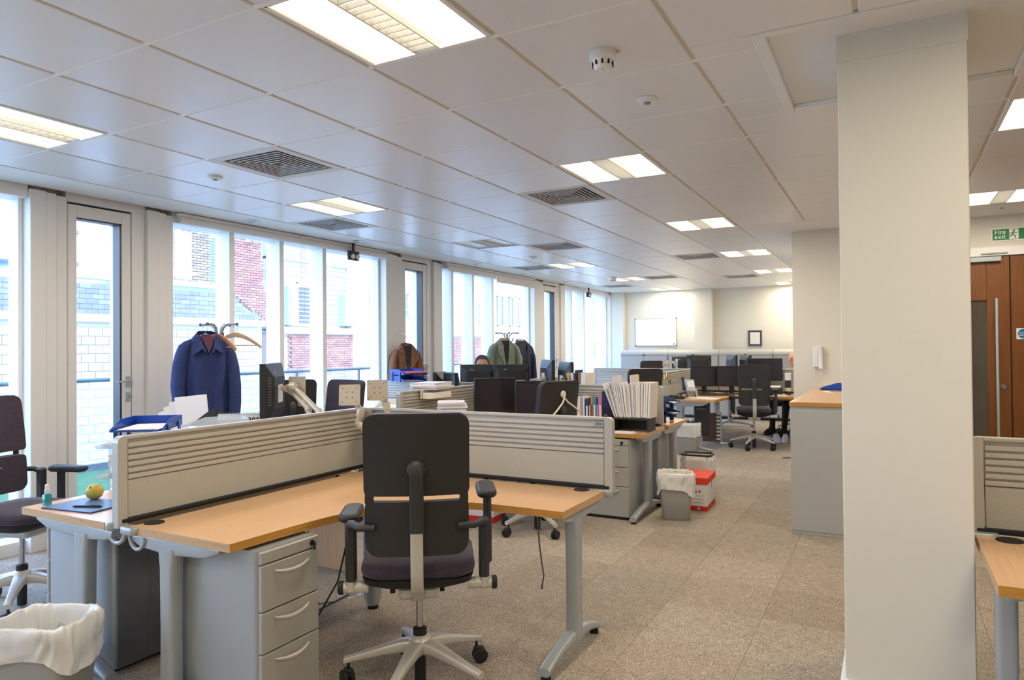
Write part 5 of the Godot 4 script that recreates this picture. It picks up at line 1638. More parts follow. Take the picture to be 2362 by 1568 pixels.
func middle_desks() -> void:
	make_desk("corner_desk", "beech corner desk with a row of books and a drawer pedestal", Vector3(-3.49, 0, -6.08), 1, 1, 1.73, 1.48, 0.60, 0.62, "beech corner desks")
	make_desk("corner_desk", "beech corner desk behind the file rack with a navy tray on its end", Vector3(-3.49, 0, -6.205), 1, -1, 1.73, 1.50, 0.60, 0.64, "beech corner desks")
	make_desk("corner_desk", "window-side corner desk with a red and navy book pile", Vector3(-3.61, 0, -6.08), -1, 1, 1.40, 1.48, 0.60, 0.60, "beech corner desks")
	make_desk("corner_desk", "window-side corner desk of the man with dark hair", Vector3(-3.61, 0, -6.205), -1, -1, 1.40, 1.50, 0.60, 0.60, "beech corner desks")
	desk_screen("desk_screen", "slatted desk screen with a pile of papers on its top edge", Vector2(-3.55, -4.59), Vector2(-3.55, -6.12))
	desk_screen("desk_screen", "slatted desk screen behind the row of books and files", Vector2(-3.53, -6.14), Vector2(-1.79, -6.14))
	desk_screen("desk_screen", "slatted desk screen under the blue letter tray by the window", Vector2(-4.98, -6.14), Vector2(-3.57, -6.14))
	desk_screen("desk_screen", "slatted desk screen beside the man with dark hair", Vector2(-3.55, -6.165), Vector2(-3.55, -7.68))
	make_pedestal("drawer_pedestal", "grey drawer pedestal under the desk with the books", Vector3(-2.075, 0, -5.71), 0, 0.40, 0.55, 0.655)
	make_pedestal("drawer_pedestal", "grey pedestal under the desk with the navy tray", Vector3(-2.075, 0, -6.57), 180, 0.40, 0.55, 0.655)
	# chair of this desk, turned away
	var ch := copy_of(M.chair0, "black office chair with a cream back knob behind the numbered screen", Vector3(-2.42, 0, -4.86), 72, "black office chairs")
	put(ch, "back_knob", geo().lathe([Vector2(0.026, 0.0), Vector2(0.028, 0.012), Vector2(0.022, 0.018), Vector2(0.0, 0.018)], 18, Vector3(0, 1.06, 0.275), Basis(Vector3.RIGHT, PI / 2)).done(), M.cream_plastic)
	put(ch, "back_lever", geo().tube([Vector3(0, 1.035, 0.295), Vector3(-0.03, 1.00, 0.305), Vector3(-0.10, 0.945, 0.31), Vector3(-0.155, 0.905, 0.31)], 0.007, 8).tube([Vector3(0, 1.035, 0.295), Vector3(0.03, 1.00, 0.305), Vector3(0.09, 0.965, 0.31), Vector3(0.165, 0.92, 0.31)], 0.007, 8).done(), M.cream_plastic)
	copy_of(M.chair0, "office chair showing a purple top edge behind the fanned files", Vector3(-2.62, 0, -7.95), 40, "black office chairs")
	copy_of(M.chair0, "office chair with its dark flat back to the desk by the long coat", Vector3(-4.62, 0, -4.40), 58, "black office chairs")
	copy_of(M.chair0, "office chair draped in navy beside the empty monitor plate", Vector3(-3.97, 0, -4.17), 172, "black office chairs")
	# two dark monitors facing the aisle
	make_monitor("flat_monitor", "dark monitor on a stand, leftmost of the pair facing the numbered screen", Vector3(-3.27, 0.965, -5.70), 46, 0.40, 0.33, 0.265, "monitors on the desk with the books", false)
	make_monitor("flat_monitor", "wider dark monitor behind the chair with the cream knob", Vector3(-2.80, 0.955, -5.72), 26, 0.46, 0.31, 0.255, "monitors on the desk with the books", false)
	var bm := thing("computer_mouse", "dark mouse with a red light beside the dark monitor", "mouse", Vector3(-3.36, DESK, -5.38), 20)
	put(bm, "shell", geo().loft([ring_y(0.056, 0.095, 0.026, 0.0), ring_y(0.060, 0.10, 0.028, 0.012), ring_y(0.050, 0.085, 0.024, 0.028), ring_y(0.025, 0.045, 0.012, 0.036)]).done(), M.plastic_dark)
	put(bm, "lamp", geo().box(Vector3(0.006, 0.004, 0.006), Vector3(0.02, 0.030, 0.02), 0.001).done(), M.red)
	# row of books
	var g := "books in the row on the desk"
	row_of_files("book", "", g, Vector3(-2.605, DESK, -5.985), Vector3.RIGHT, [
		[0.022, 0.235, 0.16, M.papers[1], 4.0, "slim white book at the end of the row by the chair"],
		[0.016, 0.240, 0.16, M.papers[4], 2.0, "slim cream book beside the slim white book"],
		[0.030, 0.262, 0.17, M.black, 0.0, "black book with a green band and white spine title", M.paper],
		[0.016, 0.250, 0.16, mat(rgb(206, 132, 70), 0.6), 0.0, "thin orange book beside the black book"],
		[0.030, 0.262, 0.20, M.papers[1], 0.0, "thick white ring-bound report in the book row"],
		[0.022, 0.258, 0.20, mat(rgb(170, 166, 158), 0.6), 0.0, "grey spiral-bound report in the book row"],
		[0.014, 0.258, 0.20, M.papers[3], 0.0, "thin pale blue report in the book row"],
		[0.034, 0.246, 0.17, mat(rgb(26, 66, 126), 0.5), 0.0, "blue hardback with a white crest in the book row", M.paper],
		[0.016, 0.256, 0.17, mat(rgb(36, 36, 44), 0.5), 0.0, "narrow dark book beside the blue hardback", M.paper],
		[0.020, 0.264, 0.17, mat(rgb(224, 128, 28), 0.5), 0.0, "orange and black book in the book row", M.black],
		[0.030, 0.262, 0.17, mat(rgb(20, 160, 178), 0.5), 0.0, "turquoise book in the book row", M.paper],
		[0.016, 0.262, 0.17, mat(rgb(24, 56, 140), 0.5), 0.0, "narrow royal blue book in the book row", M.paper],
		[0.040, 0.262, 0.17, mat(rgb(216, 120, 170), 0.5), 0.0, "thick pink book at the end of the row", M.paper]])
	var kb := thing("lever_arch_file", "black lever arch file standing at the end of the book row", "file", Vector3(-2.215, DESK, -5.972), 0)
	put(kb, "covers", geo().box(Vector3(0.003, 0.318, 0.285), Vector3(-0.035, 0.159, 0), 0.0).box(Vector3(0.003, 0.318, 0.285), Vector3(0.035, 0.159, 0), 0.0).box(Vector3(0.073, 0.318, 0.003), Vector3(0, 0.159, 0.143), 0.0).done(), M.black)
	put(kb, "finger_ring", geo().tube(arc(Vector3(0, 0.10, 0.147), Vector3(0.014, 0, 0), Vector3(0, 0.014, 0), 0, TAU, 14), 0.003, 6, false).done(), M.chrome)
	put(kb, "spine_label", geo().box(Vector3(0.05, 0.12, 0.001), Vector3(0, 0.23, 0.1455)).done(), M.navy)
	# riser with fanned case files
	var rs := thing("desk_riser", "dark desktop riser under the fanned white files", "riser", Vector3(-1.92, DESK, -5.72))
	put(rs, "shelf", geo().box(Vector3(0.32, 0.012, 0.22), Vector3(0, 0.106, 0), 0.003).done(), M.plastic_dark)
	for s in [-1.0, 1.0]:
		put(rs, "side_panel", geo().box(Vector3(0.012, 0.10, 0.21), Vector3(s * 0.15, 0.05, 0), 0.002).done(), M.plastic_dark)
	put(rs, "back_panel", geo().box(Vector3(0.30, 0.10, 0.01), Vector3(0, 0.05, -0.10)).done(), M.plastic_dark)
	var n := 27
	var fx := -2.055
	for k in n:
		var u := k / (n - 1.0)
		var lean := lerpf(21.0, -3.0, pow(u, 0.6))
		var hh := rng.randf_range(0.27, 0.315) if u < 0.8 else 0.30
		if k in [6, 16]:
			hh = 0.36
		var th := rng.randf_range(0.004, 0.0095) if u < 0.88 else 0.017
		fx += th / 2 + 0.0015
		var o := thing("case_file", "white paper case file standing in the fanned row on the riser", "file", Vector3(fx, DESK + 0.114, -5.72 + rng.randf_range(-0.012, 0.012)), rng.randf_range(-0.6, 0.6), "fanned case files on the riser")
		fx += th / 2 + 0.0015
		o.rotation.z = deg_to_rad(lean)
		put(o, "folder", geo().box(Vector3(0.0012, hh, 0.21), Vector3(-th / 2, hh / 2, 0)).box(Vector3(0.0012, hh * 0.985, 0.21), Vector3(th / 2, hh / 2, 0)).box(Vector3(th, hh * 0.985, 0.0012), Vector3(0, hh / 2, -0.105)).done(), M.papers[rng.randi() % 6])
		put(o, "sheets", geo().box(Vector3(th * 0.8, hh * 0.96, 0.20), Vector3(0, hh / 2 + 0.004, rng.randf_range(0.004, 0.012))).done(), M.papers[rng.randi() % 4])
	var ep := thing("paper_document", "white papers lying flat on the end of the desk with the books", "document", Vector3(-2.05, DESK, -5.535), 4)
	put(ep, "sheet", geo().box(Vector3(0.40, 0.004, 0.12), Vector3(0, 0.002, 0)).done(), M.papers[1])
	put(ep, "sheet", geo().box(Vector3(0.297, 0.003, 0.11), Vector3(0.03, 0.0055, 0.005), 0.0, Basis(Vector3.UP, 0.08)).done(), M.papers[0])
	# papers on the near end of the side screen
	paper_stack("paper_pile", "thick pile of white papers lying across the screen's top edge", "papers", Vector3(-3.53, 1.06, -5.05), 8, 0.24, 0.33, 9, 0.0058, 21, [M.papers[0], M.papers[1], M.papers[3]])
	var rk := thing("paper_rack", "pale box file hooked on the screen below the pile of papers", "file box", Vector3(-3.515, 0.985, -5.02), 0)
	put(rk, "tray", geo().box(Vector3(0.010, 0.075, 0.34), Vector3(0.005, 0.0375, 0), 0.0).box(Vector3(0.10, 0.004, 0.34), Vector3(0.055, 0.002, 0)).done(), M.cream_plastic)
	put(rk, "sheets", geo().box(Vector3(0.085, 0.045, 0.31), Vector3(0.058, 0.027, 0), 0.002).done(), M.papers[2])
	paper_stack("paper_pile", "high pile of creased papers on the desk beside the dark monitor", "papers", Vector3(-3.20, DESK, -4.86), 35, 0.22, 0.30, 24, 0.0102, 31, M.papers)
	# white trays and books on the window-side desk
	for k in 3:
		letter_tray("letter_tray", ["white letter tray, lowest of three beside the screen with papers", "white letter tray, middle of three beside the screen with papers", "white letter tray, top of three beside the screen with papers"][k], Vector3(-3.74, DESK + 0.012 + 0.10 * k, -4.80), 20, M.white_plastic, 0.25, 0.34, 1, ["lowest white tray", "middle white tray", "top white tray"][k], 0.098 if k > 0 else 0.010)
	paper_stack("book_pile", "pile of navy and white catalogues on the window-side desk", "books", Vector3(-4.05, DESK, -5.30), 15, 0.22, 0.30, 8, 0.030, 41, [M.papers[0], M.papers[3], M.cert_blue, M.papers[1]])
	var rb := thing("red_folder", "red folder on top of the navy and white catalogues", "folder", Vector3(-4.05, M.pile_top, -5.30), 20)
	put(rb, "cover", geo().box(Vector3(0.23, 0.004, 0.32), Vector3(0, 0.002, 0)).box(Vector3(0.23, 0.004, 0.32), Vector3(0, 0.014, 0)).done(), M.red)
	put(rb, "sheets", geo().box(Vector3(0.215, 0.008, 0.30), Vector3(0, 0.008, 0)).done(), M.paper)
	letter_tray("letter_tray", "blue letter tray with red and grey folders above the window-side screen", Vector3(-4.58, 1.135, -6.10), 62, M.blue_tray, 0.27, 0.36, 2, "blue tray by the window", 0.072)
	letter_tray("letter_tray", "blue letter tray under another blue tray by the window", Vector3(-4.58, 1.065, -6.10), 62, M.blue_tray, 0.27, 0.36, 1, "lower blue tray by the window", 0.0)
	var rf := thing("red_folder", "red folder lying on the blue tray by the window", "folder", Vector3(-4.52, 1.153, -6.08), 62)
	put(rf, "cover", geo().box(Vector3(0.24, 0.004, 0.30), Vector3(0, 0.002, 0)).box(Vector3(0.24, 0.004, 0.30), Vector3(0, 0.012, 0)).done(), M.red)
	put(rf, "sheets", geo().box(Vector3(0.22, 0.006, 0.29), Vector3(0, 0.007, 0)).done(), M.papers[1])
	# monitors on the window-side desks
	make_monitor("flat_monitor", "narrow dark monitor seen edge-on beside the catalogues", Vector3(-4.03, 1.03, -5.88), -75, 0.30, 0.29, 0.33, "monitors on the window-side desk", false)
	make_monitor("flat_monitor", "dark monitor with a pale reflecting screen on the window-side desk", Vector3(-3.80, 1.03, -5.74), -35, 0.30, 0.29, 0.33, "monitors on the window-side desk", false)
	make_monitor("flat_monitor", "black monitor back in front of the man with dark hair", Vector3(-4.02, 1.06, -6.66), 206, 0.42, 0.34, 0.36, "monitor backs before the man with dark hair")
	make_monitor("flat_monitor", "black monitor back beside the one before the man with dark hair", Vector3(-3.68, 1.06, -6.78), 214, 0.40, 0.34, 0.36, "monitor backs before the man with dark hair")
	make_monitor("flat_monitor", "blue-grey monitor back on an arm, the one farther from the aisle", Vector3(-3.26, 1.10, -6.86), 132, 0.40, 0.36, 0.0, "monitor backs on arms")
	make_monitor("flat_monitor", "blue-grey monitor back on an arm, the one closer to the aisle", Vector3(-3.00, 1.08, -6.76), 132, 0.40, 0.36, 0.0, "monitor backs on arms")
	monitor_arm("monitor_mount", "grey monitor arm behind the monitor farther from the aisle", [Vector3(-3.30, 0.70, -6.30), Vector3(-3.30, 0.95, -6.34), Vector3(-3.28, 1.07, -6.70), Vector3(-3.25, 1.08, -6.735)], 160, 0, false)
	monitor_arm("monitor_mount", "grey monitor arm behind the monitor closer to the aisle", [Vector3(-3.05, 0.70, -6.28), Vector3(-3.05, 0.95, -6.32), Vector3(-3.0, 1.05, -6.60), Vector3(-2.98, 1.06, -6.635)], 160, 0, false)
	# files standing behind the row of books
	var sh := thing("desktop_shelf", "low desktop shelf under the leaning folders behind the book row", "shelf", Vector3(-2.58, DESK, -6.34))
	put(sh, "board", geo().box(Vector3(0.44, 0.016, 0.20), Vector3(0, 0.182, 0), 0.002).done(), M.beech)
	for s in [-1.0, 1.0]:
		put(sh, "side_panel", geo().box(Vector3(0.016, 0.174, 0.20), Vector3(s * 0.20, 0.087, 0), 0.002).done(), M.beech)
	row_of_files("folder", "", "folders leaning behind the book row", Vector3(-2.78, DESK + 0.19, -6.34), Vector3.RIGHT, [
		[0.040, 0.235, 0.16, mat(rgb(112, 112, 62), 0.7), 16.0, "olive patterned book leaning at the end of the folders"],
		[0.020, 0.275, 0.16, M.manila, 10.0, "manila folder leaning beside the olive book"],
		[0.024, 0.270, 0.16, M.papers[3], 5.0, "pale folder with loose papers among the leaning folders"],
		[0.018, 0.300, 0.16, M.navy, 1.0, "navy folder among the leaning folders"],
		[0.024, 0.275, 0.16, mat(rgb(150, 112, 84), 0.7), -2.0, "brown card folder among the leaning folders"],
		[0.050, 0.275, 0.16, M.papers[0], -3.0, "thick white folder among the leaning folders"],
		[0.030, 0.275, 0.16, M.papers[4], -3.0, "cream folder at the aisle end of the leaning folders"]], "folder")
	# navy tray rack on the far wing's end
	for k in 2:
		letter_tray("letter_tray", ["navy letter tray on the desk end by the aisle, lower of two", "navy letter tray on the desk end by the aisle, upper of two"][k], Vector3(-1.93, DESK + 0.076 + 0.10 * k, -6.52), 90, M.navy_tray, 0.25, 0.30, 1, ["lower navy tray", "upper navy tray"][k], 0.098 if k > 0 else 0.074)
	# bins, archive boxes
	make_bin("waste_bin", "grey waste bin with a white liner beside the red and white box", Vector3(-1.565, 0, -5.70), 18, 0.27, 0.21, 0.37, 23).set_meta("group", "grey waste bins")
	make_bin("waste_bin", "grey waste bin with a black rim behind the red and white box", Vector3(-1.62, 0, -6.69), 3, 0.27, 0.20, 0.36, 37, true).set_meta("group", "grey waste bins")
	var bx := thing("archive_box", "white archive box with a red lid and red base beside the waste bin", "storage box", Vector3(-1.545, 0, -6.24), 3)
	put(bx, "carton", geo().box(Vector3(0.29, 0.235, 0.40), Vector3(0, 0.1275, 0), 0.002).done(), M.box_white)
	put(bx, "base_band", geo().box(Vector3(0.293, 0.040, 0.403), Vector3(0, 0.020, 0), 0.002).done(), M.red)
	put(bx, "lid", geo().box(Vector3(0.305, 0.058, 0.415), Vector3(0, 0.254, 0), 0.003).done(), M.orange_lid)
	text(bx, "logo_figure", "5", 0.052, M.red, Vector3(0.045, 0.165, 0.2008))
	var star := PackedVector2Array()
	for k in 10:
		var r := 0.016 if k % 2 == 0 else 0.007
		star.append(Vector2(sin(TAU * k / 10.0) * r, cos(TAU * k / 10.0) * r))
	put(bx, "logo_star", geo().prism(star, -0.0006, 0.0006, Transform3D(Basis(Vector3(1, 0, 0), Vector3(0, 0, 1), Vector3(0, 1, 0)), Vector3(0.082, 0.165, 0.2008))).done(), M.red)
	text(bx, "side_logo", "5", 0.052, M.red, Vector3(0.1458, 0.19, -0.02), Vector3(0, 90, 0))
	for k in 3:
		put(bx, "writing_line", geo().box(Vector3(0.26, 0.0018, 0.001), Vector3(-0.012, 0.068 + 0.030 * k, 0.2006)).done(), M.ink)
	put(bx, "recycling_mark", geo().box(Vector3(0.022, 0.022, 0.001), Vector3(0.075, 0.020, 0.2020)).done(), M.box_white)
	put(bx, "recycling_loop", geo().tube(arc(Vector3(0.075, 0.020, 0.2028), Vector3(0.006, 0, 0), Vector3(0, 0.006, 0), 0, TAU * 0.8, 10), 0.0014, 5).done(), M.ink)
	var rb2 := thing("archive_box", "white and red archive box on the floor under the desk with the monitors", "storage box", Vector3(-2.98, 0, -4.98), 5)
	put(rb2, "carton", geo().box(Vector3(0.30, 0.06, 0.24), Vector3(0, 0.075, 0), 0.002).done(), M.box_white)
	put(rb2, "base_band", geo().box(Vector3(0.305, 0.05, 0.245), Vector3(0, 0.025, 0), 0.002).done(), M.red)


# ---------------------------------------------------------------- the far group of desks
func far_desks() -> void:
	make_desk("corner_desk", "beech corner desk with two monitors, a telephone and a keyboard", Vector3(-2.69, 0, -11.09), 1, 1, 1.66, 1.80, 0.66, 0.78, "beech corner desks")
	make_desk("corner_desk", "far corner desk of the bald man", Vector3(-2.69, 0, -11.21), 1, -1, 1.66, 1.50, 0.62, 0.46, "beech corner desks")
	make_desk("corner_desk", "far window-side corner desk before the grey cabinets", Vector3(-2.81, 0, -11.21), -1, -1, 1.60, 1.50, 0.62, 0.62, "beech corner desks")
	desk_screen("desk_screen", "slatted desk screen with yellow notes beside the telephone", Vector2(-2.75, -9.22), Vector2(-2.75, -11.13))
	desk_screen("desk_screen", "long slatted desk screen before the grey cabinets, window side", Vector2(-4.45, -11.15), Vector2(-2.77, -11.15))
	desk_screen("desk_screen", "slatted desk screen before the bald man", Vector2(-2.73, -11.15), Vector2(-1.04, -11.15))
	copy_of(M.chair0, "black office chair with grey star base standing in the aisle", Vector3(-1.66, 0, -10.06), 12, "black office chairs")
	copy_of(M.chair0, "office chair of the bald man behind the far desk", Vector3(-1.30, 0, -12.06), 144, "black office chairs")
	copy_of(M.chair0, "black office chair behind the long far screen", Vector3(-3.88, 0, -12.42), 30, "black office chairs")
	make_monitor("flat_monitor", "black-framed monitor nearer the telephone on the far desk", Vector3(-2.44, 0.965, -10.56), 22, 0.41, 0.30, 0.265, "monitors on the far desk", false)
	make_monitor("flat_monitor", "black-framed monitor nearer the aisle chair on the far desk", Vector3(-2.05, 0.970, -10.56), 12, 0.41, 0.30, 0.27, "monitors on the far desk", false)
	make_monitor("flat_monitor", "large dark monitor on the far desk behind the aisle chair", Vector3(-1.64, 1.06, -10.93), 8, 0.50, 0.33, 0.36, "monitors on the far desk", false)
	make_monitor("flat_monitor", "black monitor back on the far window-side desk", Vector3(-2.96, 1.08, -12.38), 196, 0.42, 0.34, 0.38, "monitor backs on the far desks")
	make_monitor("flat_monitor", "black monitor back half hidden by the next on the far window-side desk", Vector3(-3.26, 1.06, -12.52), 190, 0.42, 0.34, 0.36, "monitor backs on the far desks")
	make_monitor("flat_monitor", "blue-grey monitor back on the bald man's desk, away from him", Vector3(-2.38, 1.09, -12.36), 122, 0.42, 0.34, 0.39, "monitor backs on the far desks")
	make_monitor("flat_monitor", "blue-grey monitor back on the bald man's desk, next to him", Vector3(-2.13, 1.09, -12.22), 122, 0.42, 0.34, 0.39, "monitor backs on the far desks")
	monitor_arm("monitor_mount", "white monitor arm above the long far screen", [Vector3(-3.20, 0.70, -11.42), Vector3(-3.20, 0.98, -11.42), Vector3(-3.26, 1.13, -11.40)], 200, 0)
	monitor_arm("monitor_mount", "white monitor arm turned aside above the long far screen", [Vector3(-3.06, 0.70, -11.42), Vector3(-3.06, 1.0, -11.42), Vector3(-3.14, 1.15, -11.42)], 120, 0)
	# telephone on a raised foot
	var ph := thing("desk_telephone", "dark blue desk telephone propped up on a grey stand", "telephone", Vector3(-2.50, DESK, -9.80), 24)
	put(ph, "stand", geo().tube([Vector3(0, 0, 0), Vector3(0, 0.10, -0.01)], 0.025, 12).lathe([Vector2(0.0, 0.0), Vector2(0.07, 0.0), Vector2(0.06, 0.012), Vector2(0.0, 0.012)], 20).done(), M.steel)
	var tilt := Basis(Vector3.RIGHT, -0.75)
	put(ph, "body", geo().box(Vector3(0.19, 0.045, 0.21), Vector3(0, 0.16, 0), 0.012, Basis(Vector3.RIGHT, 0.85)).done(), M.steel)
	put(ph, "keypad", geo().box(Vector3(0.10, 0.006, 0.12), Vector3(0.035, 0.181, 0.018), 0.002, Basis(Vector3.RIGHT, 0.85)).done(), M.papers[3])
	put(ph, "handset", geo().tube([Vector3(-0.06, 0.255, -0.055), Vector3(-0.065, 0.235, 0.0), Vector3(-0.065, 0.185, 0.05), Vector3(-0.06, 0.115, 0.085)], [0.026, 0.017, 0.017, 0.027], 12).done(), M.navy)
	put(ph, "cord", geo().tube([Vector3(-0.06, 0.11, 0.09), Vector3(-0.02, 0.0, 0.13), Vector3(0.02, -0.10, 0.14), Vector3(0.07, -0.12, 0.13), Vector3(0.09, -0.02, 0.12), Vector3(0.08, 0.08, 0.06)], 0.006, 6).done(), M.navy)
	for k in 4:
		var o := put(self, "sticky_note", geo().box(Vector3(0.002, 0.07, 0.07), Vector3.ZERO, 0.0, Basis(Vector3.UP, 0.1 * k)).done(), [mat(rgb(232, 222, 120), 0.8), M.papers[0], mat(rgb(226, 206, 110), 0.8), mat(rgb(238, 230, 150), 0.8)][k], Vector3(-2.726, [1.0, 1.02, 0.99, 0.92][k], -9.42 - 0.11 * k))
		tag(o, ["yellow sticky note on the screen beside the telephone", "white sticky note between yellow ones on the screen", "ochre sticky note on the screen beside the telephone", "pale yellow sticky note, lowest on the screen"][k], "sticky note", "sticky notes by the telephone")
	var kb := thing("keyboard", "dark keyboard with green and yellow markings on the far desk", "keyboard", Vector3(-2.24, DESK, -10.28), 20)
	put(kb, "case", geo().box(Vector3(0.44, 0.018, 0.15), Vector3(0, 0.012, 0), 0.004, Basis(Vector3.RIGHT, 0.05)).done(), M.plastic_dark)
	var keys := geo()
	for r in 5:
		for c in 15:
			keys.box(Vector3(0.021, 0.006, 0.021), Vector3(-0.19 + 0.027 * c, 0.024 - 0.0014 * r, -0.052 + 0.026 * r), 0.002)
	put(kb, "keys", keys.done(), M.black)
	for k in 5:
		put(kb, "marked_key", geo().box(Vector3(0.021, 0.002, 0.021), Vector3([-0.14, -0.03, 0.08, 0.13, 0.0][k], 0.0285 - 0.0014 * (k % 4), -0.052 + 0.026 * (k % 4)), 0.0).done(), [mat(rgb(110, 160, 60), 0.6), mat(rgb(196, 180, 60), 0.6)][k % 2])
	var pp := thing("paper_document", "white document lying on the far desk's near end", "document", Vector3(-2.24, DESK, -9.66), 62)
	put(pp, "sheet", geo().box(Vector3(0.24, 0.003, 0.40), Vector3(0, 0.0015, 0)).done(), M.papers[0])
	put(pp, "sheet", geo().box(Vector3(0.21, 0.003, 0.297), Vector3(0.02, 0.0045, 0.03), 0.0, Basis(Vector3.UP, 0.07)).done(), M.papers[1])
	var jar := thing("glass_jar", "clear glass jar of clips beside the telephone", "jar", Vector3(-2.46, DESK, -10.02))
	put(jar, "glass", geo().lathe([Vector2(0.0, 0.004), Vector2(0.036, 0.004), Vector2(0.040, 0.012), Vector2(0.040, 0.11), Vector2(0.036, 0.115)], 20).done(), M.clear)
	put(jar, "rim", geo().lathe([Vector2(0.036, 0.112), Vector2(0.042, 0.116), Vector2(0.042, 0.122), Vector2(0.036, 0.124)], 20).done(), M.chrome)
	put(jar, "clips", geo().lathe([Vector2(0.0, 0.006), Vector2(0.034, 0.006), Vector2(0.034, 0.05), Vector2(0.0, 0.055)], 12).done(), M.steel)
	var tr := thing("pen_tray", "tray of green and dark desk oddments below the telephone", "tray", Vector3(-2.56, DESK, -9.46), 8)
	put(tr, "tray", geo().box(Vector3(0.20, 0.008, 0.24), Vector3(0, 0.004, 0), 0.002).box(Vector3(0.20, 0.03, 0.006), Vector3(0, 0.02, 0.12)).box(Vector3(0.006, 0.03, 0.24), Vector3(0.1, 0.02, 0)).done(), M.plastic_dark)
	for k in 7:
		var o := put(self, "marker_pen", geo().tube([Vector3(-0.06, 0, 0), Vector3(0.05, 0, 0), Vector3(0.065, 0, 0)], [0.008, 0.008, 0.005], 8).done(), [mat(rgb(60, 150, 60), 0.5), M.black, M.navy, mat(rgb(190, 60, 50), 0.5), M.plastic_dark, mat(rgb(210, 190, 70), 0.5), M.steel][k], Vector3(-2.57 + 0.012 * (k % 3), DESK + 0.022 + 0.011 * (k / 2), -9.52 + 0.022 * k), Vector3(0, 30 * k, 6 * (k % 3)))
		tag(o, ["green", "black", "navy", "red", "dark grey", "yellow", "silver"][k] + " marker pen lying in the tray below the telephone", "pen", "marker pens in the pen tray")
	# cables lying behind the monitors
	for k in 4:
		var x := -2.5 + 0.22 * k
		var o := put(self, "monitor_cable", geo().tube([Vector3(x, 0.86, -10.63), Vector3(x + 0.03, 0.76, -10.66), Vector3(x + 0.12, 0.715, -10.62), Vector3(x + 0.22, 0.73 + 0.02 * (k % 2), -10.68), Vector3(x + 0.33, 0.708, -10.80)], 0.005, 6).done(), M.black)
		tag(o, "black cable sagging behind the monitors on the far desk", "cable", "cables behind the far monitors")
	# computer tower, cable sleeve, bin
	var pc := thing("computer_tower", "black computer tower hung under the far desk's near end", "computer", Vector3(-2.30, 0.02, -9.78), 10)
	put(pc, "case", geo().box(Vector3(0.19, 0.44, 0.42), Vector3(0, 0.40, 0), 0.006).done(), M.black)
	put(pc, "front_panel", geo().box(Vector3(0.18, 0.42, 0.012), Vector3(0, 0.40, 0.214), 0.004).done(), M.plastic_dark)
	put(pc, "drive_bay", geo().box(Vector3(0.13, 0.03, 0.004), Vector3(0, 0.54, 0.222), 0.001).done(), M.steel_dark)
	put(pc, "bracket", geo().box(Vector3(0.20, 0.02, 0.30), Vector3(0, 0.63, 0), 0.002).done(), M.black)
	var sl := thing("cable_spine", "clear segmented cable spine hanging from the far desk", "cable spine", Vector3(-2.08, 0, -9.75))
	for k in 13:
		put(sl, "segment", geo().lathe([Vector2(0.010, 0.0), Vector2(0.026, 0.008), Vector2(0.026, 0.022), Vector2(0.010, 0.030)], 12, Vector3(0.0 + (0.0 if k < 11 else 0.05 * (k - 10)), 0.655 - 0.05 * mini(k, 11) - 0.03, 0)).done(), M.clear)
	make_bin("waste_bin", "grey waste bin with a black lidded liner under the far desk's end", Vector3(-2.34, 0, -9.13), 5, 0.30, 0.22, 0.40, 53).set_meta("group", "grey waste bins")
	var ld := thing("bin_lid", "black lid lying across the waste bin at the far desk", "bin lid", Vector3(-2.30, 0.420, -9.13), 10)
	put(ld, "lid", geo().loft([ring_y(0.20, 0.14, 0.03, 0.0), ring_y(0.20, 0.14, 0.03, 0.008), ring_y(0.17, 0.11, 0.03, 0.014)]).done(), M.black)
	put(ld, "knob", geo().lathe([Vector2(0.012, 0.012), Vector2(0.012, 0.05), Vector2(0.0, 0.052)], 12).done(), M.white_plastic)
	# board leaning under the desk, cabinet boards
	var lb := thing("leaning_board", "brown framed board leaning under the far desk", "board", Vector3(-2.35, 0, -10.55), 20)
	put(lb, "board", geo().box(Vector3(0.26, 0.42, 0.014), Vector3(0, 0.212, 0), 0.002, Basis(Vector3.RIGHT, -0.08)).done(), M.frame_wood)
	put(lb, "edge", geo().box(Vector3(0.03, 0.43, 0.03), Vector3(0.14, 0.217, 0.0), 0.003, Basis(Vector3.RIGHT, -0.08)).done(), M.cream_plastic)
	# right end of the far desk
	var pr := thing("desk_printer", "small dark desktop printer with paper in its top", "printer", Vector3(-1.50, DESK, -10.70), 3)
	put(pr, "body", geo().box(Vector3(0.26, 0.11, 0.24), Vector3(0, 0.055, 0), 0.012).done(), M.plastic_dark)
	put(pr, "output_tray", geo().box(Vector3(0.20, 0.012, 0.05), Vector3(0, 0.02, 0.14), 0.003).done(), M.black)
	put(pr, "paper_feed", geo().box(Vector3(0.22, 0.010, 0.14), Vector3(0, 0.118, 0.02), 0.0, Basis(Vector3.RIGHT, 0.1)).done(), M.paper)
	var cn := thing("canister", "tall dark canister with a white lid and pale label on the far desk", "canister", Vector3(-1.30, DESK, -10.78))
	put(cn, "body", geo().lathe([Vector2(0.0, 0.0), Vector2(0.042, 0.0), Vector2(0.042, 0.23), Vector2(0.0, 0.23)], 22).done(), M.plastic_dark)
	put(cn, "lid", geo().lathe([Vector2(0.044, 0.21), Vector2(0.044, 0.31), Vector2(0.040, 0.315), Vector2(0.0, 0.315)], 22).done(), M.white_plastic)
	put(cn, "label", geo().lathe([Vector2(0.0425, 0.05), Vector2(0.0428, 0.051), Vector2(0.0428, 0.10), Vector2(0.0425, 0.101)], 22).done(), M.cream_plastic)
	var bk := thing("book", "flat red book on the far desk by the canister", "book", Vector3(-1.62, DESK, -10.44), 10)
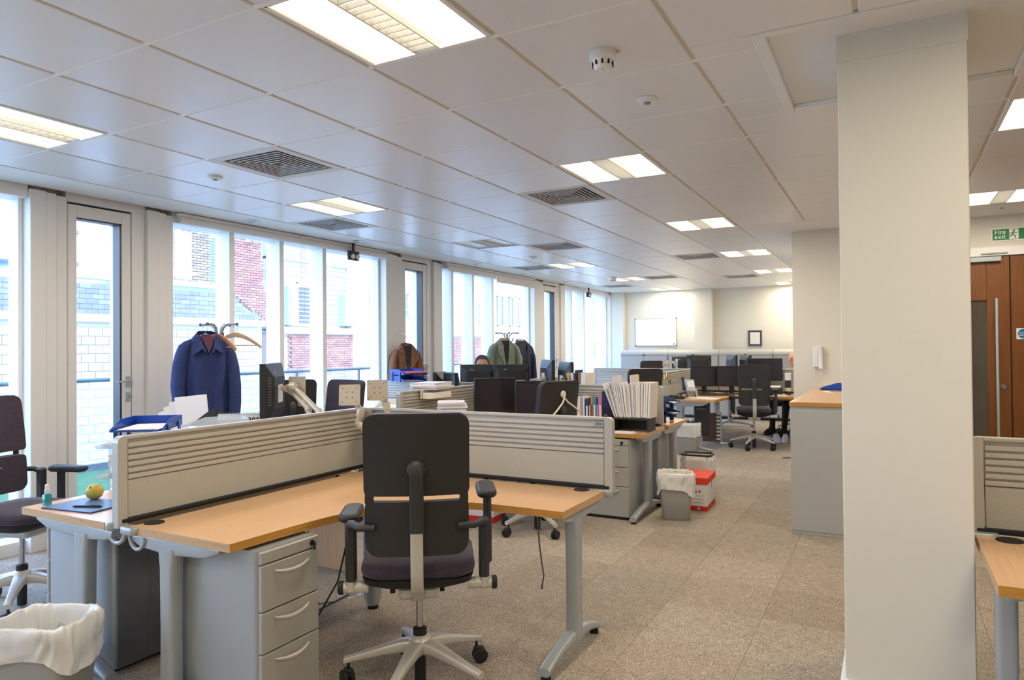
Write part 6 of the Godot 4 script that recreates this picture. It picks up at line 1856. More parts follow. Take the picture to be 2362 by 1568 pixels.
	put(bk, "cover", geo().box(Vector3(0.20, 0.004, 0.14), Vector3(0, 0.002, 0)).box(Vector3(0.20, 0.004, 0.14), Vector3(0, 0.018, 0)).done(), mat(rgb(140, 44, 50), 0.6))
	put(bk, "pages", geo().box(Vector3(0.19, 0.012, 0.13), Vector3(0, 0.010, 0)).done(), M.paper)
	var bk2 := thing("book", "white paperback beside the flat red book on the far desk", "book", Vector3(-1.36, DESK, -10.46), -6)
	put(bk2, "cover", geo().box(Vector3(0.18, 0.003, 0.13), Vector3(0, 0.0015, 0)).box(Vector3(0.18, 0.003, 0.13), Vector3(0, 0.017, 0)).done(), M.papers[5])
	put(bk2, "pages", geo().box(Vector3(0.17, 0.012, 0.125), Vector3(0, 0.009, 0)).done(), M.paper)
	# shoes under the desk
	for s in [-1.0, 1.0]:
		var sn := thing("sneaker", "white and grey running shoe under the far desk", "shoe", Vector3(-1.42 + s * 0.055, 0, -10.90), 10 - 8 * s, "pair of running shoes")
		put(sn, "sole", geo().loft([ring_y(0.075, 0.26, 0.036, 0.0), ring_y(0.085, 0.275, 0.042, 0.012), ring_y(0.082, 0.272, 0.04, 0.028)]).done(), M.white_plastic)
		put(sn, "upper", geo().loft([ring_y(0.078, 0.262, 0.038, 0.026), ring_y(0.076, 0.23, 0.036, 0.055, 0, -0.012), ring_y(0.066, 0.14, 0.032, 0.085, 0, -0.05), ring_y(0.058, 0.10, 0.028, 0.105, 0, -0.065)]).done(), M.papers[3])
		put(sn, "laces", geo().box(Vector3(0.034, 0.006, 0.075), Vector3(0, 0.072, 0.028), 0.002, Basis(Vector3.RIGHT, 0.5)).done(), M.paper)
	var fd := put(self, "floor_disc", geo().lathe([Vector2(0.0, 0.002), Vector2(0.075, 0.003), Vector2(0.08, 0.0)], 24).done(), M.steel_dark, Vector3(-1.13, 0, -9.36))
	tag(fd, "dark round floor socket lid in the aisle by the grey cabinet", "floor socket")


func far_wall_things() -> void:
	var zf := gz(21.3)
	# low double-door cabinets with curved covers
	var x := -4.93
	for k in 4:
		var t := thing("storage_cabinet", ["grey double-door cabinet under the whiteboard, window end", "grey double-door cabinet between the window-end cabinet and the framed certificate", "grey double-door cabinet under the framed certificate", "grey double-door cabinet behind the bald man"][k], "cabinet", Vector3(x + 0.5, 0, zf + 0.395), 0, "grey cabinets along the far wall")
		put(t, "body", geo().span(Vector3(-0.497, 0.05, -0.22), Vector3(0.497, 1.24, 0.20), 0.003).done(), M.cab_blue)
		put(t, "plinth", geo().span(Vector3(-0.48, 0.0, -0.2), Vector3(0.48, 0.05, 0.18)).done(), M.black)
		for s in [-1.0, 1.0]:
			var d := put(t, "door", geo().box(Vector3(0.482, 1.16, 0.018), Vector3(s * 0.244, 0.645, 0.210), 0.004).done(), M.cab_blue)
			put(d, "handle", geo().box(Vector3(0.014, 0.13, 0.018), Vector3(s * 0.035, 1.02, 0.226), 0.004).done(), M.plastic_dark)
			put(d, "latch", geo().box(Vector3(0.022, 0.022, 0.02), Vector3(s * 0.012, 1.245, 0.215), 0.003).done(), M.black)
		var poly := PackedVector2Array([Vector2(-0.22, 1.24), Vector2(0.215, 1.24), Vector2(0.215, 1.262)])
		for i in 8:
			var a := PI / 2 * i / 7.0
			poly.append(Vector2(0.03 + 0.18 * cos(a), 1.265 + 0.085 * sin(a)))
		poly.append(Vector2(-0.22, 1.352))
		put(t, "curved_cover", geo().prism(poly, -0.497, 0.497, Transform3D(Basis(Vector3(0, 0, 1), Vector3(1, 0, 0), Vector3(0, 1, 0)), Vector3.ZERO)).done(), M.cab_blue)
		x += 1.0
	var w := thing("whiteboard", "plain wall-mounted whiteboard with grey corners", "whiteboard", Vector3(-4.354, 1.72, zf + 0.012))
	put(w, "surface", geo().box(Vector3(0.88, 0.575, 0.012), Vector3.ZERO).done(), M.whiteboard)
	var f := geo()
	for s in [-1.0, 1.0]:
		f.box(Vector3(0.89, 0.010, 0.02), Vector3(0, s * 0.288, 0), 0.002)
		f.box(Vector3(0.010, 0.586, 0.02), Vector3(s * 0.442, 0, 0), 0.002)
	put(w, "frame", f.done(), M.steel)
	for s in [[-1, -1], [1, -1], [1, 1], [-1, 1]]:
		put(w, "corner_cap", geo().box(Vector3(0.024, 0.024, 0.026), Vector3(s[0] * 0.440, s[1] * 0.285, 0), 0.005).done(), M.plastic_dark)
	put(w, "maker_mark", geo().box(Vector3(0.035, 0.022, 0.001), Vector3(0.395, -0.255, 0.0066)).done(), M.plastic_dark)
	put(w, "pen_scribble", geo().tube([Vector3(0.25, 0.185, 0.007), Vector3(0.28, 0.178, 0.007), Vector3(0.31, 0.190, 0.007), Vector3(0.34, 0.180, 0.007), Vector3(0.355, 0.20, 0.007)], 0.0012, 4).done(), M.steel_dark)
	var c := thing("framed_certificate", "framed certificate with a blue mount hung above the cabinets", "picture", Vector3(-2.342, 1.563, zf + 0.012))
	var fr := geo()
	for s in [-1.0, 1.0]:
		fr.box(Vector3(0.262, 0.017, 0.022), Vector3(0, s * 0.148, 0), 0.003)
		fr.box(Vector3(0.017, 0.28, 0.022), Vector3(s * 0.1225, 0, 0), 0.003)
	put(c, "frame", fr.done(), M.frame_wood)
	put(c, "mount", geo().box(Vector3(0.235, 0.285, 0.008), Vector3(0, 0, 0)).done(), M.cert_blue)
	put(c, "certificate", geo().box(Vector3(0.186, 0.236, 0.002), Vector3(0, 0, 0.005)).done(), M.papers[2])
	for k in 6:
		put(c, "text_line", geo().box(Vector3([0.08, 0.13, 0.12, 0.04, 0.10, 0.07][k], 0.0035, 0.001), Vector3(0, 0.085 - 0.030 * k, 0.0063)).done(), M.slat_back)


# ---------------------------------------------------------------- coats by the windows
func coat_hanger(called: String, label: String, at: Vector3, turn: float, m: Material, w := 0.42) -> Node3D:
	# the root is where the hook hangs
	var t := thing(called, label, "coat hanger", at, turn)
	var rings := []
	for k in 15:
		var u := lerpf(-1, 1, k / 14.0)
		var y := -0.075 - 0.105 * pow(absf(u), 1.5)
		var r := 0.020 - 0.006 * absf(u)
		var z := 0.035 * u * u
		var ring := []
		for p in Geo.rrect(0.014 + 0.012 * absf(u), r * 2, 0.006, 3):
			ring.append(Vector3(u * w / 2, y + p.y, z + p.x))
		rings.append(ring)
	put(t, "shoulder_bar", geo().loft(rings).done(), m)
	put(t, "trouser_bar", geo().tube([Vector3(-w * 0.43, -0.165, 0.03), Vector3(w * 0.43, -0.165, 0.03)], 0.005, 8).done(), m)
	var hook := arc(Vector3(0, -0.012, 0), Vector3(0.018, 0, 0), Vector3(0, 0.018, 0), -0.4, PI * 1.15, 10)
	hook.reverse()
	put(t, "hook", geo().tube([Vector3(0, -0.07, 0), Vector3(0, -0.045, 0), Vector3(0.008, -0.034, 0)] + arc(Vector3(0, -0.012, 0), Vector3(0.018, 0, 0), Vector3(0, 0.018, 0), -0.9, PI * 1.1, 10), 0.002, 6).done(), M.chrome)
	return t


func make_coat(called: String, label: String, at: Vector3, turn: float, m: Material, w: float, length: float, sd: int, lapel := 0.30, lining: Material = null) -> Node3D:
	# at is the collar's top; the coat hangs down from it and its front looks along +z
	var t := thing(called, label, "coat" if length > 0.8 else "jacket", at, turn)
	var n := FastNoiseLite.new()
	n.seed = sd
	n.frequency = 1.0
	var cols := 44
	var rings := []
	var prof := [[0.16, 0.10, -0.010], [0.20, 0.115, -0.022], [0.55, 0.13, -0.060], [0.82, 0.15, -0.100], [0.96, 0.17, -0.145], [1.0, 0.19, -0.20], [0.96, 0.20, -0.30], [0.90, 0.20, -0.45], [0.90, 0.20, -0.60]]
	var y := -0.60
	while y > -length:
		y -= 0.12
		prof.append([0.90 + 0.10 * (-y - 0.6), 0.21, maxf(y, -length)])
	for q in prof:
		var ring := []
		for i in cols:
			var a := TAU * i / cols
			var cx := cos(a)
			var sz := sin(a)
			var k: float = clampf((-q[2] - 0.1) / 0.5, 0.0, 1.0)
			var fold := sin(a * 7.0 + n.get_noise_2d(a * 2.0, q[2] * 1.5) * 3.0) * 0.013 * k + n.get_noise_3d(cx * 3.0, q[2] * 4.0, sz * 3.0) * 0.018
			var rx: float = q[0] * w / 2 + fold
			var rz: float = q[1] / 2 + fold
			ring.append(Vector3(signf(cx) * pow(absf(cx), 0.8) * rx, q[2], signf(sz) * pow(absf(sz), 0.8) * rz))
		rings.append(ring)
	put(t, "body", geo().loft(rings, true, true).done(), m)
	for s in [-1.0, 1.0]:
		var sl := []
		var path := [[0.28, -0.060, 0.0, 0.010, 0.030], [0.36, -0.082, 0.0, 0.036, 0.060], [0.44, -0.115, 0.0, 0.048, 0.074], [0.50, -0.165, 0.0, 0.055, 0.080], [0.56, -0.26, 0.012, 0.056, 0.078], [0.60, -0.40, 0.02, 0.052, 0.070], [0.60, -0.54, 0.04, 0.046, 0.062], [0.58, -0.64, 0.055, 0.044, 0.056]]
		for q in path:
			var ring := []
			for i in 16:
				var a := TAU * i / 16.0
				var fold := n.get_noise_3d(cos(a) * 2.0, q[1] * 8.0, sin(a) * 2.0 + s) * 0.010
				ring.append(Vector3(s * q[0] * w + cos(a) * (q[3] + fold), q[1] + 0.02 * cos(a) * s * (1.0 if q[1] > -0.14 else 0.0), q[2] + sin(a) * (q[4] + fold)))
			sl.append(ring)
		put(t, "sleeve", geo().loft(sl).done(), m)
		# lapel and collar leaf
		var lp := geo()
		var zf := 0.104
		lp.sheet([[Vector3(s * 0.055, -0.012, 0.056), Vector3(s * 0.10, -0.05, 0.075), Vector3(s * 0.125, -0.11, zf + 0.012)], [Vector3(s * 0.040, -0.08, zf), Vector3(s * 0.085, -0.13, zf + 0.016), Vector3(s * 0.12, -0.17, zf + 0.020)], [Vector3(s * 0.018, -lapel, 0.130), Vector3(s * 0.030, -lapel, 0.132), Vector3(s * 0.045, -lapel + 0.03, 0.134)]])
		put(t, "lapel", lp.done(), m)
		put(t, "collar", geo().sheet([[Vector3(0, 0.020, -0.060), Vector3(s * 0.05, 0.018, -0.035), Vector3(s * 0.070, 0.005, 0.02), Vector3(s * 0.058, -0.025, 0.065)], [Vector3(0, -0.045, -0.085), Vector3(s * 0.085, -0.040, -0.05), Vector3(s * 0.115, -0.050, 0.03), Vector3(s * 0.095, -0.085, 0.098)]]).done(), m)
	put(t, "lining", geo().face_ret([Vector3(-0.050, -0.02, 0.074), Vector3(0.050, -0.02, 0.074), Vector3(0.022, -lapel * 0.7, 0.120), Vector3(0, -lapel, 0.128), Vector3(-0.022, -lapel * 0.7, 0.120)]).done(), lining if lining else M.black)
	put(t, "front_edge", geo().box(Vector3(0.006, length - lapel - 0.05, 0.004), Vector3(0.014, -(length + lapel - 0.05) / 2 - 0.01, 0.118)).done(), m)
	return t


func make_stand(called: String, label: String, at: Vector3, turn: float, h := 1.62) -> Node3D:
	var t := thing(called, label, "coat stand", at, turn)
	put(t, "base", geo().lathe([Vector2(0.0, 0.0), Vector2(0.19, 0.0), Vector2(0.20, 0.006), Vector2(0.18, 0.016), Vector2(0.04, 0.026), Vector2(0.0, 0.026)], 28).done(), M.steel_dark)
	for k in 4:
		var d := Vector3(cos(PI / 2 * k), 0, sin(PI / 2 * k))
		put(t, "pole", geo().tube([d * 0.018 + Vector3(0, 0.02, 0), d * 0.018 + Vector3(0, h - 0.14, 0), d * 0.022 + Vector3(0, h - 0.08, 0), d * 0.040 + Vector3(0, h - 0.025, 0), d * 0.075 + Vector3(0, h, 0), d * 0.155 + Vector3(0, h, 0)], 0.0095, 8).done(), M.steel)
		put(t, "end_cap", geo().lathe([Vector2(0.0, -0.008), Vector2(0.013, -0.006), Vector2(0.013, 0.006), Vector2(0.0, 0.008)], 12, d * 0.158 + Vector3(0, h, 0), Basis(Vector3.UP, -PI / 2 * k) * Basis(Vector3.BACK, PI / 2)).done(), M.steel_dark)
	for k in 2:
		var d := Vector3(cos(PI * k + 0.7), 0, sin(PI * k + 0.7))
		put(t, "lower_hook", geo().tube([d * 0.01 + Vector3(0, h - 0.24, 0), d * 0.06 + Vector3(0, h - 0.16, 0), d * 0.10 + Vector3(0, h - 0.07, 0)], 0.008, 8).done(), M.steel_dark)
	put(t, "ring", geo().lathe([Vector2(0.026, 0.5), Vector2(0.032, 0.5), Vector2(0.032, 0.53), Vector2(0.026, 0.53)], 18).done(), M.steel_dark)
	return t


func window_side_things() -> void:
	make_stand("coat_stand", "grey tubular coat stand holding the long navy coat", Vector3(-4.75, 0, -3.82), 20)
	make_coat("long_coat", "long navy raincoat hanging on the coat stand", Vector3(-4.66, 1.545, -3.63), 62, M.coat_navy, 0.33, 1.10, 3, 0.15, M.lining)
	coat_hanger("coat_hanger", "pale wooden hanger inside the navy raincoat", Vector3(-4.68, 1.600, -3.64), 62, M.hanger_pale, 0.30)
	coat_hanger("coat_hanger", "reddish wooden hanger in front of the navy raincoat", Vector3(-4.63, 1.60, -3.70), 10, M.hanger_wood)
	coat_hanger("coat_hanger", "empty pale hanger on the far side of the coat stand", Vector3(-4.72, 1.615, -3.96), 35, M.hanger_pale)
	make_coat("jacket", "brown tweed jacket hanging by the second balcony door", Vector3(-5.15, 1.462, -6.82), 52, M.coat_brown, 0.28, 0.74, 7, 0.32)
	coat_hanger("coat_hanger", "dark wooden hanger inside the brown tweed jacket", Vector3(-5.16, 1.545, -6.82), 52, M.frame_wood, 0.27)
	var hk := put(self, "coat_hook", geo().tube([Vector3(-5.33, 1.58, -6.80), Vector3(-5.20, 1.60, -6.81), Vector3(-5.15, 1.58, -6.82), Vector3(-5.15, 1.56, -6.82), Vector3(-5.17, 1.545, -6.82)], 0.003, 6).done(), M.chrome)
	tag(hk, "thin wire hook carrying the brown jacket's hanger", "hook")
	make_stand("coat_stand", "grey tubular coat stand with the green and dark jackets", Vector3(-4.72, 0, -8.58), 40)
	make_coat("jacket", "grey-green suit jacket hanging on the coat stand by the window", Vector3(-4.66, 1.53, -8.38), 48, M.coat_green, 0.35, 0.78, 12, 0.36)
	coat_hanger("coat_hanger", "pale wooden hanger inside the grey-green jacket", Vector3(-4.67, 1.612, -8.38), 48, M.hanger_pale, 0.33)
	make_coat("jacket", "dark navy jacket hanging behind the grey-green one", Vector3(-4.68, 1.52, -8.91), 66, M.coat_dark, 0.34, 0.85, 17, 0.36)
	coat_hanger("coat_hanger", "pale wooden hanger inside the dark navy jacket", Vector3(-4.69, 1.604, -8.91), 66, M.hanger_pale, 0.32)


# ---------------------------------------------------------------- right of the aisle
func right_side_things() -> void:
	var zd := gz(10.07)
	# side cabinet
	var c := thing("side_cabinet", "tall grey side cabinet with a beech top beside the pillar", "cabinet", Vector3(-0.43, 0, -6.67))
	put(c, "body", geo().span(Vector3(-0.238, 0.0, 1.03), Vector3(0.24, 0.955, -1.03), 0.002).done(), M.cab_side)
	put(c, "end_panel", geo().box(Vector3(0.470, 0.90, 0.006), Vector3(0, 0.475, 1.032), 0.002).done(), M.cab_side)
	top_and_edge(c, PackedVector2Array([Vector2(-0.242, 1.045), Vector2(0.245, 1.045), Vector2(0.245, -1.04), Vector2(-0.242, -1.04)]), 0.956, 0.985, [])
	letter_tray("letter_tray", "blue letter tray on the side cabinet's beech top", Vector3(-0.40, 0.987, -7.36), -90, M.blue_tray, 0.27, 0.36, 1, "blue tray on the side cabinet", 0.0)
	var lf := thing("leaflet", "printed leaflet lying on the side cabinet", "leaflet", Vector3(-0.42, 0.985, -7.0), 20)
	put(lf, "sheet", geo().box(Vector3(0.21, 0.003, 0.25), Vector3(0, 0.0015, 0)).done(), M.papers[2])
	put(lf, "printed_panel", geo().box(Vector3(0.15, 0.001, 0.14), Vector3(0.01, 0.0036, 0.02)).done(), M.bricks[3])
	# entry phone
	var p := thing("entry_phone", "white wall entry phone with a curled cord", "intercom", Vector3(-0.638, 1.285, zd))
	put(p, "base_plate", geo().box(Vector3(0.052, 0.205, 0.030), Vector3(-0.024, 0.004, 0.015), 0.006).done(), M.white_plastic)
	put(p, "handset", geo().loft([[Vector3(0.004, -0.11, 0.012), Vector3(0.044, -0.11, 0.012), Vector3(0.044, -0.11, 0.052), Vector3(0.004, -0.11, 0.052)], [Vector3(0.004, -0.06, 0.012), Vector3(0.044, -0.06, 0.012), Vector3(0.044, -0.06, 0.045), Vector3(0.004, -0.06, 0.045)], [Vector3(0.004, 0.06, 0.012), Vector3(0.044, 0.06, 0.012), Vector3(0.044, 0.06, 0.045), Vector3(0.004, 0.06, 0.045)], [Vector3(0.004, 0.11, 0.012), Vector3(0.044, 0.11, 0.012), Vector3(0.044, 0.11, 0.052), Vector3(0.004, 0.11, 0.052)]]).done(), M.white_plastic)
	for k in 4:
		put(p, "button", geo().box(Vector3(0.014, 0.008, 0.004), Vector3(-0.03, -0.035 - 0.016 * k, 0.031), 0.002).done(), M.papers[1])
	var coil := []
	for k in 60:
		var u := k / 59.0
		var base := Vector3(lerpf(-0.030, 0.020, u), -0.11 - 0.12 * sin(PI * u), 0.022)
		coil.append(base + Vector3(cos(k * 1.4) * 0.004, 0, sin(k * 1.4) * 0.004))
	put(p, "cord", geo().tube(coil, 0.003, 5).done(), M.white_plastic)
	# double doors
	var d := struct("door_4", geo().span(Vector3(0.62, 0, zd + 0.02), Vector3(0.665, 2.26, zd - 0.14), 0.004).span(Vector3(2.30, 0, zd + 0.02), Vector3(2.345, 2.26, zd - 0.14), 0.004).span(Vector3(0.62, 2.215, zd + 0.02), Vector3(2.345, 2.26, zd - 0.14), 0.004).span(Vector3(0.58, 2.255, zd), Vector3(2.38, 2.30, zd + 0.012), 0.003).done(), M.trim)
	for k in 2:
		var x0 := 0.668 + 0.30 * 0.0 if k == 0 else 0.970
		var x1 := 0.966 if k == 0 else 2.298
		var leaf := geo()
		var y1 := 2.210
		if k == 0:
			leaf.span(Vector3(0.792, 0.01, zd - 0.04), Vector3(x1, y1, zd), 0.003)
			leaf.span(Vector3(x0, 1.81, zd - 0.04), Vector3(0.792, y1, zd), 0.003)
			leaf.span(Vector3(x0, 0.01, zd - 0.04), Vector3(0.792, 0.25, zd), 0.003)
		else:
			leaf.span(Vector3(x0, 0.01, zd - 0.04), Vector3(x1, y1, zd), 0.003)
		var o := put(d, "door_leaf", leaf.done(), M.door_wood)
		if k == 0:
			put(o, "vision_panel", geo().span(Vector3(x0, 0.25, zd - 0.024), Vector3(0.792, 1.81, zd - 0.014)).done(), M.glass_smoke)
			put(o, "pull_handle", geo().tube([Vector3(0.860, 0.45, zd + 0.055), Vector3(0.860, 1.825, zd + 0.055)], 0.0125, 12).tube([Vector3(0.860, 0.60, zd), Vector3(0.860, 0.60, zd + 0.055)], 0.008, 8).tube([Vector3(0.860, 1.70, zd), Vector3(0.860, 1.70, zd + 0.055)], 0.008, 8).done(), M.steel)
			put(o, "lock_disc", geo().lathe([Vector2(0.0, 0.006), Vector2(0.022, 0.006), Vector2(0.026, 0.0), Vector2(0.027, 0.0)], 20, Vector3(0.911, 1.018, zd), Basis(Vector3.RIGHT, PI / 2)).box(Vector3(0.022, 0.010, 0.012), Vector3(0.911, 1.02, zd + 0.008), 0.003).done(), M.chrome)
			put(d, "door_closer", geo().box(Vector3(0.235, 0.045, 0.05), Vector3(0.785, 2.185, zd + 0.025), 0.004).box(Vector3(0.20, 0.012, 0.02), Vector3(0.85, 2.238, zd + 0.03), 0.002).done(), M.steel)
		else:
			put(o, "meeting_strip", geo().span(Vector3(x0 - 0.003, 0.02, zd - 0.03), Vector3(x0 + 0.004, y1, zd + 0.002)).done(), M.gap)
	var bs := thing("door_notice", "white notice with a blue disc reading Fire door Keep shut", "sign", Vector3(1.062, 1.50, zd + 0.002))
	put(bs, "plate", geo().box(Vector3(0.105, 0.100, 0.003), Vector3(0, 0, 0), 0.001).done(), M.white_plastic)
	put(bs, "blue_disc", geo().lathe([Vector2(0.0, 0.0008), Vector2(0.042, 0.0008), Vector2(0.042, 0.0), Vector2(0.043, 0.0)], 28, Vector3(0, 0, 0.0015), Basis(Vector3.RIGHT, PI / 2)).done(), M.sign_blue)
	text(bs, "lettering", "Fire door", 0.012, M.paper, Vector3(0, 0.008, 0.003))
	text(bs, "lettering", "Keep shut", 0.012, M.paper, Vector3(0, -0.012, 0.003))
	# fire exit sign above the door
	var fe := thing("fire_exit_sign", "green fire exit sign with running man and arrow above the doors", "sign", Vector3(1.065, 2.405, zd + 0.004))
	put(fe, "plate", geo().box(Vector3(0.48, 0.125, 0.004), Vector3.ZERO, 0.001).done(), M.papers[2])
	put(fe, "green_panel", geo().box(Vector3(0.445, 0.098, 0.002), Vector3(0, 0, 0.0025)).done(), M.exit_green)
	text(fe, "lettering", "Fire", 0.036, M.paper, Vector3(-0.165, 0.021, 0.0042))
	text(fe, "lettering", "exit", 0.036, M.paper, Vector3(-0.167, -0.022, 0.0042))
	running_man(fe, Vector3(-0.075, 0, 0.0042), 1.0)
	# hanging exit sign
	var he := thing("hanging_exit_sign", "green and white exit sign hung edge-on from the ceiling", "sign", Vector3(gx(7.72), CEIL, gz(6.05)))
	put(he, "panel", geo().box(Vector3(0.006, 0.15, 0.30), Vector3(0, -0.085, 0), 0.001).done(), M.exit_green)
	put(he, "edge_frame", geo().box(Vector3(0.008, 0.010, 0.31), Vector3(0, -0.010, 0), 0.001).box(Vector3(0.008, 0.010, 0.31), Vector3(0, -0.160, 0), 0.001).box(Vector3(0.008, 0.16, 0.010), Vector3(0, -0.085, 0.15), 0.001).box(Vector3(0.008, 0.16, 0.010), Vector3(0, -0.085, -0.15), 0.001).done(), M.white_plastic)
	put(he, "pictogram", geo().box(Vector3(0.008, 0.11, 0.07), Vector3(0, -0.085, 0.0)).box(Vector3(0.008, 0.02, 0.07), Vector3(0, -0.07, 0.09)).box(Vector3(0.008, 0.02, 0.07), Vector3(0, -0.10, 0.09)).done(), M.papers[2])
	# ceiling slot seen right of the pillar
	var sg := thing("ceiling_slot", "white ceiling access slot trim right of the pillar", "ceiling trim", Vector3(gx(7.80), CEIL, gz(5.8)))
	put(sg, "frame", geo().box(Vector3(0.05, 0.012, 0.34), Vector3(0, -0.004, 0), 0.003).done(), M.trim)
	put(sg, "slot", geo().box(Vector3(0.014, 0.004, 0.30), Vector3(-0.01, -0.0105, 0)).done(), M.gap)
	var em := put(self, "indicator_lamp", geo().lathe([Vector2(0.012, 0.0), Vector2(0.012, -0.004), Vector2(0.0, -0.005)], 14).done(), M.exit_green, Vector3(gx(8.6), CEIL, gz(9.4)))
	tag(em, "small green indicator on the ceiling before the doors", "indicator")
	# desk behind the pillar
	var f := thing("straight_desk", "beech desk with a worn front edge behind the pillar", "desk", Vector3(0.272, 0, -3.11))
	top_and_edge(f, PackedVector2Array([Vector2(0, 0), Vector2(0, 0.62), Vector2(1.7, 0.62), Vector2(1.7, 0)]), DESK - 0.032, DESK, [0])
	end_frame(f, Vector3(0.055, 0, 0), Vector3(0, 0, 1), 0.02, 0.56, 0.30, 0.04, 0.58)
	end_frame(f, Vector3(1.645, 0, 0), Vector3(0, 0, 1), 0.02, 0.56, 0.30, 0.04, 0.58)
	put(f, "cable_grommet", geo().lathe([Vector2(0.0, 0.0), Vector2(0.045, 0.0), Vector2(0.042, 0.004), Vector2(0.0, 0.004)], 20, Vector3(0.10, DESK, 0.04)).done(), M.black_soft)
	var fs := desk_screen("desk_screen", "slatted desk screen on the desk behind the pillar", Vector2(0.262, -3.165), Vector2(1.97, -3.165))
	put(fs, "desk_clamp", geo().slab(0.13, 0.06, -0.018, 0.014, 0.028, 0.003, Vector3(0.02, 0.690, 0.03), Basis(Vector3.RIGHT, PI / 2)).done(), M.steel)
	make_pedestal("drawer_pedestal", "blue-grey drawer pedestal under the desk behind the pillar", Vector3(0.66, 0, -2.80), 0, 0.42, 0.56, 0.655)


func running_man(parent: Node3D, at: Vector3, s: float) -> void:
	var dw := put(parent, "doorway", geo().box(Vector3(0.070, 0.092, 0.0012), at + Vector3(0.012, 0, 0)).done(), M.paper)
	var g := geo()
	g.lathe([Vector2(0.0, 0.0006), Vector2(0.0085, 0.0006), Vector2(0.0085, 0.0), Vector2(0.0086, 0.0)], 14, at + Vector3(0.014, 0.030, 0.0008), Basis(Vector3.RIGHT, PI / 2))
	for l in [[0.010, 0.019, 0.002, -0.006, 0.010], [0.002, -0.006, 0.022, -0.016, 0.008], [0.022, -0.016, 0.020, -0.038, 0.007], [0.000, -0.006, -0.014, -0.022, 0.008], [-0.014, -0.022, -0.034, -0.024, 0.007], [0.010, 0.016, -0.014, 0.012, 0.006], [-0.014, 0.012, -0.022, -0.004, 0.006], [0.010, 0.016, 0.026, 0.006, 0.006], [0.026, 0.006, 0.038, 0.012, 0.006]]:
		var a := Vector2(l[0], l[1])
		var b := Vector2(l[2], l[3])
		var d := b - a
		g.box(Vector3(d.length() + l[4] * 0.6, l[4], 0.0012), at + Vector3((a.x + b.x) / 2, (a.y + b.y) / 2, 0.0010), 0.0, Basis(Vector3.BACK, d.angle()))
	put(dw, "running_figure", g.done(), M.exit_green)
	var ar := geo()
	ar.box(Vector3(0.016, 0.065, 0.0012), Vector3(0.095, -0.008, 0.0) + Vector3(0, 0, at.z))
	for q in [-1.0, 1.0]:
		ar.box(Vector3(0.055, 0.016, 0.0012), Vector3(0.095 + q * 0.017, 0.020, at.z), 0.0, Basis(Vector3.BACK, -q * PI / 4))
	put(parent, "arrow", ar.done(), M.paper)


# ---------------------------------------------------------------- people
func capsule(p: Vector3, b: Array) -> float:
	var a: Vector3 = b[0]
	var ab: Vector3 = b[1] - a
	var t := clampf((p - a).dot(ab) / maxf(ab.length_squared(), 1e-9), 0.0, 1.0)
	return p.distance_to(a + ab * t) - lerpf(b[2], b[3], t)


func field(p: Vector3, bones: Array, k: float) -> float:
	var d := 1e9
	for b in bones:
		var e := capsule(p, b)
		var h := clampf(0.5 + 0.5 * (d - e) / k, 0.0, 1.0)
		d = lerpf(d, e, h) - k * h * (1.0 - h)
	return d


func net(st: SurfaceTool, bones: Array, cell: float, k: float, tint: Callable) -> void:
	# surface nets over the box round the bones
	var lo := Vector3(1e9, 1e9, 1e9)
	var hi := -lo
	for b in bones:
		for q in [0, 1]:
			var r: Vector3 = Vector3.ONE * (b[2 + q] + cell * 2)
			lo = lo.min(b[q] - r)
			hi = hi.max(b[q] + r)
	var n := Vector3i(((hi - lo) / cell).ceil()) + Vector3i.ONE
	var v := PackedFloat32Array()
	v.resize(n.x * n.y * n.z)
	for z in n.z:
		for y in n.y:
			for x in n.x:
				var p := lo + Vector3(x, y, z) * cell
				var near := 1e9
				for b in bones:
					near = minf(near, capsule(p, b))
					if near < cell * 3 + k:
						break
				v[(z * n.y + y) * n.x + x] = field(p, bones, k) if near < cell * 3 + k else near
	var at := {}
	var pts := []
	for z in n.z - 1:
		for y in n.y - 1:
			for x in n.x - 1:
				var base := (z * n.y + y) * n.x + x
				var s := 0
				var sum := Vector3.ZERO
				var c := 0
				var corner := []
				for q in 8:
					var val := v[base + (q & 1) + ((q >> 1) & 1) * n.x + (q >> 2) * n.x * n.y]
					corner.append(val)
					if val < 0:
						s += 1
				if s == 0 or s == 8:
					continue
				for e in [[0, 1], [2, 3], [4, 5], [6, 7], [0, 2], [1, 3], [4, 6], [5, 7], [0, 4], [1, 5], [2, 6], [3, 7]]:
					var a: float = corner[e[0]]
					var b: float = corner[e[1]]
					if (a < 0) != (b < 0):
						var t := a / (a - b)
						var pa := Vector3(e[0] & 1, (e[0] >> 1) & 1, e[0] >> 2)
						var pb := Vector3(e[1] & 1, (e[1] >> 1) & 1, e[1] >> 2)
						sum += pa.lerp(pb, t)
						c += 1
				at[base] = pts.size()
				pts.append(lo + (Vector3(x, y, z) + sum / c) * cell)
	var dx := 1
	var dy := n.x
	var dz := n.x * n.y
	for z in range(1, n.z - 1):
		for y in range(1, n.y - 1):
			for x in range(1, n.x - 1):
				var base := (z * n.y + y) * n.x + x
				var inside := v[base] < 0
				for ax in 3:
					var step: int = [dx, dy, dz][ax]
					if inside == (v[base + step] < 0):
						continue
					var u: int = [dy, dz, dx][ax]
					var w: int = [dz, dx, dy][ax]
					var q := [base, base - u, base - u - w, base - w]
					var ok := true
					for i in q:
						ok = ok and at.has(i)
					if not ok:
						continue
					var p := []
					for i in q:
						p.append(pts[at[i]])
					var order := [0, 1, 2, 0, 2, 3] if not inside else [0, 2, 1, 0, 3, 2]
					for i in order:
						st.set_color(tint.call(p[i]))
						st.add_vertex(p[i])


func lin(r: int, g: int, b: int) -> Color:
	return rgb(r, g, b).srgb_to_linear()


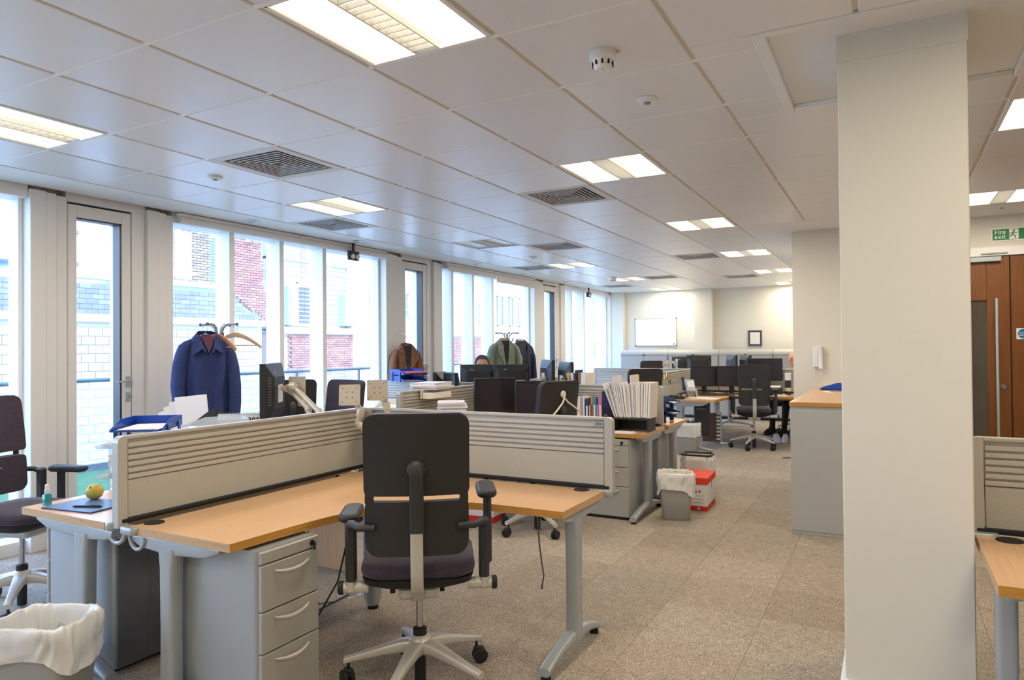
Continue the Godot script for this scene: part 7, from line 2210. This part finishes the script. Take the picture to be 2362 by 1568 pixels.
func make_person(label: String, at: Vector3, turn: float, shirt: Color, trousers: Color, hair: Material, bald: bool, glasses: bool, shoes: Material, lean := 0.06) -> Node3D:
	# seated, facing +z; the root is on the floor below the hips
	var t := thing("person", label, "person", at, turn)
	var hip := Vector3(0, 0.54, 0)
	var chest := Vector3(0, 0.86, lean)
	var neck := Vector3(0, 1.05, lean + 0.015)
	var skin := lin(206, 150, 126)
	var bones := [[hip + Vector3(-0.07, 0, 0), hip + Vector3(0.07, 0, 0), 0.135, 0.135], [hip, chest, 0.13, 0.135], [chest + Vector3(-0.06, 0.02, 0), chest + Vector3(0.06, 0.02, 0), 0.125, 0.125], [chest + Vector3(-0.16, 0.11, 0), chest + Vector3(0.16, 0.11, 0), 0.065, 0.065], [chest + Vector3(0, 0.1, 0), neck, 0.075, 0.056], [neck, neck + Vector3(0, 0.06, 0.02), 0.054, 0.054]]
	for s in [-1.0, 1.0]:
		var knee := Vector3(s * 0.13, 0.50, 0.43)
		var ankle := Vector3(s * 0.12, 0.09, 0.47)
		bones.append([hip + Vector3(s * 0.09, -0.01, 0.02), knee, 0.088, 0.062])
		bones.append([knee, ankle, 0.060, 0.042])
		bones.append([ankle, ankle + Vector3(s * 0.01, -0.04, 0.12), 0.042, 0.034])
		var sh := chest + Vector3(s * 0.19, 0.11, 0)
		var el := sh + Vector3(s * 0.05, -0.26, 0.06)
		var wr := Vector3(s * 0.14, 0.735, lean + 0.36)
		bones.append([sh, el, 0.056, 0.044])
		bones.append([el, wr, 0.042, 0.030])
	var tint := func(p: Vector3) -> Color:
		if p.y > neck.y + 0.005 or (p.y > 0.66 and p.z > lean + 0.335 and absf(p.x) < 0.3):
			return skin
		if p.y < 0.135 and p.z > 0.3:
			return Color(0.01, 0.01, 0.01)
		return trousers if p.y < 0.60 and (p.z > 0.05 or p.y < 0.58) else shirt
	var st := SurfaceTool.new()
	st.begin(Mesh.PRIMITIVE_TRIANGLES)
	st.set_smooth_group(1)
	net(st, bones, 0.024, 0.03, tint)
	# hands: palm and five bent fingers each
	for s in [-1.0, 1.0]:
		var wr := Vector3(s * 0.14, 0.735, lean + 0.36)
		var hb := [[wr, wr + Vector3(-s * 0.005, -0.002, 0.075), 0.027, 0.030], [wr + Vector3(-s * 0.025, 0, 0.05), wr + Vector3(s * 0.025, 0, 0.06), 0.019, 0.019]]
		for f in 4:
			var r := wr + Vector3((f - 1.5) * 0.021, 0.0, 0.085)
			var l: float = [0.034, 0.042, 0.039, 0.030][f]
			hb.append([r, r + Vector3(0, 0.004, l), 0.0095, 0.009])
			hb.append([r + Vector3(0, 0.004, l), r + Vector3(0, -0.016, l * 1.75), 0.009, 0.008])
		var th := wr + Vector3(-s * 0.028, -0.004, 0.03)
		hb.append([th, th + Vector3(-s * 0.022, -0.004, 0.035), 0.012, 0.010])
		hb.append([th + Vector3(-s * 0.022, -0.004, 0.035), th + Vector3(-s * 0.020, -0.010, 0.062), 0.010, 0.008])
		net(st, hb, 0.007, 0.006, func(_p: Vector3) -> Color: return skin)
	# head with brow, nose, lips, chin and ears
	var hc := neck + Vector3(0, 0.145, 0.025)
	var head := [[hc + Vector3(0, 0.035, -0.025), hc + Vector3(0, 0.03, 0.02), 0.082, 0.074], [hc + Vector3(0, -0.03, 0.01), hc + Vector3(0, -0.075, 0.045), 0.064, 0.034], [hc + Vector3(-0.028, -0.03, 0.035), hc + Vector3(0.028, -0.03, 0.035), 0.042, 0.042], [hc + Vector3(0, 0.012, 0.088), hc + Vector3(0, -0.022, 0.106), 0.010, 0.014], [hc + Vector3(-0.035, 0.028, 0.078), hc + Vector3(0.035, 0.028, 0.078), 0.016, 0.016], [hc + Vector3(-0.016, -0.052, 0.078), hc + Vector3(0.016, -0.052, 0.078), 0.010, 0.010], [hc + Vector3(0, -0.085, 0.062), hc + Vector3(0, -0.088, 0.066), 0.018, 0.018], [neck + Vector3(0, 0.03, 0.01), hc + Vector3(0, -0.05, 0.0), 0.054, 0.056]]
	for s in [-1.0, 1.0]:
		head.append([hc + Vector3(s * 0.082, 0.018, -0.008), hc + Vector3(s * 0.080, -0.024, 0.0), 0.012, 0.008])
	var lips := lin(176, 104, 94)
	net(st, head, 0.008, 0.012, func(p: Vector3) -> Color: return lips if absf(p.y - hc.y + 0.052) < 0.008 and absf(p.x) < 0.026 and p.z > hc.z + 0.075 else skin)
	st.generate_normals()
	var m := mat(Color.WHITE, 0.7)
	m.vertex_color_use_as_albedo = true
	put(t, "body", st.commit(), m)
	for s in [-1.0, 1.0]:
		put(t, "eye", geo().lathe([Vector2(0.0, -0.011), Vector2(0.008, -0.007), Vector2(0.011, 0.0), Vector2(0.008, 0.007), Vector2(0.0, 0.011)], 12, hc + Vector3(s * 0.031, 0.010, 0.078)).done(), M.whiteboard)
		put(t, "iris", geo().lathe([Vector2(0.0, 0.0), Vector2(0.005, 0.0), Vector2(0.0, 0.002)], 10, hc + Vector3(s * 0.031, 0.010, 0.0885), Basis(Vector3.RIGHT, PI / 2)).done(), M.ink)
		put(t, "shoe", geo().loft([ring_y(0.085, 0.26, 0.04, 0.0, s * 0.125, 0.52), ring_y(0.088, 0.265, 0.042, 0.02, s * 0.125, 0.52), ring_y(0.084, 0.24, 0.04, 0.05, s * 0.125, 0.505), ring_y(0.075, 0.13, 0.036, 0.09, s * 0.122, 0.465)]).done(), shoes)
	# hair as a cap over the skull
	var cap := geo()
	var rings := []
	for k in 9:
		var v := lerpf(0.0, 1.0, k / 8.0)
		var ring := []
		for i in 56:
			var a := TAU * i / 56.0
			var front := maxf(0.0, sin(a))
			var limit := 1.95 - 1.02 * pow(front, 1.3) + 0.12 * sin(a * 5.0) if not bald else 1.95 - 0.95 * front
			var start := 0.0 if not bald else lerpf(1.25, 0.9, front)
			var phi := lerpf(start, limit, v)
			var r := 0.089 + 0.012 * rng.randf() * (0.2 if k == 8 else 1.0)
			if bald:
				r = 0.0865
			ring.append(hc + Vector3(cos(a) * sin(phi) * r * 0.98, 0.036 + cos(phi) * r, -0.012 + sin(a) * sin(phi) * r * 1.12))
		rings.append(ring)
	put(t, "hair", cap.loft(rings, false, false).done(), hair)
	if glasses:
		var g := geo()
		for s in [-1.0, 1.0]:
			g.tube(arc(hc + Vector3(s * 0.034, 0.008, 0.104), Vector3(0.024, 0, 0), Vector3(0, 0.017, 0), 0, TAU, 16), 0.0018, 5, false)
			g.tube([hc + Vector3(s * 0.058, 0.012, 0.102), hc + Vector3(s * 0.083, 0.012, 0.06), hc + Vector3(s * 0.084, 0.006, -0.005)], 0.0018, 5)
		g.tube([hc + Vector3(-0.010, 0.010, 0.106), hc + Vector3(0.010, 0.010, 0.106)], 0.0018, 5)
		put(t, "glasses", g.done(), M.black)
	return t


func people() -> void:
	make_person("person with dark greying hair and glasses behind a monitor by the window", Vector3(-4.47, 0, -7.48), 30, lin(196, 204, 216), lin(40, 44, 56), textured(speckle_image([rgb(62, 54, 54), rgb(84, 76, 78), rgb(124, 120, 124), rgb(50, 44, 44)], 91, 64, 0.2), Vector3(30, 30, 30), 0.8), false, true, M.black)
	copy_of(M.chair0, "office chair of the man with dark hair by the window", Vector3(-4.48, 0, -7.50), 210, "black office chairs")
	make_person("person with a bald head, black trousers and black shoes at the far desk", Vector3(-1.285, 0, -12.04), -36, lin(214, 216, 222), lin(16, 16, 18), mat(rgb(188, 176, 166), 0.8), true, false, M.black)
